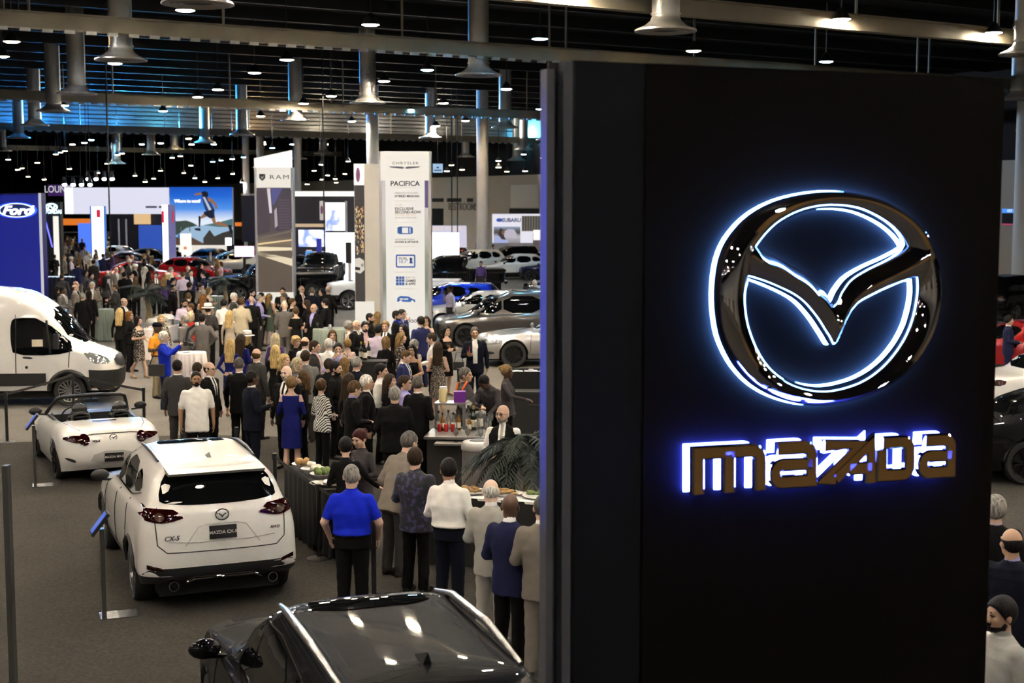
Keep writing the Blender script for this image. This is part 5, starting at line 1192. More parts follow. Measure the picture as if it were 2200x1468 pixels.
def cloth(k):
    n='cloth_'+k
    if n in MATS: return MATS[n]
    if k == 'zebra':
        m=bpy.data.materials.new(n);MATS[n]=m;nt,b=nodes_of(m);b.inputs['Roughness'].default_value=.8
        tc=nt.nodes.new('ShaderNodeTexCoord');sp=nt.nodes.new('ShaderNodeSeparateXYZ');nt.links.new(tc.outputs['Object'],sp.inputs[0])
        ab=nt.nodes.new('ShaderNodeMath');ab.operation='ABSOLUTE';nt.links.new(sp.outputs['X'],ab.inputs[0])
        mu=nt.nodes.new('ShaderNodeMath');mu.operation='MULTIPLY_ADD';mu.inputs[1].default_value=-1.3;nt.links.new(ab.outputs[0],mu.inputs[0]);nt.links.new(sp.outputs['Z'],mu.inputs[2])
        cb=nt.nodes.new('ShaderNodeCombineXYZ');nt.links.new(mu.outputs[0],cb.inputs['X'])
        no=nt.nodes.new('ShaderNodeTexNoise');no.inputs['Scale'].default_value=7;nt.links.new(tc.outputs['Object'],no.inputs['Vector'])
        ns=nt.nodes.new('ShaderNodeMath');ns.operation='MULTIPLY_ADD';ns.inputs[1].default_value=.10;nt.links.new(no.outputs['Fac'],ns.inputs[0]);nt.links.new(mu.outputs[0],ns.inputs[2])
        si=nt.nodes.new('ShaderNodeMath');si.operation='MULTIPLY';si.inputs[1].default_value=105;nt.links.new(ns.outputs[0],si.inputs[0])
        s2=nt.nodes.new('ShaderNodeMath');s2.operation='SINE';nt.links.new(si.outputs[0],s2.inputs[0])
        rp=nt.nodes.new('ShaderNodeValToRGB');rp.color_ramp.interpolation='LINEAR';rp.color_ramp.elements[0].position=.46;rp.color_ramp.elements[1].position=.54
        rp.color_ramp.elements[0].color=(.012,.011,.011,1);rp.color_ramp.elements[1].color=(.75,.72,.66,1)
        md=nt.nodes.new('ShaderNodeMath');md.operation='MULTIPLY_ADD';md.inputs[1].default_value=.5;md.inputs[2].default_value=.5
        nt.links.new(s2.outputs[0],md.inputs[0]);nt.links.new(md.outputs[0],rp.inputs[0]);nt.links.new(rp.outputs[0],b.inputs['Base Color']);return m
    if k in ('seq','flo','flw','vel','cam','str'):
        m=bpy.data.materials.new(n);MATS[n]=m;nt,b=nodes_of(m);b.inputs['Roughness'].default_value=.7
        tc=nt.nodes.new('ShaderNodeTexCoord');no=nt.nodes.new('ShaderNodeTexNoise');sc,cols={'seq': (70,[(.010,.009,.008),(.010,.009,.008),(.62,.50,.40)]),'flo': (24,[(.010,.010,.010),(.012,.011,.010),(.5,.38,.30)]),'flw': (26,[(.68,.50,.44),(.60,.42,.36),(.04,.025,.03)]),'vel': (16,[(.008,.008,.012),(.010,.010,.022),(.045,.038,.11)]),'cam': (24,[(.025,.02,.014),(.2,.165,.11),(.5,.44,.33)]),'str': (20,[(.62,.55,.54),(.66,.58,.58),(.06,.05,.09)])}[k]
        no.inputs['Scale'].default_value=sc;no.inputs['Detail'].default_value=1.5
        if k == 'str':
            no=nt.nodes.new('ShaderNodeTexWave');no.inputs['Scale'].default_value=14;no.inputs['Distortion'].default_value=1.;no.wave_profile='SIN' if hasattr(no,'wave_profile') else no.wave_profile
        nt.links.new(tc.outputs['Object'],no.inputs['Vector']);rp=nt.nodes.new('ShaderNodeValToRGB');e=rp.color_ramp.elements
        e[0].position=.38;e[0].color=(*cols[0],1);e[1].position=.62 if k != 'str' else .92;e[1].color=(*cols[2],1);x=e.new(.54 if k != 'str' else .8);x.color=(*cols[1],1)
        nt.links.new(no.outputs['Fac'],rp.inputs[0]);nt.links.new(rp.outputs[0],b.inputs['Base Color']);return m
    return mat(n,CLOTH[k],1.0 and .85,spec=.12,noise=.18,nscale=9,bump=.12,bscale=45,sheen=.0)
def hairm(k):
    n='hair_'+k
    if n in MATS: return MATS[n]
    m=mat(n,HAIRC[k],.6,spec=.14);nt,b=nodes_of(m)
    tc=nt.nodes.new('ShaderNodeTexCoord');mp=nt.nodes.new('ShaderNodeMapping');mp.inputs['Scale'].default_value=(60,60,9);no=nt.nodes.new('ShaderNodeTexNoise');no.inputs['Scale'].default_value=1;no.inputs['Detail'].default_value=3
    nt.links.new(tc.outputs['Object'],mp.inputs[0]);nt.links.new(mp.outputs[0],no.inputs['Vector']);rp=nt.nodes.new('ShaderNodeValToRGB');c=HAIRC[k]
    rp.color_ramp.elements[0].position=.35;rp.color_ramp.elements[1].position=.68;rp.color_ramp.elements[0].color=(*[v*.45 for v in c],1);rp.color_ramp.elements[1].color=(*[min(1,v*1.5) for v in c],1)
    nt.links.new(no.outputs['Fac'],rp.inputs[0]);nt.links.new(rp.outputs[0],b.inputs['Base Color'])
    bp=nt.nodes.new('ShaderNodeBump');bp.inputs['Strength'].default_value=.5;bp.inputs['Distance'].default_value=.01;nt.links.new(no.outputs['Fac'],bp.inputs['Height']);nt.links.new(bp.outputs['Normal'],b.inputs['Normal'])
    return m
def skinm(k): return mat('skin_'+k,SKINC[k],.5,spec=.35,noise=.08,nscale=14)
M_EYE=mat('eye_dark',(.03,.018,.012),.3)
M_SHOE=mat('shoe_black',(.012,.010,.009),.35)
M_SHOET=mat('shoe_tan',(.30,.19,.12),.45)
POSES={'d': ('down','down'),'s': ('slight','slight'),'h': ('down','hold'),'H': ('hold','down'),'f': ('front','front'),'g': ('slight','high'),'G': ('high','slight'),'p': ('down','sip'),'i': ('hip','hip'),'r': ('reach','reach'),'R': ('down','reach'),'L': ('reach','down'),'c': ('cam','cam'),'b': ('back','back'),'o': ('side','hold'),'x': ('cross','cross'),'hh': ('hold','hold'),'hf': ('front','hold'),'O': ('hold','side')}
def person(px,py,h,rot,kind,pose,hair,hc,cols,label,skin='l',lod=1,lean=0,hy=0,hp=0,fat=1.,stride=0.,sleeve='long',beard=False,open_='v',hat=None,hatc='wht',glasses=False,foot=None,group=None,z0=0.):
    """px,py: the pixel of the top of the head (or, with foot=True, of the feet)."""
    p=G(px,py,z0+h) if not foot else G(px,py,z0)
    key=(kind,POSES[pose],lean,hy,hp,fat,lod,stride,sleeve,beard,open_)
    me,HF,LN=body_mesh(key)
    s=h/1.752
    if lean and not foot:
        t=HF.pt((0,0,.115))*s;r_=R(rot)
        hz=z0+t[2];p=G(px,py,hz);p.x -= t[0]*math.cos(r_)-t[1]*math.sin(r_);p.y -= t[0]*math.sin(r_)+t[1]*math.cos(r_)
    root=empty('person',(p.x,p.y,z0),R(rot));root.scale=(s,s,s)
    tag(root,label,'person',group or 'guests at the reception')
    b=link(bpy.data.objects.new('body',me),root)
    c=(cols+['blk']*4)[:4] if isinstance(cols,list) else (cols.split()+['blk']*4)[:4]
    top,bottom,shirt,acc=c
    ms=[skinm(skin),cloth(top),cloth(shirt),cloth(bottom),M_SHOE if kind != 'dress' else M_SHOET,cloth(acc),M_EYE,hairm(hc) if beard else mat('lips_'+skin,tuple(v*f for v,f in zip(SKINC[skin],(.85,.6,.6))),.45)]
    for i,m in enumerate(ms): b.material_slots[i].link='OBJECT';b.material_slots[i].material=m
    Mx=Matrix([list(HF.R[i]*HS)+[HF.o[i]] for i in range(3)]+[[0,0,0,1]])
    if hair:
        ho=link(bpy.data.objects.new('hair',hair_mesh(hair)),root);ho.matrix_local=Mx
        ho.material_slots[0].link='OBJECT';ho.material_slots[0].material=hairm(hc)
    if hat:
        ho=link(bpy.data.objects.new('hat',hat_mesh(hat)),root);ho.matrix_local=Mx;ho.material_slots[0].link='OBJECT';ho.material_slots[0].material=cloth(hatc)
    if glasses:
        go=link(bpy.data.objects.new('glasses',glasses_mesh()),root);go.matrix_local=Mx
    return root
# ================================================================ the guests (px,py of the head top, height, facing: 0 = to the viewer, 90 = right, 180 = away)
P=person
GB='people at the buffet line';GK='bar and kitchen staff'
def near():
    k=dict(lod=0,group=GB)
    P(755,998,1.80,178,'shirt','s','buzz','gy','blu blk','grey-haired man in a bright blue polo shirt seen from behind',sleeve='short',fat=1.16,**k)
    P(884,930,1.84,140,'suit','f','short','sp','tau dgy wht','man in a brown-grey suit bending over the buffet',lean=24,hp=-8,**k)
    P(893,962,1.76,158,'suit','hh','short','db','vel blk vel','man in a dark floral velvet jacket at the buffet',glasses=True,fat=1.08,hy=25,open_='c',**k)
    P(966,985,1.80,155,'shirt','f','short','bk','wht ink','stout man in a white shirt and dark trousers at the buffet',skin='t',fat=1.18,hy=28,hp=12,**k)
    P(1056,1030,1.78,158,'suit','f','fringe','wh','lgy lgy wht','bald white-haired man in a pale grey suit at the buffet',hy=22,hp=14,skin='p',**k)
    P(1096,1061,1.78,150,'suit','f','','bk','nvy blk wht','bald dark-skinned man in a navy suit at the buffet',skin='d',hy=18,hp=16,**k)
    P(1166,1063,1.82,172,'suit','f','buzz','sp','tau tau wht','man in a taupe suit beside the edge of the black tower',fat=1.06,hp=10,**k)
    k['group']=GK
    P(776,921,1.66,-38,'blouse','f','bun','rd','chr blk','server with dark red hair in a charcoal shirt with white badge',hp=16,open_='x',**k)
    P(742,941,1.66,188,'blouse','O','updo','bk','blk blk','server in black seen from behind, reaching to the left',open_='x',lean=8,**k)
    P(1081,870,1.80,-12,'shirt','f','','gy','blk blk wht lgy','bald man with glasses and goatee in black vest and grey tie',beard=True,glasses=True,open_='vest',hy=-18,**k)
    P(1034,813,1.72,-35,'shirt','r','short','bk','chr blk','bartender leaning over while pouring from a large bottle',skin='d',lean=26,hp=20,**k)
    P(1000,790,1.80,75,'shirt','f','short','sp','chr blk','stocky bartender in a charcoal shirt facing right',fat=1.14,skin='m',**k)
    P(1089,784,1.72,72,'blouse','R','bun','lb','chr blk','bartender with a blonde bun reaching into a black bin',skin='d',open_='x',fat=1.08,**k)
    k['group']='guests at the reception'
    P(625,808,1.72,178,'dress','f','updo','lb','bdr bdr','woman in a royal blue cold-shoulder dress seen from behind',open_='c',**k)
    P(691,814,1.68,138,'blouse','f','bun','br','zebra blk','woman in a black and white zebra-striped top',hy=30,glasses=True,open_='x',**k)
    P(541,797,1.80,125,'suit','hf','buzz','bk','ink ink wht red','man in a dark navy suit clasping his hands, red tie',skin='d',glasses=True,fat=1.06,**k)
    P(514,768,1.82,165,'suit','d','buzz','sp','blk blk wht','tall man in a black suit turned away, left of the clasped-hands man',hy=20,**k)
    P(615,786,1.82,-22,'suit','d','','gy','blk blk wht','smiling bald man in black facing the woman in blue',fat=1.1,skin='p',beard=True,**k)
    P(650,797,1.68,-75,'blouse','d','longw','br','blk blk','dark-haired woman in black just right of the smiling bald man',open_='x',**k)
    P(421,798,1.80,18,'suit','d','buzz','bk','wht blk wht wht','bearded chef in a white coat walking toward the camera',skin='t',beard=True,fat=1.06,stride=.5,sleeve='short',open_='c',**k)
    P(381,773,1.80,172,'suit','d','buzz','bk','dgy dgy wht','man in a dark grey jacket just left of the white-coated chef',skin='m',**k)
    P(450,778,1.78,68,'suit','d','fringe','bk','blk blk wht','balding man in a black suit just right of the chef',glasses=True,**k)
    P(848,831,1.80,180,'suit','f','short','gy','blk blk blk','broad man in black with grey hair, seen from behind at the bar',fat=1.22,**k)
    P(898,808,1.82,150,'suit','f','buzz','sp','blk blk wht','balding man in a black suit at the bar counter end',hy=20,**k)
    P(758,818,1.78,118,'suit','f','short','br','blk blk lav','man with brown hair in a black suit holding a phone',hp=14,glasses=True,**k)
    P(788,806,1.78,95,'suit','d','short','wh','blk blk wht','man with wavy grey hair and black suit in profile',skin='m',**k)
near()
def mid():
    k=dict(lod=1)
    P(352,713,1.76,92,'suit','c','thick','wh','ryl nvy lil','white-haired photographer in a blue jacket raising a camera',glasses=True,open_='c',group='guests at the reception',**k)
    P(338,694,1.80,62,'shirt','h','','bk','ora khk','man in an orange polo shirt and dark cap',skin='d',sleeve='short',hat='cap',hatc='ink',**k)
    P(346,677,1.66,20,'gown','d','bob','bl','cam cam','blonde woman in a patterned dress behind the orange polo',**k)
    P(297,680,1.65,65,'dress','hf','bob','bk','flo flo','black-haired woman in a dark patterned skirt walking right',sleeve='short',open_='n',stride=.7,**k)
    P(257,662,1.68,175,'blouse','d','long','bl','blk blk','woman with long blonde hair in black, seen from behind at left',open_='x',**k)
    P(278,669,1.68,70,'blouse','h','bob','gi','blk blk','red-brown haired woman in black beside the long-haired blonde',open_='x',**k)
    P(266,640,1.78,62,'suit','h','fringe','bk','blk blk wht','balding dark-haired man in black suit near the green-cloth table',**k)
    P(396,677,1.76,-105,'suit','f','short','gy','gry gry wht','grey-haired man in a grey jacket at the buffet island',**k)
    P(434,674,1.80,186,'suit','i','short','bk','gry gry wht','man in a grey suit with hands on hips, back to the camera',**k)
    P(447,655,1.80,172,'suit','f','fringe','db','dgy blk wht','man in a white fedora and dark grey suit',hat='fedora',**k)
    P(410,670,1.66,172,'blouse','d','bob','sb','red blk','woman with ash blonde bob in a rust red top',open_='x',**k)
    P(427,666,1.66,170,'blouse','d','long','bk','blk blk','black-haired woman beside the fedora man',open_='x',**k)
    P(481,643,1.78,168,'shirt','f','short','bk','wht blk','dark-haired man in a loose white shirt left of the beige suit',**k)
    P(518,640,1.84,178,'suit','f','short','br','tan lgy wht','man in a beige suit seen from behind',hy=-20,fat=1.06,**k)
    P(493,667,1.66,172,'dress','d','long','bl','bge bge','woman with long blonde hair in a grey lace dress',**k)
    P(503,630,1.80,85,'suit','h','thick','wh','dgy blk wht','white-haired man in a dark jacket left of the beige suit',glasses=True,**k)
    P(541,622,1.78,72,'suit','h','short','bk','ryl blk wht','man in a bright blue blazer behind the beige suit',beard=True,**k)
    P(540,636,1.80,178,'suit','d','','gy','blk blk wht','bald man in a black suit right of the beige suit',**k)
    P(557,633,1.78,110,'shirt','f','buzz','gy','lav dgy','man in a lavender shirt with greying crew cut',**k)
    P(562,629,1.74,100,'suit','d','short','bk','blk blk wht','dark-haired person behind the lavender shirt',**k)
    P(578,631,1.70,160,'dress','f','long','lb','grn grn','woman with long brown hair and bare arms before the road poster tower',sleeve='none',open_='n',hy=-30,**k)
    P(607,618,1.80,2,'suit','hf','short','bk','blk blk wht','man in black facing the camera below the road poster tower',skin='m',**k)
    P(610,630,1.74,-70,'suit','g','short','sp','blk blk wht','man raising a hand in conversation below the road poster tower',skin='m',**k)
    P(611,647,1.82,178,'suit','f','','gy','gry gry wht','bald man in a fitted grey suit, back to the camera',skin='p',**k)
    P(636,660,1.68,160,'dress','hf','short','br','blk blk','short-haired woman in a little black dress',sleeve='short',open_='n',hy=30,**k)
    P(628,641,1.66,100,'blouse','f','updo','br','blk blk','woman with pinned-up brown hair behind the grey suit',open_='n',**k)
    P(648,614,1.80,42,'suit','hf','fringe','wh','blk blk wht red','white-haired man in black suit with a red tie',glasses=True,**k)
    P(670,617,1.80,178,'suit','d','buzz','sp','ink ink wht','man in a dark suit seen from behind, right of the red tie',**k)
    P(691,620,1.70,-45,'dress','h','longw','bk','blk blk','woman with long black hair between two dark suits',**k)
    P(705,615,1.82,165,'suit','d','fringe','gy','blk blk wht','balding man in black at the right of the group by the white truck',**k)
    P(674,653,1.76,-32,'suit','h','fringe','gy','blk blk lav lav','bald man with glasses and lavender tie in a black suit',glasses=True,fat=1.08,skin='m',**k)
    P(699,642,1.80,-105,'suit','f','short','bk','blk blk wht','dark-haired man in black suit facing left by the round table',fat=1.06,open_='o',**k)
    P(658,645,1.68,-80,'dress','h','long','db','blk blk','dark-haired woman in black left of the bald man with glasses',**k)
    P(592,716,1.66,178,'blouse','d','long','sb','pur blk','woman with long ash blonde hair in a purple cardigan',open_='x',**k)
    P(592,742,1.68,176,'dress','d','half','bl','blk blk','woman with half-up blonde hair and open-backed black dress',open_='n',**k)
    P(611,761,1.70,62,'blouse','d','longw','bl','blk blk','blonde woman with wavy hair in profile behind the bald man',open_='n',**k)
    P(639,769,1.68,66,'blouse','d','bob','sb','gry blk','woman with a silver-blonde bob and fringe',open_='x',**k)
    P(636,723,1.66,38,'blouse','d','curly','bl','blk blk','woman with short curly blonde hair in black',open_='x',**k)
    P(656,724,1.78,140,'shirt','f','fringe','db','wht blk','balding man in a white shirt right of the curly blonde',hy=20,**k)
    P(676,732,1.80,80,'suit','d','short','db','dgy dgy pnk','man with dark hair and grey jacket in profile',skin='l',open_='o',**k)
    P(706,727,1.78,176,'shirt','f','buzz','wh','wht gry','white-haired man in a white shirt seen from behind',skin='p',fat=1.08,**k)
    P(714,709,1.76,12,'suit','d','long','br','tau blk wht','man with long brown hair beside the green round table',**k)
    P(726,737,1.78,8,'shirt','p','short','bk','lav blk','man in a lavender shirt sipping a drink',fat=1.14,**k)
    P(746,728,1.64,-150,'blouse','d','short','lb','flw blk','woman with short light brown hair in a white floral top',open_='n',sleeve='short',**k)
    P(749,690,1.66,105,'blouse','f','curly','gy','flw flo','woman with curly grey hair in a pink floral blouse',open_='x',**k)
    P(766,688,1.76,60,'suit','h','','gy','blk blk wht','bald man behind the curly grey hair',**k)
    P(656,753,1.80,178,'suit','f','short','db','mgy dgy wht','dark-haired man in a light grey jacket, back to camera',fat=1.05,**k)
    P(495,729,1.70,174,'dress','b','long','bl','bdr bdr','blonde woman in a dark blue dress at left of the crowd',open_='x',**k)
    P(518,718,1.72,160,'dress','o','long','db','bdr bdr','brown-haired woman in blue leaning on the blonde in blue',open_='n',**k)
    P(531,714,1.68,170,'blouse','d','bob','bl','blk blk','blonde wearing a white straw hat behind the two blue dresses',hat='fedora',open_='x',**k)
    P(552,749,1.80,140,'suit','d','fringe','br','dgy dgy wht','balding brown-haired man in a charcoal suit',hy=25,glasses=True,**k)
    P(721,777,1.78,78,'shirt','d','short','bk','blk blk','bearded man in a black shirt, head in profile to the right',beard=True,**k)
    P(706,770,1.76,165,'suit','d','buzz','db','blk blk blk','crew-cut man in black behind the bearded profile',**k)
    P(741,768,1.68,150,'blouse','d','long','lb','bge blk','woman with long light brown hair in beige',open_='n',**k)
    P(766,766,1.80,150,'suit','d','buzz','gy','ink ink wht','bald grey-stubbled man in a dark suit beside tall wine bottles',**k)
    P(750,802,1.68,140,'blouse','d','long','db','dgy blk','woman with long dark brown hair in a grey jacket',open_='x',**k)
    P(819,782,1.80,82,'shirt','f','short','bk','wht blk','black-haired man in a white shirt, profile to the right',fat=1.1,**k)
    P(870,807,1.76,78,'shirt','f','short','db','lav blk','man with black-rimmed glasses and lavender shirt at the bar',glasses=True,**k)
    P(838,804,1.66,68,'blouse','d','long','db','blk blk','dark-haired woman in profile between two men at the bar',open_='x',**k)
    P(784,691,1.80,22,'suit','f','short','bk','blk blk pnk','bearded smiling man in black with a pink shirt',beard=True,open_='o',**k)
    P(795,673,1.80,85,'suit','d','buzz','bk','blk blk blk','bearded man with grey temples behind the pink shirt',beard=True,**k)
    P(811,670,1.70,150,'blouse','h','long','lb','blk blk','light-brown-haired woman before the tall white feature tower',open_='n',**k)
    P(812,697,1.80,176,'shirt','d','short','bk','lil dgy','man in a pale short-sleeved shirt seen from behind',sleeve='short',fat=1.1,**k)
    P(828,690,1.80,-10,'suit','d','short','lb','blk blk wht','blond man in a black suit facing the camera',**k)
    P(829,723,1.68,160,'blouse','f','bob','lb','blk blk','woman with a light brown bob in a black top',open_='x',fat=1.1,**k)
    P(862,715,1.70,75,'blouse','h','long','lb','flo flo','woman with ombre hair in a black floral dress, in profile',open_='x',**k)
    P(885,741,1.66,-12,'dress','f','longw','bk','blk blk','curly-haired woman in an off-shoulder black dress',sleeve='none',open_='n',skin='m',**k)
    P(869,752,1.76,72,'suit','f','buzz','br','nv2 nv2 wht','balding man in a navy jacket looking down',hp=16,**k)
    P(892,731,1.74,150,'shirt','f','short','gy','str blk','grey-haired man in a striped shirt behind the curly-haired woman',lean=18,**k)
    P(852,668,1.82,82,'suit','d','short','bk','blk blk ryl','dark-haired man in black before the tall white feature tower',beard=True,**k)
    P(864,665,1.82,58,'suit','p','short','bk','nv2 nvy lav','man in navy sipping beside the tall white feature tower',glasses=True,**k)
    P(904,680,1.80,-150,'suit','d','short','bk','nv2 nvy wht','man in a navy suit turned away, right of the tall white feature tower',**k)
    P(916,680,1.68,-8,'dress','d','longw','db','bge blk','woman with long wavy hair behind the navy suit',sleeve='none',open_='n',**k)
    P(866,697,1.68,-40,'blouse','d','long','bk','blk blk','smiling woman with straight black hair',open_='n',**k)
    P(930,715,1.78,-95,'shirt','f','short','db','wht blk','man with glasses in a white shirt looking down left',glasses=True,hp=12,**k)
    P(941,735,1.68,172,'dress','f','long','db','seq seq','woman in a glittering sequinned dress seen from behind',sleeve='none',**k)
    P(959,700,1.70,42,'dress','hh','longw','bk','blk blk','smiling dark-haired woman in black with handbag and drink',open_='n',**k)
    P(1020,703,1.84,4,'suit','h','short','sp','ink ink wht','man in an open navy blazer and white shirt holding a drink',skin='m',open_='o',fat=1.05,**k)
    P(967,614,1.76,-60,'shirt','p','short','bk','lil dgy','man in a pale shirt on the phone beside the minivan',skin='d',**k)
    P(424,779,1.66,160,'blouse','d','short','db','blk blk','short-haired person in black behind the chef',open_='x',**k)
    P(135,616,1.82,75,'suit','f','short','bk','gry gry wht','dark-skinned man in a grey suit left of the green-cloth table',skin='d',**k)
    P(161,611,1.78,100,'suit','f','fringe','br','tau khk wht','man in a tan jacket behind the grey suit at left',**k)
    P(177,629,1.76,172,'coat','d','buzz','gy','blk blk blk','crew-cut man in a long black coat by the green-cloth table',**k)
    P(191,624,1.72,175,'coat','d','bob','bk','blk blk blk','dark-haired person in a long black coat by the green-cloth table',**k)
    P(198,606,1.80,5,'suit','f','short','wh','tau tau wht','white-haired man in a grey-brown blazer and white shirt',open_='o',**k)
    P(247,610,1.80,-82,'suit','hf','buzz','br','dgy dgy dgy','heavyset man in a dark jacket writing at a high table',fat=1.16,**k)
    P(124,614,1.68,100,'blouse','d','long','bk','blk blk','woman with long black hair beside the deep blue tower',open_='x',**k)
    P(396,641,1.76,30,'shirt','f','short','bk','lil blk','bearded man in a mauve shirt behind the buffet island',beard=True,hp=16,**k)
    P(409,652,1.78,-70,'shirt','f','buzz','br','blk blk wht blk','waiter in a black vest and white sleeves at the buffet island',open_='vest',**k)
    P(405,629,1.78,172,'suit','d','buzz','br','blk blk wht','crew-cut man in black behind the buffet island',**k)
    P(437,632,1.70,170,'dress','d','long','gi','bge blk','woman with very long auburn hair seen from behind',sleeve='none',open_='n',**k)
    P(449,617,1.70,80,'dress','h','bob','lb','bge bge','woman in a pale beige dress beside the small palm',sleeve='none',**k)
    P(432,610,1.76,60,'suit','h','short','bk','tau blk wht','dark-haired man in a taupe jacket near the auburn hair',**k)
    P(437,622,1.68,170,'blouse','d','bob','gy','dgy blk','grey-haired woman just behind the auburn hair',open_='x',**k)
mid()
def far():
    k=dict(lod=2,group='guests farther back in the hall')
    for a in [(133,588,1.8,178,'suit','h','buzz','db','dgy dgy dgy','man in a dark shirt with raised hand right of the deep blue tower'),(163,604,1.76,100,'suit','f','fringe','br','blk blk wht','balding man in black behind the tan jacket'),
      (184,581,1.7,80,'blouse','f','bob','db','chr blk','woman in charcoal left of the tall dark suit'),(196,586,1.76,70,'suit','f','short','bk','chr blk chr','dark-haired man in charcoal leaning over a high table'),(226,592,1.68,160,'blouse','d','long','bk','dgy blk','woman with black hair beside the flower table'),
      (267,584,1.82,175,'suit','d','short','bk','blk blk blk','broad man in black seen from behind near the tall palm'),(282,586,1.74,60,'suit','d','short','bk','blk blk wht','dark-haired man right of the broad man in black'),(292,594,1.68,170,'blouse','d','long','br','grn blk','brown-haired woman beside the tall palm'),
      (167,563,1.8,178,'suit','f','buzz','br','nv2 gry nv2','man in a navy jacket at the far counter'),(201,558,1.82,172,'suit','d','short','bk','dgy dgy wht','man in a charcoal suit with his back turned, centre left'),(221,545,1.84,178,'suit','d','buzz','db','nvy nvy nvy','tall man in dark navy below the first white pylon'),
      (188,540,1.78,160,'shirt','d','buzz','gy','wht dgy','man in a white shirt below the first white pylon'),(195,547,1.7,150,'shirt','d','buzz','wh','crm dgy','white-haired person in cream left of the dark navy man'),(153,552,1.74,100,'shirt','f','','bk','lil dgy','person in a white cap leaning over the far counter'),(207,549,1.74,120,'shirt','d','short','lb','sky dgy','person in a light blue shirt behind the charcoal suit'),
      (278,558,1.76,60,'suit','d','','wh','dgy dgy wht','man in a white turban and dark jacket'),(290,568,1.78,90,'suit','d','fringe','gy','blk blk wht','balding man in black right of the white turban'),(311,561,1.68,150,'gown','d','bob','bk','wht wht','woman in a white outfit near the red sedan'),(320,583,1.66,160,'blouse','d','long','bk','dgy blk','dark-haired woman behind the tall palm'),
      (241,541,1.8,-70,'suit','f','short','br','pur dgy lil','man in a plum jacket beside the hanging cable'),(250,574,1.74,40,'suit','d','fringe','br','tau dgy wht','balding man behind the flower table'),(262,573,1.74,100,'suit','d','short','gy','gry dgy wht','grey-haired man behind the flower table'),(275,550,1.76,90,'suit','d','short','gy','nvy dgy wht','grey-haired man in navy beside the maroon sedan'),(284,548,1.76,60,'suit','d','fringe','lb','nvy nvy wht','balding man in navy beside the maroon sedan'),
      (393,584,1.82,170,'shirt','d','buzz','br','lil dgy','tall man in a pale pink shirt seen from behind'),(410,580,1.78,30,'suit','d','short','db','nvy nvy wht','smiling man in navy beside the pink shirt'),(437,583,1.8,-80,'suit','f','short','bk','nvy nvy wht','dark-haired man in navy facing left by the small palm'),(432,566,1.74,60,'suit','d','long','bk','blk blk blk','woman with black hair in a black suit behind the navy man'),(404,571,1.76,150,'suit','d','fringe','wh','gry dgy wht','bald man behind the smiling man in navy'),
      (367,574,1.76,110,'shirt','d','short','gy','crm dgy','grey-haired man in cream beside the second white pylon'),(359,586,1.7,160,'blouse','d','bob','bl','nvy blk','person in a cream cap below the second white pylon'),(353,596,1.68,170,'blouse','d','long','lb','pur blk','light-haired woman in purple below the second pylon'),(372,597,1.72,100,'suit','d','short','bk','blk blk wht','dark-haired person in front of the second pylon'),
      (407,606,1.78,150,'suit','d','short','bk','blk blk wht','dark-haired man in a black jacket before the pink shirt'),(371,611,1.8,80,'suit','d','buzz','bk','blk blk blk','tall man in black between the palms'),(381,531,1.8,175,'shirt','d','buzz','bk','blk dgy','man in a black T-shirt standing by the white kiosk'),(474,562,1.66,-60,'blouse','d','bob','br','pnk blk','woman in pink beside the red coupe'),
      (1033,561,1.76,-20,'shirt','d','buzz','db','pur dgy','man in a purple shirt behind the black pickup'),(1149,601,1.76,178,'suit','d','buzz','wh','grn dgy wht','grey-haired man in dark green by the black sedan nose'),(1060,526,1.76,60,'shirt','d','short','bk','nvy dgy','man in navy beside the round column'),
      (2168,678,1.78,75,'suit','f','short','bk','nvy nvy wht','man in a navy suit right of the black tower')]:
        kw={}
        if 'turban' in a[9]: kw=dict(hat='turban')
        if 'cap' in a[9].split(): kw=dict(hat='cap',hatc='wht' if 'white' in a[9] else 'crm')
        P(*a,**kw,**k)
    rn=random.Random(11);tops=['blk','dgy','nvy','tau','bge','gry','wht','chr','lil','brn'];cn={'blk': 'black','dgy': 'charcoal','nvy': 'navy','tau': 'taupe','bge': 'beige','gry': 'grey','wht': 'white','chr': 'dark grey','lil': 'mauve','brn': 'brown'}
    hn={'bk': 'black','db': 'dark brown','br': 'brown','lb': 'light brown','gy': 'grey','bl': 'blonde'}
    spots=[(97,508),(104,517),(96,530),(110,528),(118,505),(108,497),(122,520),(131,533),(99,552),(117,547),(128,512),(140,521),(119,561),(138,548),(148,535),(144,507),(156,517),(152,528),(164,540),(168,524),(176,513),(181,528),(160,506),(171,546),(205,536),(230,533),(213,525),(203,521),(310,545),(327,549),(318,537),(452,540),(335,585),(302,553),(465,556)]
    used=set()
    for i,(x,y) in enumerate(spots):
        fem=rn.random()<.4;t=rn.choice(tops);hc=rn.choice(list(hn));place='just right of the deep blue tower' if x<112 else ('in the packed far aisle, left part' if x<140 else ('in the packed far aisle, right part' if x<190 else ('below the first white pylon' if x<240 else ('near the red cars, left of the second pylon' if x<345 else 'among cars under the runner poster'))))
        lab='%s-haired %s in %s %s'%(hn[hc],'woman' if fem else 'man',cn[t],place)
        while lab in used: t=rn.choice(tops);hc=rn.choice(list(hn));lab='%s-haired %s in %s %s'%(hn[hc],'woman' if fem else 'man',cn[t],place)
        used.add(lab)
        P(x,y,rn.uniform(1.6,1.7) if fem else rn.uniform(1.72,1.84),rn.choice([170,178,160,20,-30,90,-90]),'blouse' if fem else 'suit',rn.choice(['d','h','f']),rn.choice(['long','bob']) if fem else rn.choice(['short','buzz']),hc,[t,'blk','wht'],lab,**k)
far()
P(2140,1066,1.80,165,'suit','d','thick','gy','blk blk lil','grey-haired man in black showing at the right edge of the tower',lod=0)
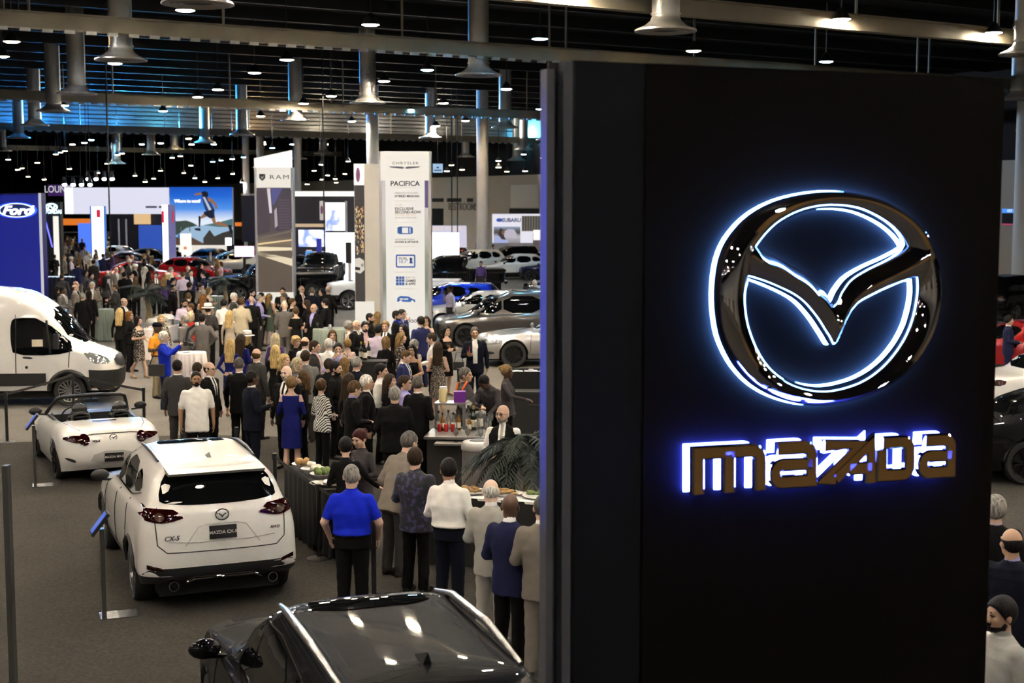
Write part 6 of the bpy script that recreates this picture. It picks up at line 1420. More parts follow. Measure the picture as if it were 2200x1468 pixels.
P(2178,1136,1.80,150,'suit','d','fringe','bk','ink ink lav','balding man in a dark jacket and lavender collar at the right edge',lod=0,skin='m',hy=40,glasses=False)
P(2152,1283,1.80,-72,'suit','d','short','bk','lgy dgy lgy','man in a pale grey jacket at the bottom right corner',lod=0,skin='m',beard=True,open_='c')
# ================================================================ brand towers, screens and stands
def panel(name,x0,y0,x1,y1,d,m,th=.12,floor_=False,parent=None,label=None,cat=None,group=None,yaw=0.,z0=None):
    """an upright slab whose front face covers the pixel box at distance d"""
    a=D(x0,y1,d);b=D(x1,y0,d);zb=0 if floor_ else (a.z if z0 is None else z0)
    q=MB();q.box((0,th/2,(b.z-zb)/2),(b.x-a.x,th,b.z-zb));o=q.build(name,m,parent)
    o.location=((a.x+b.x)/2,d,zb)
    if label: tag(o,label,cat,group)
    return o
def face(parent,name,x0,z0,x1,z1,m,y=-.012,th=.012):
    q=MB();q.box(((x0+x1)/2,y,(z0+z1)/2),(x1-x0,th,z1-z0));return q.build(name,m,parent)
def poly(parent,name,P,m,y=-.02,th=.006):
    q=MB();q.prism(P,th,0,lambda x,yy,z: (x,y+yy,z));return q.build(name,m,parent)
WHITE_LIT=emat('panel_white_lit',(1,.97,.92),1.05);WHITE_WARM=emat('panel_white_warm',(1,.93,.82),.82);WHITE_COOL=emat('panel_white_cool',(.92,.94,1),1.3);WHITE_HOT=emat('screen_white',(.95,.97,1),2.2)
M_ALU=mat('aluminium_frame',(.42,.42,.44),.4,.5);M_WHITE=mat('white_laminate',(.80,.79,.77),.5)
M_TXTK=mat('print_black',(.01,.01,.01),.6);M_TXTB=mat('print_blue',(.012,.09,.42),.5);M_TXTG=mat('print_grey',(.45,.43,.40),.6);M_TXTW=emat('print_white_lit',(1,1,1),1.3)
def gradmat(name,stops,es=1.,axis='Z',z0=0.,z1=1.):
    """an illuminated print: colour bands up the panel (object coordinates)"""
    m=bpy.data.materials.new(name);nt,b=nodes_of(m);tc=nt.nodes.new('ShaderNodeTexCoord');sp=nt.nodes.new('ShaderNodeSeparateXYZ');nt.links.new(tc.outputs['Object'],sp.inputs[0])
    mr=nt.nodes.new('ShaderNodeMapRange');mr.inputs['From Min'].default_value=z0;mr.inputs['From Max'].default_value=z1;nt.links.new(sp.outputs[axis],mr.inputs['Value'])
    rp=nt.nodes.new('ShaderNodeValToRGB');e=rp.color_ramp.elements;e[0].position,e[0].color=stops[0][0],(*stops[0][1],1);e[1].position,e[1].color=stops[-1][0],(*stops[-1][1],1)
    for p,c in stops[1:-1]: x=e.new(p);x.color=(*c,1)
    nt.links.new(mr.outputs[0],rp.inputs[0]);nt.links.new(rp.outputs[0],b.inputs['Emission Color']);b.inputs['Emission Strength'].default_value=es;b.inputs['Base Color'].default_value=(.02,.02,.02,1);b.inputs['Roughness'].default_value=.5
    return m
def pylon(name,x0,y0,x1,ybase,d,label,th=.5,m=None,frame=True,cat='sign tower'):
    a=D(x0,y0,d);b=D(x1,y0,d);o=empty(name,((a.x+b.x)/2,d,0));tag(o,label,cat);W_=b.x-a.x;Hh=a.z
    q=MB();q.box((0,th/2,Hh/2),(W_,th,Hh));q.build('core',m or M_WHITE,o)
    if frame:
        for s in (-1,1): q=MB();q.box((s*(W_/2+.02),th/2-.02,Hh/2),(.09,th,Hh));q.build('frame_post',M_ALU,o)
    return o,W_,Hh
def zpix(py,d): return D(1100,py,d).z
d=62;o,W_,Hh=pylon('deep_blue_tower',-20,415,88,650,d,'deep blue tower with a glowing oval at the left edge',.6,mat('blue_tower_blue',(.004,.008,.16),.35,spec=.4),False)
face(o,'blue_face',-W_/2,0,W_/2-.12,Hh-.08,emat('blue_tower_face_glow',(.0,.006,.22),1.0));q=MB();q.box((W_/2-.05,-.03,Hh/2),(.10,.06,Hh));q.build('white_edge',emat('blue_tower_edge',(.8,.78,.85),.7),o)
zc=zpix(452,d);xc=D(36,452,d).x-o.location.x;ex,ez_=39/FPX*d,15/FPX*d
el=lambda k,n=40: [(xc+ex*k*math.cos(t),zc+ez_*k*math.sin(t)) for t in np.linspace(0,2*PI,n,endpoint=False)]
poly(o,'oval_halo',el(1.14),emat('blue_tower_halo',(.02,.10,1),1.6),-.02);poly(o,'oval_rim',el(1.0),emat('blue_tower_white',(.85,.9,1),2.2),-.03);poly(o,'oval_field',el(.90),emat('blue_tower_navy',(.0,.01,.10),1),-.04)
t=text('oval_script','Ford',ez_*1.75,emat('blue_tower_white',(.85,.9,1),2.2),o,(xc,-.06,zc-.02),ext=.01,bold=.02,shear=.35,sx=1.25)
d=88;o,W_,Hh=pylon('black_emblem_tower',92,434,129,600,d,'black tower with a glowing white emblem behind the deep blue tower',.5,M_BLACK,False)
zc=zpix(445,d);xc=.0;r_=11/FPX*d
q=MB();q.tube([(r_*1.1*math.cos(t),-.05,zc+r_*.62*math.sin(t)) for t in np.linspace(0,2*PI,24,endpoint=False)],.05,6,closed=True);q.tube([(-.22,-.05,zc-.1),(-.1,-.05,zc+.14),(.0,-.05,zc),(.1,-.05,zc-.14),(.22,-.05,zc+.1)],.05,6);q.build('emblem',emat('hy_white',(.6,.85,1),2.5),o)
text('emblem_lettering','HYUNDAI',.34,emat('hy_white',(.6,.85,1),2.5),o,(xc,-.05,zpix(455.5,d)),ext=.01,bold=.012,sx=.82)
q=MB();q.box((.25,-.06,1.9),(.30,.12,3.8));q.build('lit_column',emat('hy_col',(1,.95,.85),1.0),o);q=MB();q.bar((-.5,-.1,4.1),(.0,-.1,1.9),.06,.06);q.build('blue_neon_bar',emat('hy_neon',(.12,.12,1),3),o)
o=panel('lounge_banner',103,397,152,421,118,mat('banner_purple',(.035,.012,.075),.6,emit=(.06,.02,.14),es=.6),.1,label='purple hanging LOUNGE banner behind the white header',cat='banner')
text('lounge_lettering','LOUNGE',.8,mat('banner_white',(.8,.8,.8),.6,emit=(1,1,1),es=.6),o,(.05,-.03,.52),ext=.01,sx=.8)
for s in (-.6,.6): q=MB();q.cyl((s,.05,.9),(s,.05,12.5-o.location.z),.015,n=5);q.build('hanging_wire',M_BLACK,o)
o=panel('white_header',158,403,365,460,108,emat('header_lilac',(.80,.80,.95),.92),1.0,label='wide white overhead header box above the left stands',cat='banner')
a=D(140,403,108);q=MB();w2=18/FPX*108;q.box((-104/FPX*108-w2/2,.3,1.0),(w2,.6,2.0));q.build('left_return',emat('header_white',(1,1,1),1.2),o)
for k,(x,w_) in enumerate([(312,24),(340,20),(352,10)]): face(o,'small_print',(x-261)/FPX*108,.46,(x-261+w_)/FPX*108,.60,mat('print_mauve',(.2,.18,.3),.6),-.01)
for s in (-3.2,3.2): q=MB();q.cyl((s,.5,1.9),(s,.5,12.5-o.location.z),.02,n=5);q.build('hanging_wire',M_BLACK,o)
M_RED=emat('logo_red',(.75,.02,.06),.9)
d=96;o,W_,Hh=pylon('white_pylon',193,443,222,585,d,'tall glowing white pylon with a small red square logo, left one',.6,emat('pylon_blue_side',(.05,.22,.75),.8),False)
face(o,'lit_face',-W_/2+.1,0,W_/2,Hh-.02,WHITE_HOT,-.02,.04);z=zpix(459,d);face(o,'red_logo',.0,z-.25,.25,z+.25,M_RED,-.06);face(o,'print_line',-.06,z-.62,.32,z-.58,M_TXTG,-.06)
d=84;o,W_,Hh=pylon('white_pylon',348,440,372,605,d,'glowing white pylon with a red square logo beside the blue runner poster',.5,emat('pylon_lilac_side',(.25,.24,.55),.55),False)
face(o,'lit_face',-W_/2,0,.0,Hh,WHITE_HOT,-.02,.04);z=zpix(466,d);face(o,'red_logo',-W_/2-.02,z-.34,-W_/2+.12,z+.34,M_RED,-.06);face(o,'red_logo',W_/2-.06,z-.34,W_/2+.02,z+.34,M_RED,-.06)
for zz in (1.3,2.6): face(o,'panel_joint',.0,zz,W_/2,zz+.04,M_WHITE,-.01)
d=104;o=panel('runner_poster',366,403,500,526,d,M_WHITE,.2,label='large blue poster of a runner above a lake reading Where to next',cat='poster')
k=d/FPX;PX=lambda x,y: ((x-433)*k,(526-y)*k)
W_,Hh=134*k,123*k
face(o,'sky_print',-W_/2,0,W_/2,Hh,gradmat('poster_sky',[(0,(.75,.85,1)),(.42,(.80,.88,1)),(.62,(.08,.30,.85)),(.85,(.01,.13,.68)),(1,(.008,.09,.55))],.95,'Z',0,Hh))
E_=lambda n,c,s=.7: emat('poster_'+n,c,s)
poly(o,'lake_print',[PX(366,526),PX(366,505),PX(390,490),PX(440,484),PX(500,486),PX(500,526)],E_('lake',(.45,.68,.92)),-.02)
poly(o,'lake_print',[PX(372,526),PX(385,500),PX(410,512),PX(440,526)],E_('deep',(.015,.22,.62)),-.024)
poly(o,'hill_print',[PX(366,510),PX(366,468),PX(380,476),PX(400,474),PX(412,478),PX(425,485),PX(400,490),PX(380,505)],E_('hill',(.055,.085,.065)),-.028)
poly(o,'hill_print',[PX(437,484),PX(470,478),PX(500,470),PX(500,488),PX(470,488)],E_('hill2',(.10,.22,.24)),-.028)
poly(o,'rock_print',[PX(366,526),PX(366,505),PX(385,512),PX(408,508),PX(430,520),PX(445,526)],E_('rock',(.13,.07,.04)),-.032)
poly(o,'rock_print',[PX(436,526),PX(436,512),PX(450,494),PX(460,508),PX(478,500),PX(500,494),PX(500,526)],E_('rock2',(.05,.045,.035)),-.036)
poly(o,'runner_torso',[PX(434,420),PX(448,424),PX(462,452),PX(460,462),PX(444,458),PX(438,440)],E_('vest',(.02,.07,.26)),-.042);poly(o,'runner_stripe',[PX(437,424),PX(441,424),PX(457,455),PX(452,458)],E_('stripe',(.75,.8,.95)),-.048)
poly(o,'runner_shorts',[PX(438,456),PX(460,450),PX(462,468),PX(452,470),PX(440,462)],E_('shorts',(.012,.014,.04)),-.05)
E1=E_('skin',(.42,.20,.09))
for P in ([(418,418),(432,414),(436,419),(420,421)],[(447,424),(456,428),(466,438),(468,449),(464,450),(461,440),(448,432)],[(440,457),(434,464),(430,468),(434,470),(448,464)],[(453,466),(460,458),(464,478),(470,476),(488,483),(490,488),(466,484),(458,480)]): poly(o,'runner_limb',[PX(*p) for p in P],E1,-.046)
for P in ([(427,464),(432,466),(430,488),(427,488)],[(417,491),(430,490),(431,497),(420,495)],[(489,484),(497,484),(500,505),(494,500)],[(434,414),(441,411),(449,415),(448,424),(438,424)]): poly(o,'runner_detail',[PX(*p) for p in P],E_('ink',(.01,.012,.02)),-.052)
text('poster_headline','Where to next?',8.6*k,M_TXTW,o,(PX(404,433)[0],-.06,PX(404,433)[1]),ext=.01,bold=.02)
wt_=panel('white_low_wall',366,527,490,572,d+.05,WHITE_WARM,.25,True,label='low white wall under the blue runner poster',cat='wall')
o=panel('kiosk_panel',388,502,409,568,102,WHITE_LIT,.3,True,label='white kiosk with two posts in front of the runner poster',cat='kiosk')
for s in (-.32,.32): q=MB();q.box((s,.1,2.75),(.06,.1,.35));q.build('post',M_WHITE,o)
face(o,'orange_mark',-.12,1.3,.10,1.5,emat('orange_mark',(.8,.25,.08),1),-.02)
o=panel('light_box',484,511,496,528,102,WHITE_HOT,.2,label='small glowing white light box on a dark post',cat='light box');q=MB();q.box((.05,.1,-o.location.z/2),(.30,.15,o.location.z));q.build('post',M_BLACK,o)
o=panel('dark_screen',520,420,549,520,92,mat('screen_dark',(.010,.012,.03),.25),.15,label='dark rounded display panel left of the road poster tower',cat='display');q=MB();q.box((0,.08,3.06),(.95,.12,.06));q.build('edge',M_ALU,o)
q=MB();q.box((0,.07,-o.location.z/2),(.2,.1,o.location.z));q.build('stand',M_BLACK,o)
o=panel('pink_screen',504,529,545,552,84,emat('screen_pink',(1,.72,.95),1.4),.1,label='bright pink-white screen behind the red coupe',cat='display');q=MB();q.box((0,.06,-o.location.z/2),(.15,.1,o.location.z));q.build('stand',M_BLACK,o)
for i,(x0,y0,x1,y1,m,lab) in enumerate([(130,470,195,484,emat('orange_glow',(.9,.22,.02),.8),'orange stand wall far back below the lounge banner'),(288,452,322,482,emat('orange_cream',(.95,.62,.3),.8),'cream and orange stand box under the white header'),(238,461,346,500,mat('stand_dark',(.012,.012,.02),.5),'dark stand wall under the white header'),(325,458,346,490,mat('stand_dark',(.012,.012,.02),.5),'dark stand wall beside the second white pylon'),(298,484,346,512,emat('stand_blue',(.03,.10,.55),.8),'blue lounge wall left of the second white pylon'),(168,480,194,505,emat('stand_blue2',(.08,.2,.9),1.1),'bright blue screen left of the first white pylon'),(505,478,521,486,emat('orange_glow',(.9,.22,.02),.8),'orange strip right of the runner poster')]):
    panel('stand_wall',x0,y0,x1,y1,(118,114.6,116,115,113,117,118)[i],m,.2,i in (2,4,5),label=lab,cat='stand wall')
for (px,lab) in ((257,'left'),(273,'right')):
    a=G(px,575);q=MB();q.cyl((0,0,0),(0,0,3.4),.07,n=8);o=q.build('pole',M_WHITE);o['kind']='thing';o.location=D(px,560,108);o.location.z=0;o.name='banner_pole';tag(o,'thin white pole under the white header, %s of the pair'%lab,'pole')
d=64;o,W_,Hh=pylon('road_poster_tower',549,360,626,650,d,'white-framed tower with a printed road and skyscraper poster',.5)
face(o,'header_panel',-W_/2+.04,zpix(403,d),W_/2-.04,Hh,WHITE_WARM)
zt,zb=zpix(404,d),zpix(628,d);k=d/FPX;PX=lambda x,y: ((x-587.5)*k,zpix(y,d))
face(o,'poster_base',-W_/2+.04,zb,W_/2-.04,zt,gradmat('road_poster',[(0,(.10,.068,.045)),(.38,(.105,.072,.048)),(.48,(.20,.15,.09)),(.54,(.10,.07,.055)),(.60,(.07,.05,.06)),(1,(.035,.024,.045))],.9,'Z',zb,zt))
P_=lambda n,c,s=.9: emat('ram_'+n,c,s)
for nm,P,c in [('stripe',[(551,548),(625,572),(625,556),(551,540)],(.85,.72,.50)),('stripe',[(551,540),(625,538),(625,532),(551,530)],(.95,.8,.55)),('stripe',[(551,527),(625,517),(625,514),(551,523)],(.9,.66,.36)),('lane_shadow',[(551,553),(625,552),(625,541),(551,541)],(.12,.085,.055)),('glass_tower',[(573,405),(580,405),(583,458),(578,458)],(.75,.68,.72)),('sky_strip',[(582,405),(606,405),(588,440),(584,440)],(.07,.07,.25)),('mid_tower',[(588,452),(593,446),(595,485),(589,490)],(.45,.38,.42)),('tower_block',[(551,405),(573,405),(579,470),(578,498),(551,505)],(.055,.035,.05)),('tower_block',[(595,425),(625,408),(625,492),(592,497)],(.045,.03,.05)),('rail',[(551,510),(625,494),(625,499),(551,516)],(.16,.12,.10))]:
    poly(o,nm,[PX(*p) for p in P],P_('%s_%d'%(nm,int(c[0]*1000)),c),-.03-.004*(nm in ('glass_tower','mid_tower','rail')))
q=MB()
for i in range(7):
    for j in range(11): q.box((PX(598+i*3.6,0)[0],-.036,zpix(430+j*6,d)),(.04,.004,.07))
w_=q.build('tower_windows',P_('win',(.10,.07,.10)),o);w_['kind']='stuff'
face(o,'plinth',-W_/2-.02,0,W_/2+.02,zb,WHITE_WARM,-.02,.06)
zc=zpix(381,d);poly(o,'shield_emblem',[PX(557,374),PX(570,374),PX(570,383),PX(563.5,389),PX(557,383)],M_TXTK,-.03)
poly(o,'shield_detail',[PX(560,377),PX(563.5,380),PX(567,377),PX(566,383),PX(563.5,386),PX(561,383)],M_TXTG,-.04)
text('header_lettering','RAM',.26,M_TXTK,o,(PX(600,0)[0],-.035,zc),ext=.004,sx=1.5,spacing=1.25)
q=MB();q.add([(-W_/2-.08,.1,Hh),(W_/2-.08,.5,Hh),(W_/2-.08,.5,zpix(322,d)),(-W_/2-.08,.1,zpix(340,d)),(-W_/2-.08,.4,Hh),(W_/2-.08,.8,Hh),(W_/2-.08,.8,zpix(322,d)),(-W_/2-.08,.4,zpix(340,d))],[(0,1,2,3),(5,4,7,6),(3,2,6,7),(1,5,6,2),(4,0,3,7)]);q.build('top_fin',WHITE_LIT,o)
d=47.5;o,W_,Hh=pylon('city_lights_tower',760,352,782,700,d,'narrow poster tower with city lights and a small white car print',.4,M_ALU,False)
q=MB();q.box((W_/2+.24,.25,Hh/2),(.48,.5,Hh));q.build('grey_side',mat('tower_side_grey',(.62,.58,.52),.5),o)
face(o,'header_panel',-W_/2,zpix(398,d),W_/2,Hh,WHITE_LIT);face(o,'poster',-W_/2+.02,zpix(648,d),W_/2,zpix(398,d),emat('city_dark',(.02,.016,.018),.9))
face(o,'plinth',-W_/2,0,W_/2+.3,zpix(648,d),WHITE_WARM,-.03,.06);k=d/FPX;PX=lambda x,y: ((x-771)*k,zpix(y,d))
poly(o,'badge',[(PX(769,0)[0]+.07*math.cos(t),zpix(376,d)+.24*math.sin(t)) for t in np.linspace(0,2*PI,20,endpoint=False)],mat('badge_maroon',(.16,.05,.12),.4,emit=(.16,.05,.12),es=.5),-.03)
rnd=random.Random(4);cw=[emat('city_win%d'%i,c,.9) for i,c in enumerate([(.75,.5,.18),(.35,.25,.14),(.7,.62,.4),(.5,.16,.08)])]
for m_ in cw:
    q=MB()
    for i in range(26): q.box((PX(rnd.uniform(761.5,780),0)[0],-.03,zpix(rnd.uniform(445,545),d)),(.035,.006,.07))
    w_=q.build('city_windows',m_,o);w_['kind']='stuff'
poly(o,'car_print',[PX(761,556),PX(771,554),PX(780,560),PX(781,580),PX(772,588),PX(761,584)],emat('car_print',(.75,.68,.58),.85),-.03);poly(o,'car_print_grille',[PX(761,573),PX(772,575),PX(771,581),PX(761,580)],M_TXTK,-.04);poly(o,'car_print_lamp',[PX(774,566),PX(779,566),PX(779,573),PX(774,573)],M_TXTG,-.04)
d=45.5;o,W_,Hh=pylon('feature_tower',818,325,921,700,d,'tall white tower listing car features in black print',.6)
k=d/FPX;PX=lambda x,y: ((x-869.5)*k,zpix(y,d))
face(o,'photo_strip',-W_/2+.03,0,W_/2-.03,zpix(387,d),gradmat('feature_strip',[(0,(.55,.52,.46)),(.25,(.42,.45,.38)),(.36,(.20,.24,.18)),(.55,(.30,.33,.24)),(.62,(.45,.46,.40)),(.8,(.68,.62,.60)),(1,(.66,.62,.62))],.8,'Z',0,zpix(387,d)))
face(o,'header_panel',-W_/2-.01,zpix(388,d),W_/2+.01,Hh-.02,WHITE_WARM,-.03,.04)
face(o,'feature_panel',PX(828,0)[0],.0,PX(911,0)[0],zpix(388,d),emat('feature_cream',(1,.94,.86),.80),-.04,.04)
poly(o,'skyline_print',[PX(912,388),PX(919,388),PX(919,447),PX(912,446)],emat('skyline',(.10,.07,.22),.8),-.03)
q=MB()
for s in (-1,1): q.add([(PX(869.5,0)[0],-.07,zpix(361,d)),(PX(869.5+s*6,0)[0],-.07,zpix(358,d)),(PX(869.5+s*34,0)[0],-.07,zpix(357.5,d)),(PX(869.5+s*30,0)[0],-.07,zpix(360,d)),(PX(869.5+s*5,0)[0],-.07,zpix(363,d))],[(0,1,2,3,4) if s<0 else (4,3,2,1,0)])
q.build('wing_badge',mat('badge_steel',(.12,.12,.16),.3,.4),o)
text('header_lettering','CHRYSLER',.12,M_TXTK,o,(PX(871,0)[0],-.06,zpix(351,d)),ext=.003,sx=1.25,spacing=1.25)
def ct(name,s,y,size,m=M_TXTK,x=848,bold=.002,align='LEFT',sx=1.): text(name,s,size*.84,m,o,(PX(x,0)[0],-.09,zpix(y,d)),ext=.003,bold=bold*.8,align=align,sx=sx)
ct('headline','PACIFICA',395,.262,x=870,bold=.006,align='CENTER')
ct('small_heading',"AMERICA'S 1ST & ONLY",415,.085,M_TXTG);ct('feature_line','HYBRID MINIVAN',422,.118,bold=.004)
ct('small_heading','CLASS-',441,.10,mat('print_pale',(.75,.66,.55),.6));ct('feature_line','EXCLUSIVE',449,.145,bold=.004);ct('feature_line','SECOND-ROW',456,.145,bold=.004);ct('small_heading',"STOW 'N GO",462,.13,mat('print_pale',(.75,.66,.55),.6));ct('small_heading','SEATING AND STORAGE SYSTEM',468,.055,M_TXTG)
ct('small_heading','HANDS-FREE SLIDING',514.5,.075,M_TXTG);ct('feature_line','DOORS & LIFTGATE',520,.098,bold=.004)
for y in (403,432,478,530,585,621): face(o,'divider',PX(846,0)[0],zpix(y,d),PX(893,0)[0],zpix(y,d)+.012,mat('print_pale',(.75,.66,.55),.6),-.066)
poly(o,'van_icon',[PX(853,489),PX(858,487),PX(882,487),PX(886,490),PX(886,501),PX(882,503),PX(858,503),PX(853,501)],M_TXTB,-.066);poly(o,'van_icon_roof',[PX(863,489),PX(881,489),PX(881,501),PX(863,501)],emat('feature_cream',(1,.94,.86),.80),-.074);poly(o,'van_icon_glass',[PX(876,489),PX(879,489),PX(879,501),PX(876,501)],M_TXTB,-.08)
poly(o,'screen_icon',[PX(849,549),PX(851,547),PX(889,547),PX(891,549),PX(891,573),PX(889,575),PX(851,575),PX(849,573)],M_TXTB,-.066);poly(o,'screen_icon_inner',[PX(852,550),PX(888,550),PX(888,572),PX(852,572)],emat('feature_cream',(1,.94,.86),.80),-.074)
ct('feature_line','DUAL',555.5,.13,x=855);ct('feature_line','10.1"',562.5,.17,M_TXTB,x=855);text('icon_head','o',.12,M_TXTB,o,(PX(881.5,0)[0],-.085,zpix(556,d)),bold=.02);poly(o,'icon_body',[PX(878,566),PX(880,558),PX(883,558),PX(886,566)],M_TXTB,-.084)
poly(o,'games_icon',[PX(849,594),PX(867,594),PX(867,613),PX(849,613)],M_TXTB,-.066)
for i in (855,861): face(o,'games_grid',PX(i,0)[0],zpix(613,d),PX(i+.8,0)[0],zpix(594,d),WHITE_WARM,-.078)
for j in (600,606.5): face(o,'games_grid',PX(849,0)[0],zpix(j,d),PX(867,0)[0],zpix(j-.8,d),WHITE_WARM,-.078)
ct('small_heading','BUILT IN',596.5,.095,M_TXTG,x=869.5);ct('feature_line','GAMES',603.5,.125,x=869.5,bold=.004);ct('feature_line','& APPS',610,.125,x=869.5,bold=.004)
poly(o,'car_icon',[PX(851,648),PX(852,640),PX(858,636),PX(876,637),PX(884,642),PX(890,644),PX(890,649)],M_TXTB,-.066)
for x in (859,884): poly(o,'car_icon_wheel',[(PX(x,0)[0]+.05*math.cos(t),zpix(648.5,d)+.05*math.sin(t)) for t in np.linspace(0,2*PI,12,endpoint=False)],WHITE_WARM,-.076)
text('icon_digits','ER2 6060',.07,WHITE_WARM,o,(PX(866,0)[0],-.08,zpix(642.5,d)),bold=.004);ct('feature_line','DOORS',690,.16,x=872,bold=.004)
d=92;o=panel('picture_stand_wall',622,410,768,600,d,mat('stand_navy',(.008,.008,.02),.4),.3,True,label='dark picture stand wall with white header behind the road poster tower',cat='stand wall')
k=d/FPX;PX=lambda x,y: ((x-695)*k,zpix(y,d))
def pf(nm,x0,y0,x1,y1,m,y=-.03): return face(o,nm,PX(x0,0)[0],zpix(y1,d),PX(x1,0)[0],zpix(y0,d),m,y,.05)
pf('header_beam',622,411,768,422,WHITE_LIT);pf('lower_beam',628,481,740,488,emat('beam_tan',(.8,.58,.36),.7));pf('round_sign',688,432,699,473,emat('sign_grey',(.75,.66,.6),.7))
poly(o,'sign_emblem',[(PX(692.5,0)[0]+.09*math.cos(t),zpix(451,d)+.28*math.sin(t)) for t in np.linspace(0,2*PI,16,endpoint=False)],mat('badge_maroon',(.16,.05,.12),.4),-.07)
BLUEIMG=bpy.data.materials.new('blue_picture');nt,b=nodes_of(BLUEIMG);tc=nt.nodes.new('ShaderNodeTexCoord');no=nt.nodes.new('ShaderNodeTexNoise');no.inputs['Scale'].default_value=2.2;no.inputs['Detail'].default_value=3;nt.links.new(tc.outputs['Object'],no.inputs['Vector'])
rp_=nt.nodes.new('ShaderNodeValToRGB');e=rp_.color_ramp.elements;e[0].position=.42;e[0].color=(.03,.12,.75,1);e[1].position=.58;e[1].color=(1,1,1,1);nt.links.new(no.outputs['Fac'],rp_.inputs[0]);nt.links.new(rp_.outputs[0],b.inputs['Emission Color']);b.inputs['Emission Strength'].default_value=1.3
pf('lit_column',622,440,634,600,WHITE_COOL,-.05);pf('tall_screen',700,435,742,496,WHITE_COOL);pf('tall_picture',702,452,740,496,BLUEIMG,-.06);pf('wide_screen',642,494,700,530,BLUEIMG,-.06);pf('screen_rim',742,432,747,500,M_ALU,-.06)
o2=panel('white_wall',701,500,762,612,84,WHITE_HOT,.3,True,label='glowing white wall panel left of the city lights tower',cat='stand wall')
o2=panel('blue_pylon',657,540,672,590,78,emat('pylon_lightblue',(.10,.36,.85),.9),.2,True,label='light blue printed pylon among the black cars',cat='pylon')
for z in (2.0,2.3): face(o2,'print_line',-.15,z,.15,z+.06,M_WHITE,-.01)
o2=panel('indigo_pylon',680,513,690,558,80,emat('pylon_indigo',(.01,.02,.35),.8),.2,True,label='narrow indigo pylon right of the light blue one',cat='pylon')
o2=panel('black_totem',743,521,754,566,80,M_BLACK,.2,label='black totem screen in front of the glowing white wall',cat='display');q=MB();q.box((.05,.1,-o2.location.z/2),(.16,.1,o2.location.z));q.build('stand',M_WHITE,o2)
panel('white_screen',924,500,986,566,84,WHITE_HOT,.25,True,label='blank glowing white screen right of the tall white feature tower',cat='stand wall')
o2=panel('start_your_sign',924,485,1002,542,98,emat('sign_lilac',(.78,.74,.92),.8),.3,True,label='pale lilac stand wall with START YOUR lettering',cat='stand wall');text('start_lettering','START YOUR',.42,emat('print_peach',(.95,.72,.50),.9),o2,(-.3,-.03,zpix(492,98)),ext=.01)
panel('white_screen',796,510,818,640,60,WHITE_HOT,.2,True,label='narrow glowing white panel between the two poster towers',cat='stand wall')
o2=panel('hanging_sign',930,352,951,371,100,emat('hang_blue',(.45,.68,.95),.8),.1,label='small pale blue hanging sign right of the tall white feature tower',cat='sign');face(o2,'print_line',-.25,.12,.25,.2,M_TXTB,-.01);face(o2,'print_mark',-.08,.3,.08,.4,M_TXTB,-.01);q=MB();q.cyl((0,.05,.6),(0,.05,12.5-o2.location.z),.02,n=5);q.build('hanging_wire',M_BLACK,o2)
d=104;o=panel('photo_wall',1057,459,1235,548,d,M_ALU,.3,True,label='stand wall with blue oval logo and photo panels beside the black tower',cat='stand wall');k=d/FPX;PX=lambda x,y: ((x-1146)*k,zpix(y,d))
pf2=lambda nm,x0,y0,x1,y1,m,y=-.03: face(o,nm,PX(x0,0)[0],zpix(y1,d),PX(x1,0)[0],zpix(y0,d),m,y,.04)
pf2('white_field',1058,460,1235,522,emat('wall_print_white',(.86,.84,.94),.9));pf2('grey_base',1145,500,1235,540,mat('sub_grey',(.3,.28,.33),.6),-.05)
poly(o,'oval_logo',[PX(1073+6.5*math.cos(t),473+4*math.sin(t)) for t in np.linspace(0,2*PI,20,endpoint=False)],emat('wall_print_blue',(.02,.08,.45),.9),-.06);text('wall_lettering','SUBARU',.38,M_TXTB,o,(PX(1099,0)[0],-.06,zpix(473.5,d)),ext=.01,bold=.012)
pf2('photo',1061,487,1118,522,gradmat('sub_photo',[(0,(.30,.28,.30)),(.4,(.5,.48,.52)),(.62,(.05,.05,.05)),(.8,(.12,.14,.13)),(1,(.35,.42,.62))],.9,'Z',zpix(522,d),zpix(487,d)),-.06)
poly(o,'woman_print',[PX(1066,522),PX(1070,505),PX(1075,490),PX(1081,493),PX(1083,506),PX(1090,522)],emat('woman_dark',(.04,.025,.025),.9),-.09);poly(o,'woman_face',[PX(1079,496),PX(1082,497),PX(1082,504),PX(1079,504)],E1,-.10);poly(o,'woman_shirt',[PX(1061,522),PX(1064,508),PX(1072,506),PX(1078,514),PX(1092,516),PX(1092,522)],emat('shirt_blue',(.40,.46,.75),.9),-.095)
poly(o,'car_photo',[PX(1083,508),PX(1085,496),PX(1093,492),PX(1105,493),PX(1110,502),PX(1112,512),PX(1086,511)],emat('car_silver',(.55,.5,.6),.9),-.09)
pf2('forest_photo',1121,464,1163,497,emat('forest',(.14,.13,.11),.9),-.06)
q=MB()
for i in range(7): q.box((PX(1124+i*5.6,0)[0],-.09,zpix(480,d)),(.07,.01,1.0))
w_=q.build('forest_trunks',emat('trunks',(.035,.025,.02),.9),o);w_['kind']='stuff'
pf2('red_photo',1166,464,1235,497,emat('red_photo',(.55,.30,.25),.9),-.06);pf2('white_sign',1146,494,1235,516,WHITE_LIT,-.08);text('ten_digits','10',.75,emat('red_print',(.9,.04,.04),1),o,(PX(1170,0)[0],-.12,zpix(505,d)),ext=.01,bold=.03)
panel('blue_screen',1163,538,1180,551,76,emat('cyan_screen',(.35,.75,1),2),.1,True,label='small cyan screen at the edge of the sign tower',cat='display')
o=empty('handrail',G(1155,590));tag(o,'silver handrail sloping beside the dark navy crossover','handrail');q=MB();s_=G(1155,590)
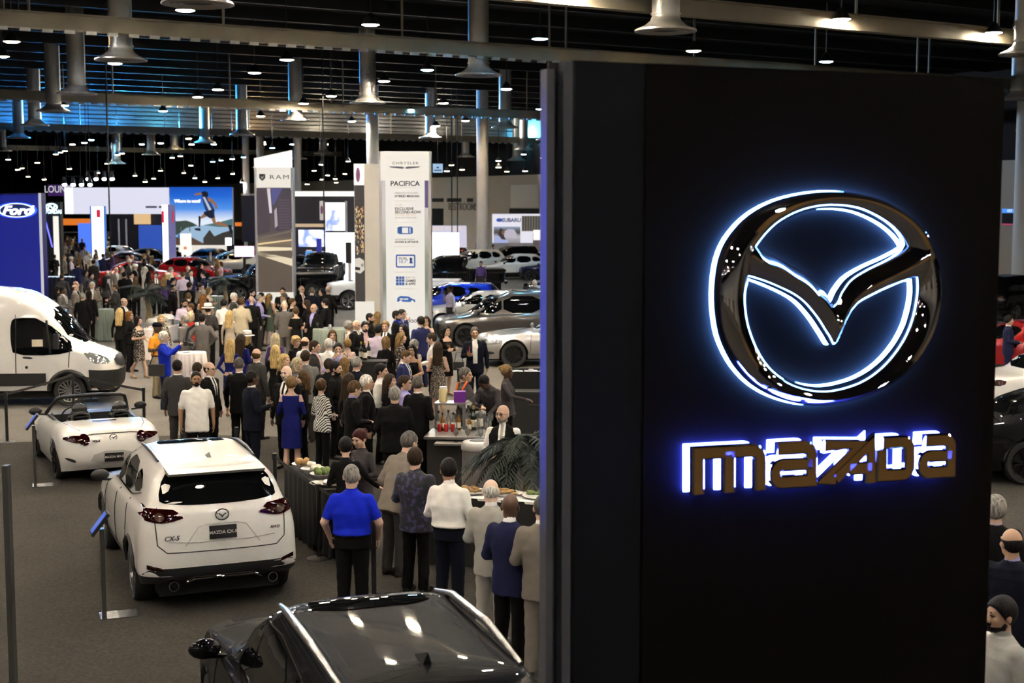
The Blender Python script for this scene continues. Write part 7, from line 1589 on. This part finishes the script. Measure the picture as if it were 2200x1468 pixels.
q.tube([(-.35,0,0),(-.35,0,1.0),(.35,.1,1.75),(.45,.1,1.75),(.45,.1,0)],.04,6);q.build('rail',M_RIM,o,60)
for i,(px,yt,yb) in enumerate([(1022,522,580),(1034,519,575),(1043,540,590),(1053,518,592)]):
    p=G(px,yb);zt_=D(px,yt,p.y).z;q=MB();q.cyl((0,0,0),(0,0,zt_),.035,n=6);o=q.build('flag_pole',M_RIM);o.location=p;tag(o,'thin silver pole before the white crossover, number %s from left'%['one','two','three','four'][i],'pole','thin silver poles')
for i,(px,yb,d,lab) in enumerate([(238,560,70,'black cable hanging in front of the white header'),(971,508,95,'left black cable hanging right of the tall white feature tower'),(983,515,95,'right black cable hanging right of the tall white feature tower'),(698,600,70,'thin black cable hanging in front of the picture stand')]):
    p=D(px,yb,d);q=MB();q.cyl((0,0,0),(0,0,12.5-p.z),.035,n=6);q.cyl((0,0,-.12),(0,0,0),.06,n=6);o=q.build('hanging_cable',M_BLACK);o.location=p;tag(o,lab,'cable')
for (px,py,lab) in [(165,390,'left cluster of silver stage spotlights above the white header'),(214,378,'right cluster of silver stage spotlights above the white header')]:
    p=D(px,py,85+(px>190)*4);o=empty('spotlight_cluster',p);tag(o,lab,'spotlight','stage spotlights');q=MB();q.bar((-.9,0,.3),(.9,0,.3),.06,.06);q.cyl((-.6,0,.3),(-.6,0,12.5-p.z),.02,n=5);q.cyl((.6,0,.3),(.6,0,12.5-p.z),.02,n=5);q.build('truss_bar',M_STEEL,o)
    for i in range(4):
        x=-.75+i*.5;q=MB();q.cyl((x,0,.2),(x+.1,-.25,-.2),.10,.15,12);s_=q.build('spot_can',M_RIM,o,40)
        q=MB();q.cyl((x+.1,-.251,-.202),(x+.104,-.262,-.22),.13,.13,12);q.build('spot_lens',emat('spot_glow',(.9,.95,1),25),s_)
# ================================================================ tables, bar, palms, stanchions, small things
M_CLG=mat('cloth_sage',(.20,.235,.20),.85,noise=.12,nscale=6);M_CLW=mat('cloth_white',(.78,.70,.68),.85,noise=.04,nscale=6);M_CLB=mat('cloth_black',(.012,.011,.011),.9,noise=.2,nscale=6)
M_STEELB=mat('brushed_steel',(.46,.44,.42),.32,.85,noise=.08,nscale=8);M_CHINA=mat('china_white',(.82,.80,.76),.3);M_CLEAR=mat('glass_clear',(.85,.88,.88),.03,spec=.8,trans=.9,ior=1.3,alpha=.55)
M_WINE=mat('wine_bottle',(.008,.010,.006),.08,spec=.7);M_LABEL=mat('bottle_label',(.72,.66,.55),.6);M_FOOD=mat('food_mixed',(.42,.24,.09),.7,noise=.5,nscale=30);M_SALAD=mat('food_green',(.16,.22,.06),.7,noise=.5,nscale=40)
M_GOLD=mat('foil_gold',(.55,.36,.10),.35,.8);M_WOOD=mat('palm_trunk',(.30,.22,.12),.85,noise=.5,nscale=14,bump=.6,bscale=18);M_PALM=mat('palm_leaf',(.013,.021,.016),.55,spec=.4,noise=.4,nscale=5);M_POLE=mat('stanchion_black',(.014,.013,.013),.4);M_BELT=mat('belt_black',(.012,.011,.011),.8)
M_ICE=mat('ice_white',(.8,.82,.85),.35,noise=.2,nscale=25);M_LIQ=mat('drink_amber',(.45,.20,.04),.1);M_REDCAN=mat('can_red',(.45,.02,.02),.3,.3)
def rtable(px,py,wpx,label,m,h=1.07,folds=22,hang=None):
    p=G(px,py,h);r=wpx/FPX*p.y/2;o=empty('round_table',(p.x,p.y,0));tag(o,label,'table','cloth-covered standing tables')
    q=MB();q.cyl((0,0,h-.03),(0,0,h-.005),r*.97,n=32);q.cyl((0,0,.03),(0,0,h-.03),.04,n=10);q.cyl((0,0,0),(0,0,.03),r*.6,n=20);q.build('pedestal',M_BLACK,o,40)
    n=folds*6;V=[(0,0,h)];F=[];prof=[(.6,h,0),(.97,h,0),(1.0,h-.02,.0),(1.0,h-.25,.35),(1.0,h-.6,.8),(1.02,hang or .02,1.)]
    for i in range(n):
        t=2*PI*i/n;w_=.045*math.sin(folds*t)+.025*math.sin(7*t+1)
        for (k,z,a) in prof: V.append(((r*k+w_*a)*math.cos(t),(r*k+w_*a)*math.sin(t),z))
    K=len(prof)
    for i in range(n):
        j=(i+1)%n;F.append((0,1+i*K,1+j*K))
        for k in range(K-1): F.append((1+i*K+k,1+i*K+k+1,1+j*K+k+1,1+j*K+k))
    link(bpy.data.objects.new('tablecloth',raw_mesh('tablecloth',V,F,m,None,60)),o);return o,r
def box_table(name,a,b,depth,h,m,label,cat='table',top=None,skirt=True):
    """front edge from floor point a to b (left to right), going back by depth"""
    a,b=Vector((a[0],a[1],0)),Vector((b[0],b[1],0));d=b-a;L=d.length;yaw=math.atan2(d.y,d.x)
    o=empty(name,a,yaw);tag(o,label,cat)
    q=MB();q.box((L/2,depth/2,h-.015),(L,depth,.03));q.build('table_top',top or m,o)
    if skirt:
        q=MB();n=max(8,int(L/.06));V=[];F=[]
        per=[(x,0) for x in np.linspace(0,L,n)]+[(L,y) for y in np.linspace(0,depth,14)[1:]]+[(x,depth) for x in np.linspace(L,0,n)[1:]]+[(0,y) for y in np.linspace(depth,0,14)[1:-1]]
        for i,(x,y) in enumerate(per):
            s=.012*math.sin(i*1.9);V += [(x,y,h-.004),(x+s,y-s,h-.05),(x+s*2,y-s*2,.02)]
        k=len(per)
        for i in range(k):
            j=(i+1)%k
            for e in (0,1): F.append((i*3+e,i*3+e+1,j*3+e+1,j*3+e))
        link(bpy.data.objects.new('table_skirt',raw_mesh('table_skirt',V,F,m,None,60)),o)
    return o
def bottle(p,label,kind='wine',h=.32,tilt=None,group='bottles on the bar'):
    o=empty('bottle',p);tag(o,label,'bottle',group);r=h*.125
    body={'wine': M_WINE,'clear': M_CLEAR,'amber': mat('glass_amber',(.25,.10,.02),.08,spec=.7)}[kind]
    q=MB();q.lathe([(0,0),(r*.96,0),(r,.02),(r,h*.56),(r*.85,h*.64),(r*.36,h*.74),(r*.34,h*.96),(r*.40,h*.97),(r*.40,h),(0,h)],14);q.build('glass_body',body,o,40)
    q=MB();q.lathe([(r*1.015,h*.14),(r*1.015,h*.44)],14);q.build('label',M_LABEL,o,60)
    q=MB();q.lathe([(r*.42,h*.86),(r*.43,h),(0,h*1.005)],12);q.build('cap',M_GOLD if kind == 'wine' else M_BLACK,o,60)
    if tilt: o.rotation_euler=tilt
    return o
def wineglass(p,label,fill=False,group='glasses',s=1.):
    o=empty('wine_glass',p);tag(o,label,'glass',group);o.scale=(s,s,s)
    q=MB();q.lathe([(0,.0),(.036,.0),(.034,.004),(.005,.012),(.004,.085),(.02,.10),(.036,.13),(.038,.165),(.031,.20)],14);q.build('glass_body',M_CLEAR,o,50)
    if fill: q=MB();q.lathe([(0,.10),(.02,.102),(.035,.13),(.036,.15),(0,.15)],14);q.build('wine',M_LIQ,o,50)
    return o
def tumbler(p,label,group='glasses',straw=False):
    o=empty('drink_glass',p);tag(o,label,'glass',group);q=MB();q.lathe([(0,0),(.032,0),(.038,.12),(.035,.12),(.029,.01)],12);q.build('glass_body',M_CLEAR,o,40)
    q=MB();q.lathe([(0,.012),(.03,.012),(.034,.085),(0,.085)],12);q.build('drink',M_LIQ,o,40)
    if straw: q=MB();q.cyl((0,0,.02),(.03,.01,.22),.005,n=5);q.build('straw',M_RED,o)
    return o
def at_hand(root_label,side=-1,dz=0.): return None
t1,r1=rtable(224,664,40,'standing table with a sage green cloth behind the van',M_CLG)
t2,r2=rtable(712,706,80,'large round standing table with a sage green cloth at centre',M_CLG)
t3,r3=rtable(410,757,66,'round standing table with a white cloth beside the photographer',M_CLW)
t4,r4=rtable(466,636,34,'small round table with a sage cloth beside the small palm',M_CLG)
t5,r5=rtable(588,668,30,'small high table with a black and cream patterned cloth',cloth('cam'),hang=.45)
t6,r6=rtable(236,601,30,'small round table with flowers in the far crowd',M_CLW)
pp=lambda o,dx,dy,z: Vector((o.location.x+dx,o.location.y+dy,z))
q=MB();rn=random.Random(3)
for i in range(14): q.sphere((rn.uniform(-.14,.14),rn.uniform(-.14,.14),1.30+rn.uniform(-.08,.12)),.05,7,5)
fo=empty('flower_vase',pp(t6,0,0,0));tag(fo,'vase of pale flowers on the far white table','flowers');q.build('blossoms',mat('flower_cream',(.72,.62,.48),.7,noise=.3,nscale=8),fo,60);q=MB();q.lathe([(0,1.071),(.06,1.071),(.045,1.15),(.06,1.26)],12);q.build('vase',M_CLEAR,fo,50)
for i,(t,dx,dy,lab) in enumerate([(t2,-.35,-.25,'empty wine glass at the left of the large sage table'),(t2,.4,-.1,'wine glass at the right of the large sage table'),(t3,.22,.1,'wine glass with white wine on the white-cloth table'),(t3,.12,-.3,'wine glass near the front of the white-cloth table'),(t1,-.05,-.1,'wine glass on the sage table behind the van')]): wineglass(pp(t,dx,dy,1.072),lab,i in (2,))
cd=empty('candle_holder',pp(t2,.0,-.3,1.072));tag(cd,'white candle in a glass holder on the large sage table','candle');q=MB();q.cyl((0,0,0),(0,0,.14),.035,n=12);q.build('candle',M_CHINA,cd,40);q=MB();q.lathe([(.055,0),(.06,.10)],14);q.build('holder',M_CLEAR,cd,60)
for t,lab in ((t3,'small white plate on the white-cloth table'),(t5,'white plate on the patterned table'),(t4,'white plate on the small sage table')):
    q=MB();q.lathe([(0,.005),(.07,.005),(.11,.02),(.112,.017),(.07,0),(0,0)],18);o=q.build('plate',M_CHINA,None,40);o.location=pp(t,-.1,-.05,1.072);tag(o,lab,'plate','plates')
a=G(302,775);b=G(352,775);ti=box_table('buffet_island',(a.x,a.y),(b.x,b.y),2.4,.92,M_CLW,'white buffet island covered with plates and chafing dishes')
yi=ti.rotation_euler.z;Li=(Vector((b.x,b.y,0))-Vector((a.x,a.y,0))).length
def on(t,x,y,z): v=Matrix.Rotation(t.rotation_euler.z,3,'Z') @ Vector((x,y,0));return Vector((t.location.x+v.x,t.location.y+v.y,z))
def chafing(p,yaw,label,s=1.):
    o=empty('chafing_dish',p,yaw);o.scale=(s,s,s);tag(o,label,'chafing dish','chafing dishes');q=MB();q.box((0,0,.16),(.60,.36,.10));q.build('pan',M_STEELB,o)
    for x in (-.27,.27):
        for y in (-.15,.15): q=MB();q.box((x,y,.055),(.03,.03,.11));q.build('leg',M_STEELB,o)
    q=MB();q.lathe([(.30,.21),(.28,.30),(.18,.37),(0,.39)],20);q.V=[(x,y*.6,z) for x,y,z in q.V];q.build('lid',M_STEELB,o,50);return o
rn=random.Random(5)
for i in range(0,6,2): chafing(on(ti,.32,.4+(i // 2)*.8,.92),yi,['silver chafing dish at the front of the buffet island','','silver chafing dish in the middle of the buffet island','','silver chafing dish at the back of the buffet island'][i],.8)
for i in range(5):
    o=empty('plate_stack',on(ti,Li-.17,.25+i*.48,.92));tag(o,'stack of white plates %s on the buffet island'%['at the front','second from the front','in the middle','fourth from the front','at the back'][i],'plates','plate stacks')
    q=MB();q.lathe([(0,.005),(.09,.005),(.13,.025),(.132,.02),(.09,0),(0,0)],18);me=raw_mesh('plate',q.V,q.F,M_CHINA,None,40)
    for k in range(5+i): u=link(bpy.data.objects.new('plate',me),o);u.location.z=k*.022
bk_=empty('ice_bucket',on(ti,.32,.8,.92));tag(bk_,'dark blue ice bucket on the buffet island','bucket');q=MB();q.lathe([(0,0),(.12,0),(.16,.26),(.15,.26),(.11,.01)],18);q.build('pail',mat('bucket_navy',(.015,.015,.07),.4),bk_,40);q=MB();q.lathe([(.15,.24),(0,.27)],16);q.build('ice',M_ICE,bk_,40)
a=D(60,590,68);b=D(157,592,68);fc=box_table('far_counter',(a.x,68),(b.x,68),.8,1.1,mat('counter_dark',(.012,.016,.04),.4),'dark counter with a bright top right of the deep blue tower','counter',emat('counter_top_lit',(.7,.85,1),.8),True)
ba=G(930,1085);bb=G(1030,1060)
bar=empty('bar_cart',G(984,1062),R(-6));tag(bar,'stainless steel bar counter with an upper shelf','bar counter')
q=MB();q.box((0,.35,.45),(1.0,.7,.90));q.build('cabinet',mat('bar_front',(.05,.046,.043),.4,.3),bar);q=MB();q.box((0,.30,.92),(1.06,.85,.04));q.build('counter_top',M_STEELB,bar)
q=MB();q.box((.1,-.22,.86),(.85,.30,.03));q.build('drop_shelf',M_STEELB,bar)
q=MB();q.box((-.22,.80,1.36),(.52,.34,.03));q.build('upper_shelf',M_STEELB,bar)
for x in (-.45,.01): q=MB();q.box((x,.68,1.15),(.05,.05,.42));q.build('shelf_post',M_STEELB,bar)
q=MB();q.box((.15,.95,.45),(.8,.5,.90));q.build('back_counter',M_TRIM,bar)
def onb(x,y,z): return on(bar,x,y,z)
for i,(x,y,kd,h,z) in enumerate([(-.40,.58,'clear',.32,.94),(-.32,.50,'amber',.30,.94),(-.24,.60,'clear',.33,.94),(-.15,.56,'clear',.30,.94),(-.07,.60,'amber',.30,.94),(.08,.68,'clear',.40,.94),(.17,.62,'wine',.40,.94),(.27,.68,'clear',.42,.94),(.40,.58,'clear',.28,.94),(.12,.50,'amber',.26,.94)]):
    bottle(onb(x,y,z),'%s bottle %s under the bar shelf'%({'clear': 'clear glass','amber': 'amber','wine': 'dark wine'}[kd],['far left','second from left','third from left','left of middle','in the middle','right of the post','beside the tall clear pair','tallest clear','far right','front middle'][i]),kd,h)
for i,x in enumerate((-.36,-.25,-.14)):
    q=MB();q.lathe([(0,0),(.03,0),(.034,.01),(.034,.115),(.028,.125),(0,.125)],14);o=q.build('drink_can',M_REDCAN,None,40);o.location=onb(x,.42,.94);tag(o,'red drink can on the bar, %s of three'%['left','middle','right'][i],'can','red cans on the bar')
pb=empty('purple_box',onb(-.08,.80,1.376));tag(pb,'purple box holding orange tools on the bar shelf','box');q=MB();q.box((0,0,.09),(.19,.17,.18));q.build('carton',mat('box_purple',(.13,.012,.24),.5),pb);q=MB();q.bar((-.06,0,.2),(-.02,0,.33),.03,.03);q.bar((.04,0,.2),(.12,0,.34),.05,.03);q.build('tool',mat('tool_orange',(.9,.16,.02),.4),pb)
jr=empty('juice_jar',onb(-.36,.82,1.376));tag(jr,'pale yellow jar on the bar shelf','jar');q=MB();q.lathe([(0,0),(.07,0),(.07,.2),(.055,.22),(0,.22)],14);q.build('jar_body',mat('jar_yellow',(.62,.52,.25),.3),jr,40);q=MB();q.lathe([(.06,.22),(.06,.25),(0,.25)],14);q.build('lid',M_CHINA,jr,40)
gn=0
for i in range(3):
    for j in range(6): wineglass(onb(-.14+j*.11,.84+i*.11,.921),'stemmed glass in the cluster behind the bar shelf',group='clustered glasses behind the bar',s=1.15)
for i,(x,y) in enumerate([(.40,-.24),(.0,-.2),(.18,-.15),(.45,.05),(.30,.1),(.48,.2)]): wineglass(onb(x,y,.876 if y<0 else .941),'wine glass %s on the bar front'%['right on the drop shelf','left on the drop shelf','middle on the drop shelf','at the counter corner','behind the drop shelf','rearmost'][i],s=1.1,group='glasses on the bar front')
p=G(1028,1096);lb=empty('litter_bin',p);lb.scale=(1.05,1.05,1.07);tag(lb,'round perforated steel litter bin beside the bar','bin')
M_PERF=mat('perforated_steel',(.19,.18,.17),.45,.6);nt,b_=nodes_of(M_PERF);tc=nt.nodes.new('ShaderNodeTexCoord');mp=nt.nodes.new('ShaderNodeMapping');mp.inputs['Scale'].default_value=(38,38,38);vo=nt.nodes.new('ShaderNodeTexVoronoi');nt.links.new(tc.outputs['Object'],mp.inputs[0]);nt.links.new(mp.outputs[0],vo.inputs['Vector']);rp_=nt.nodes.new('ShaderNodeValToRGB');rp_.color_ramp.elements[0].position=.25;rp_.color_ramp.elements[1].position=.4;rp_.color_ramp.elements[0].color=(.03,.028,.026,1);rp_.color_ramp.elements[1].color=(.22,.21,.2,1);nt.links.new(vo.outputs['Distance'],rp_.inputs[0]);nt.links.new(rp_.outputs[0],b_.inputs['Base Color'])
rb=.235
q=MB();q.lathe([(rb*.98,.02),(rb,.04),(rb,.36)],36);q.build('lower_mesh',M_PERF,lb,60);q=MB();q.lathe([(rb,.36),(rb+.006,.365),(rb+.006,.60),(rb,.605)],36);q.build('band',mat('bin_band',(.24,.225,.21),.4,.6),lb,40)
q=MB();q.lathe([(rb,.605),(rb,.88)],36);q.build('upper_mesh',M_PERF,lb,60);q=MB();q.lathe([(rb+.004,.87),(rb+.014,.88),(rb+.014,.95),(rb-.01,.985),(.13,.995),(.12,.96)],36);q.build('rim',mat('bin_rim',(.40,.38,.36),.35,.6),lb,40);q=MB();q.lathe([(.125,.93),(0,.93)],24);q.build('opening',M_BLACK,lb)
p=G(1135,935);ch_=empty('ice_chest',p,R(-4));tag(ch_,'black rolling ice chest with a chrome handle','ice chest');q=MB();q.box((.1,.3,.42),(1.05,.75,.84));q.build('chest',M_BLACK,ch_)
q=MB();q.bar((-.43,-.08,.86),(.62,-.08,.86),.05,.05);q.bar((-.43,-.08,.86),(-.43,.66,.86),.05,.05);q.bar((.62,-.08,.86),(.62,.66,.86),.05,.05);q.build('rim',M_TRIM,ch_);q=MB();q.bar((.0,-.09,.62),(.3,-.09,.62),.02,.03);q.build('handle',M_CHROME,ch_)
p=ch_.location;to=empty('ice_tote',(p.x+.05,p.y+1.15,0),R(-3));tag(to,'black plastic tote filled with ice and a bottle','tote');q=MB()
q.add([(-.40,-.28,.80),(.40,-.28,.80),(.40,.28,.80),(-.40,.28,.80),(-.48,-.34,1.18),(.48,-.34,1.18),(.48,.34,1.18),(-.48,.34,1.18),(-.44,-.30,1.18),(.44,-.30,1.18),(.44,.30,1.18),(-.44,.30,1.18),(-.42,-.29,1.05),(.42,-.29,1.05),(.42,.29,1.05),(-.42,.29,1.05)],[(0,1,5,4),(1,2,6,5),(2,3,7,6),(3,0,4,7),(4,5,9,8),(5,6,10,9),(6,7,11,10),(7,4,8,11),(8,9,13,12),(9,10,14,13),(10,11,15,14),(11,8,12,15),(3,2,1,0)]);q.box((0,0,.40),(.9,.6,.80));q.build('tub',M_BLACK,to)
q=MB();rn=random.Random(2)
for i in range(46): q.box((rn.uniform(-.36,.36),rn.uniform(-.24,.24),1.08+rn.uniform(0,.06)),(.09,.08,.07),rn.uniform(0,3))
u=q.build('ice_cubes',M_ICE,to);u['kind']='stuff'
bottle((to.location.x+.26,to.location.y-.1,1.06),'wine bottle standing in the ice tote','wine',.34)
for i,(px,py) in enumerate([(776,772),(784,774),(792,770)]): bottle(G(px,py,1.46),'tall dark wine bottle, %s of three beside the bald head'%['left','middle','right'][i],'wine',.36)
bc=G(784,774,1.46);wc=empty('wine_counter',(bc.x,bc.y,0));tag(wc,'narrow high wine counter hidden in the crowd','counter');q=MB();q.box((0,0,1.43),(.9,.45,.05));q.build('top',M_CLB,wc);q=MB();q.box((0,0,.70),(.86,.42,1.40));q.build('skirt',M_CLB,wc)
pa=G(612,1185);pc=G(700,1200)
tb=box_table('buffet_table',G(610,1004,.92),G(700,1054,.92),.36,.92,M_CLB,'buffet table with a black cloth beside the white SUV')
for i,(x,y,m) in enumerate([(.75,.18,M_CHINA),(.35,.18,M_CHINA),(1.15,.18,M_CHINA)]):
    o=empty('serving_bowl',on(tb,x,y,.92));tag(o,'white serving bowl %s on the black buffet table'%['nearest the server','farthest back','in front'][i],'bowl','serving bowls');q=MB();q.lathe([(0,0),(.07,0),(.17,.10),(.16,.10),(.07,.015)],20);q.build('bowl',M_CHINA,o,40);q=MB()
    for k in range(9): q.sphere((rn.uniform(-.09,.09),rn.uniform(-.09,.09),.09+rn.uniform(0,.05)),.045,7,5)
    u=q.build('food',[mat('pasta_white',(.72,.66,.55),.7),M_FOOD,M_SALAD][i],o,60);u['kind']='stuff'
tr=empty('serving_tray',on(tb,1.55,.18,.92));tag(tr,'oval silver serving tray with wraps on the black buffet table','tray');q=MB();q.lathe([(0,.01),(.24,.01),(.30,.045),(.305,.04),(.24,0)],28);q.V=[(x,y*.62,z) for x,y,z in q.V];q.build('platter',M_STEELB,tr,40);q=MB();[q.sphere((-.08+k*.08,.02*(k%2),.045),(.05,.09,.035),8,6) for k in range(3)];q.build('wrap',M_CHINA,tr,60)
tb2=box_table('buffet_counter',G(915,1064,.92),G(1240,1086,.92),.6,.92,M_CLB,'long buffet counter in front of the litter bin','table',M_CHINA)
for i,(x,y,m) in enumerate([(.52,.30,M_FOOD),(1.42,.30,M_SALAD),(.97,.33,M_FOOD)]):
    o=empty('food_platter',on(tb2,x,y,.92));tag(o,'white platter of %s on the buffet counter'%['sliced meat','salad','wrapped rolls'][i],'platter','food platters');q=MB();q.lathe([(0,.01),(.16,.01),(.21,.03),(.21,.025),(.15,0)],22);q.build('dish',M_CHINA,o,40);q=MB()
    for k in range(11): q.sphere((rn.uniform(-.12,.12),rn.uniform(-.12,.12),.035+rn.uniform(0,.03)),(.05,.03,.02),7,5)
    u=q.build('food',m,o,60);u['kind']='stuff'
def palm(px,py,ztop,label,nf,L,seed,trunk=True,r_=.09,bend=.55,leaf=.30,pot=True,lo=.15,hi=1.1):
    p=G(px,py,ztop);o=empty('potted_palm',(p.x,p.y,0));tag(o,label,'palm','potted palms');rn=random.Random(seed)
    if trunk:
        q=MB();pts=[(.02*math.sin(i*1.3),.02*math.cos(i),.3+(ztop-.35)*i/10) for i in range(11)];q.tube(pts,[r_*(1.25-.03*i+.06*(i%2)) for i in range(11)],10);q.build('trunk',M_WOOD,o,60)
    q=MB();q.lathe([(0,0),(.22,0),(.30,.40),(.26,.40),(.24,.36),(0,.36)],18);q.build('pot',M_BLACK,o,40)
    for f in range(nf):
        a=2*PI*f/nf+rn.uniform(-.3,.3);up=rn.uniform(lo,hi);l=L*rn.uniform(.75,1.1);V=[];F=[];mid=[]
        for i in range(13):
            t=i/12;rr=l*t*math.cos(up*(1-t*.6)) ;zz=l*(math.sin(up)*t-bend*t*t*1.1);mid.append(Vector((rr*math.cos(a),rr*math.sin(a),ztop+zz-.05)))
        q=MB();q.tube(mid,[.014*(1-.7*i/12) for i in range(13)],4)
        side=Vector((-math.sin(a),math.cos(a),0))
        for i in range(1,13):
            for k in (0,.5):
                if i == 12 and k: continue
                c=mid[i] if not k else (mid[i]+mid[min(12,i+1)])/2;dr=(mid[min(12,i+1)]-mid[i-1]).normalized();ll=leaf*math.sin(PI*min(.97,(i+k)/13*.85+.15))*rn.uniform(.85,1.1)
                for s in (-1,1):
                    e=c+(side*s*.78+dr*.62)*ll+Vector((0,0,-.35*ll*rn.uniform(.4,1.2)));m_=(c+e)/2+Vector((0,0,.05*ll));w_=dr*.017
                    q.add([c-w_*.5,c+w_*.5,m_+w_,e,m_-w_],[(0,1,2,3,4)])
        q.build('frond',M_PALM,o)
    return o
palm(318,630,1.68,'tall palm with a pale trunk beside the buffet island',20,.95,1,r_=.085,leaf=.34)
palm(484,606,1.72,'palm with a thin trunk left of the road poster tower',18,.75,2,r_=.07,leaf=.30)
palm(1130,952,1.45,'dark bushy palm at the edge of the black tower',46,.85,5,trunk=True,r_=.05,leaf=.24,lo=-.1,hi=1.35,bend=.85)
q=MB();q.lathe([(0,0),(.17,0),(.17,.015),(.06,.03),(.03,.04),(.03,.92),(.034,.93),(.034,1.0),(0,1.0)],18);st_me=raw_mesh('post',q.V,q.F,M_POLE,None,40)
q=MB();q.lathe([(.036,.90),(.036,.985)],14);hd_me=raw_mesh('belt_head',q.V,q.F,M_TRIM,None,60)
STN={}
def stanchion(px,py,label,z=1.0):
    p=G(px,py,z);o=empty('stanchion',(p.x,p.y,0));tag(o,label,'stanchion','black belt stanchions');link(bpy.data.objects.new('post',st_me),o);link(bpy.data.objects.new('belt_head',hd_me),o);return o
def belt(a,b,label,sag=.02):
    A,B=a.location,b.location;d=(B-A);n=8;V=[];F=[];o=empty('barrier_belt',(A+B)/2);tag(o,label,'belt','barrier belts');u=d.normalized()*.04
    for i in range(n+1):
        t=i/n;c=A+u+(d-u*2)*t-o.location;z=.95-sag*math.sin(PI*t);V += [(c.x,c.y,z-.025),(c.x,c.y,z+.025)]
    for i in range(n): F.append((2*i,2*i+2,2*i+3,2*i+1))
    link(bpy.data.objects.new('strap',raw_mesh('strap',V,F,M_BELT)),o);return o
s1=stanchion(12,842,'black stanchion at the left edge before the van');s2=stanchion(156,800,'black stanchion in front of the van wheel');s3=stanchion(308,833,'black stanchion right of the roadster');s0=stanchion(-150,850,'black stanchion just outside the left edge')
belt(s0,s1,'black belt running off the left edge');belt(s1,s2,'black belt across the side of the van');belt(s2,s3,'black belt between van wheel and roadster')
s4=stanchion(590,974,'black stanchion right of the white SUV roof');s5=stanchion(684,1040,'black stanchion with a round base beside the blue polo man');belt(s4,s5,'black belt along the buffet table')
s6=stanchion(508,918,'black stanchion left of the woman in the blue dress');s7=stanchion(802,1108,'black stanchion between the blue polo man and the velvet jacket');belt(s5,s7,'black belt in front of the buffet guests');s8=stanchion(985,792,'black stanchion behind the bartender')
def tablet_stand(px,py,h,label,yaw):
    p=G(px,py);o=empty('tablet_stand',p,yaw);tag(o,label,'tablet stand','car information stands');q=MB();q.box((.16,0,.012),(.42,.30,.024));q.build('base_plate',M_RIM,o)
    q=MB();q.box((0,0,h/2),(.05,.10,h));q.build('post',mat('stand_grey',(.07,.068,.065),.35,.5),o)
    Mx=Matrix.Rotation(R(-52),3,'Y');q=MB();q.box((-.02,0,h+.06),(.30,.24,.035),mat=Mx);t=q.build('tablet',M_TRIM,o,30);q=MB();n_=Mx @ Vector((0,0,1));q.box(Vector((-.02,0,h+.06))+n_*.02,(.26,.20,.004),mat=Mx);q.build('screen',emat('tablet_glow',(.06,.16,.75),.8),t)
tablet_stand(76,1046,1.02,'slim information stand with a tablet beside the roadster',R(20));tablet_stand(224,1327,1.02,'slim information stand with a tablet beside the white SUV',R(20))
p=D(13,1000,12.6);q=MB();q.box((0,0,p.z/2),(.05,.09,p.z));q.box((0,0,.015),(.4,.4,.03));o=q.build('sign_post',mat('stand_grey',(.07,.068,.065),.35,.5));o.location=(p.x,p.y,0);tag(o,'tall thin dark post at the left edge of the foreground','post')
pc_=G(352,713,1.76);cm=empty('photo_camera',(pc_.x+.50,pc_.y-.02,1.50),R(0));tag(cm,'black camera with a flash bracket held by the photographer','camera');q=MB();q.box((0,0,0),(.10,.15,.10));q.build('camera_body',M_TRIM,cm);q=MB();q.cyl((.05,0,-.01),(.17,0,-.03),.04,.045,14);q.build('lens',M_TRIM,cm,40);q=MB();q.bar((0,0,.05),(.06,0,.32),.05,.05);q.bar((.05,0,.30),(.22,0,.42),.07,.06);q.build('flash_arm',M_TRIM,cm);q=MB();q.box((.25,0,.44),(.06,.11,.07));q.build('flash_head',M_CHINA,cm)
pg=G(352,713,1.76);sb=empty('shoulder_bag',(pg.x-.12,pg.y-.24,.92));tag(sb,'dark shoulder bag hanging at the photographer hip','bag');q=MB();q.box((0,0,0),(.34,.14,.26));q.build('pouch',mat('bag_dark',(.018,.016,.014),.7),sb);q=MB();q.tube([(-.15,0,.12),(-.05,.02,.42),(.05,.16,.56)],.015,5);q.build('strap',mat('bag_dark',(.018,.016,.014),.7),sb)
pg=G(1034,813,1.62);bottle((pg.x-.30,pg.y-.22,1.10),'large clear bottle being poured by the leaning bartender','clear',.42,(R(0),R(38),0),'bottles in hands')
pg=G(1020,703,1.84);tumbler((pg.x-.13,pg.y-.37,1.22),'amber drink with a red straw held by the man in the navy blazer',straw=True,group='drinks in hands')
pg=G(959,700,1.70);wineglass((pg.x+.06,pg.y-.32,1.10),'wine glass held by the smiling woman in black',True,'drinks in hands',1.1)
hb=empty('handbag',(pg.x+.30,pg.y-.12,.74));tag(hb,'black handbag hanging from the smiling woman arm','bag');q=MB();q.box((0,0,0),(.26,.10,.20));q.build('pouch',M_BLACK,hb);q=MB();q.tube([(-.1,0,.1),(-.06,0,.32),(.06,0,.32),(.1,0,.1)],.01,5);q.build('strap',M_BLACK,hb)
pg=G(776,921,1.66);u=MB();u.cyl((0,0,0),(0,-.01,0),.035,n=16);bd=u.build('name_badge',M_CHINA,None,40);bd.location=(pg.x-.10,pg.y-.135,1.22);tag(bd,'round white badge on the red-haired server shirt','badge')
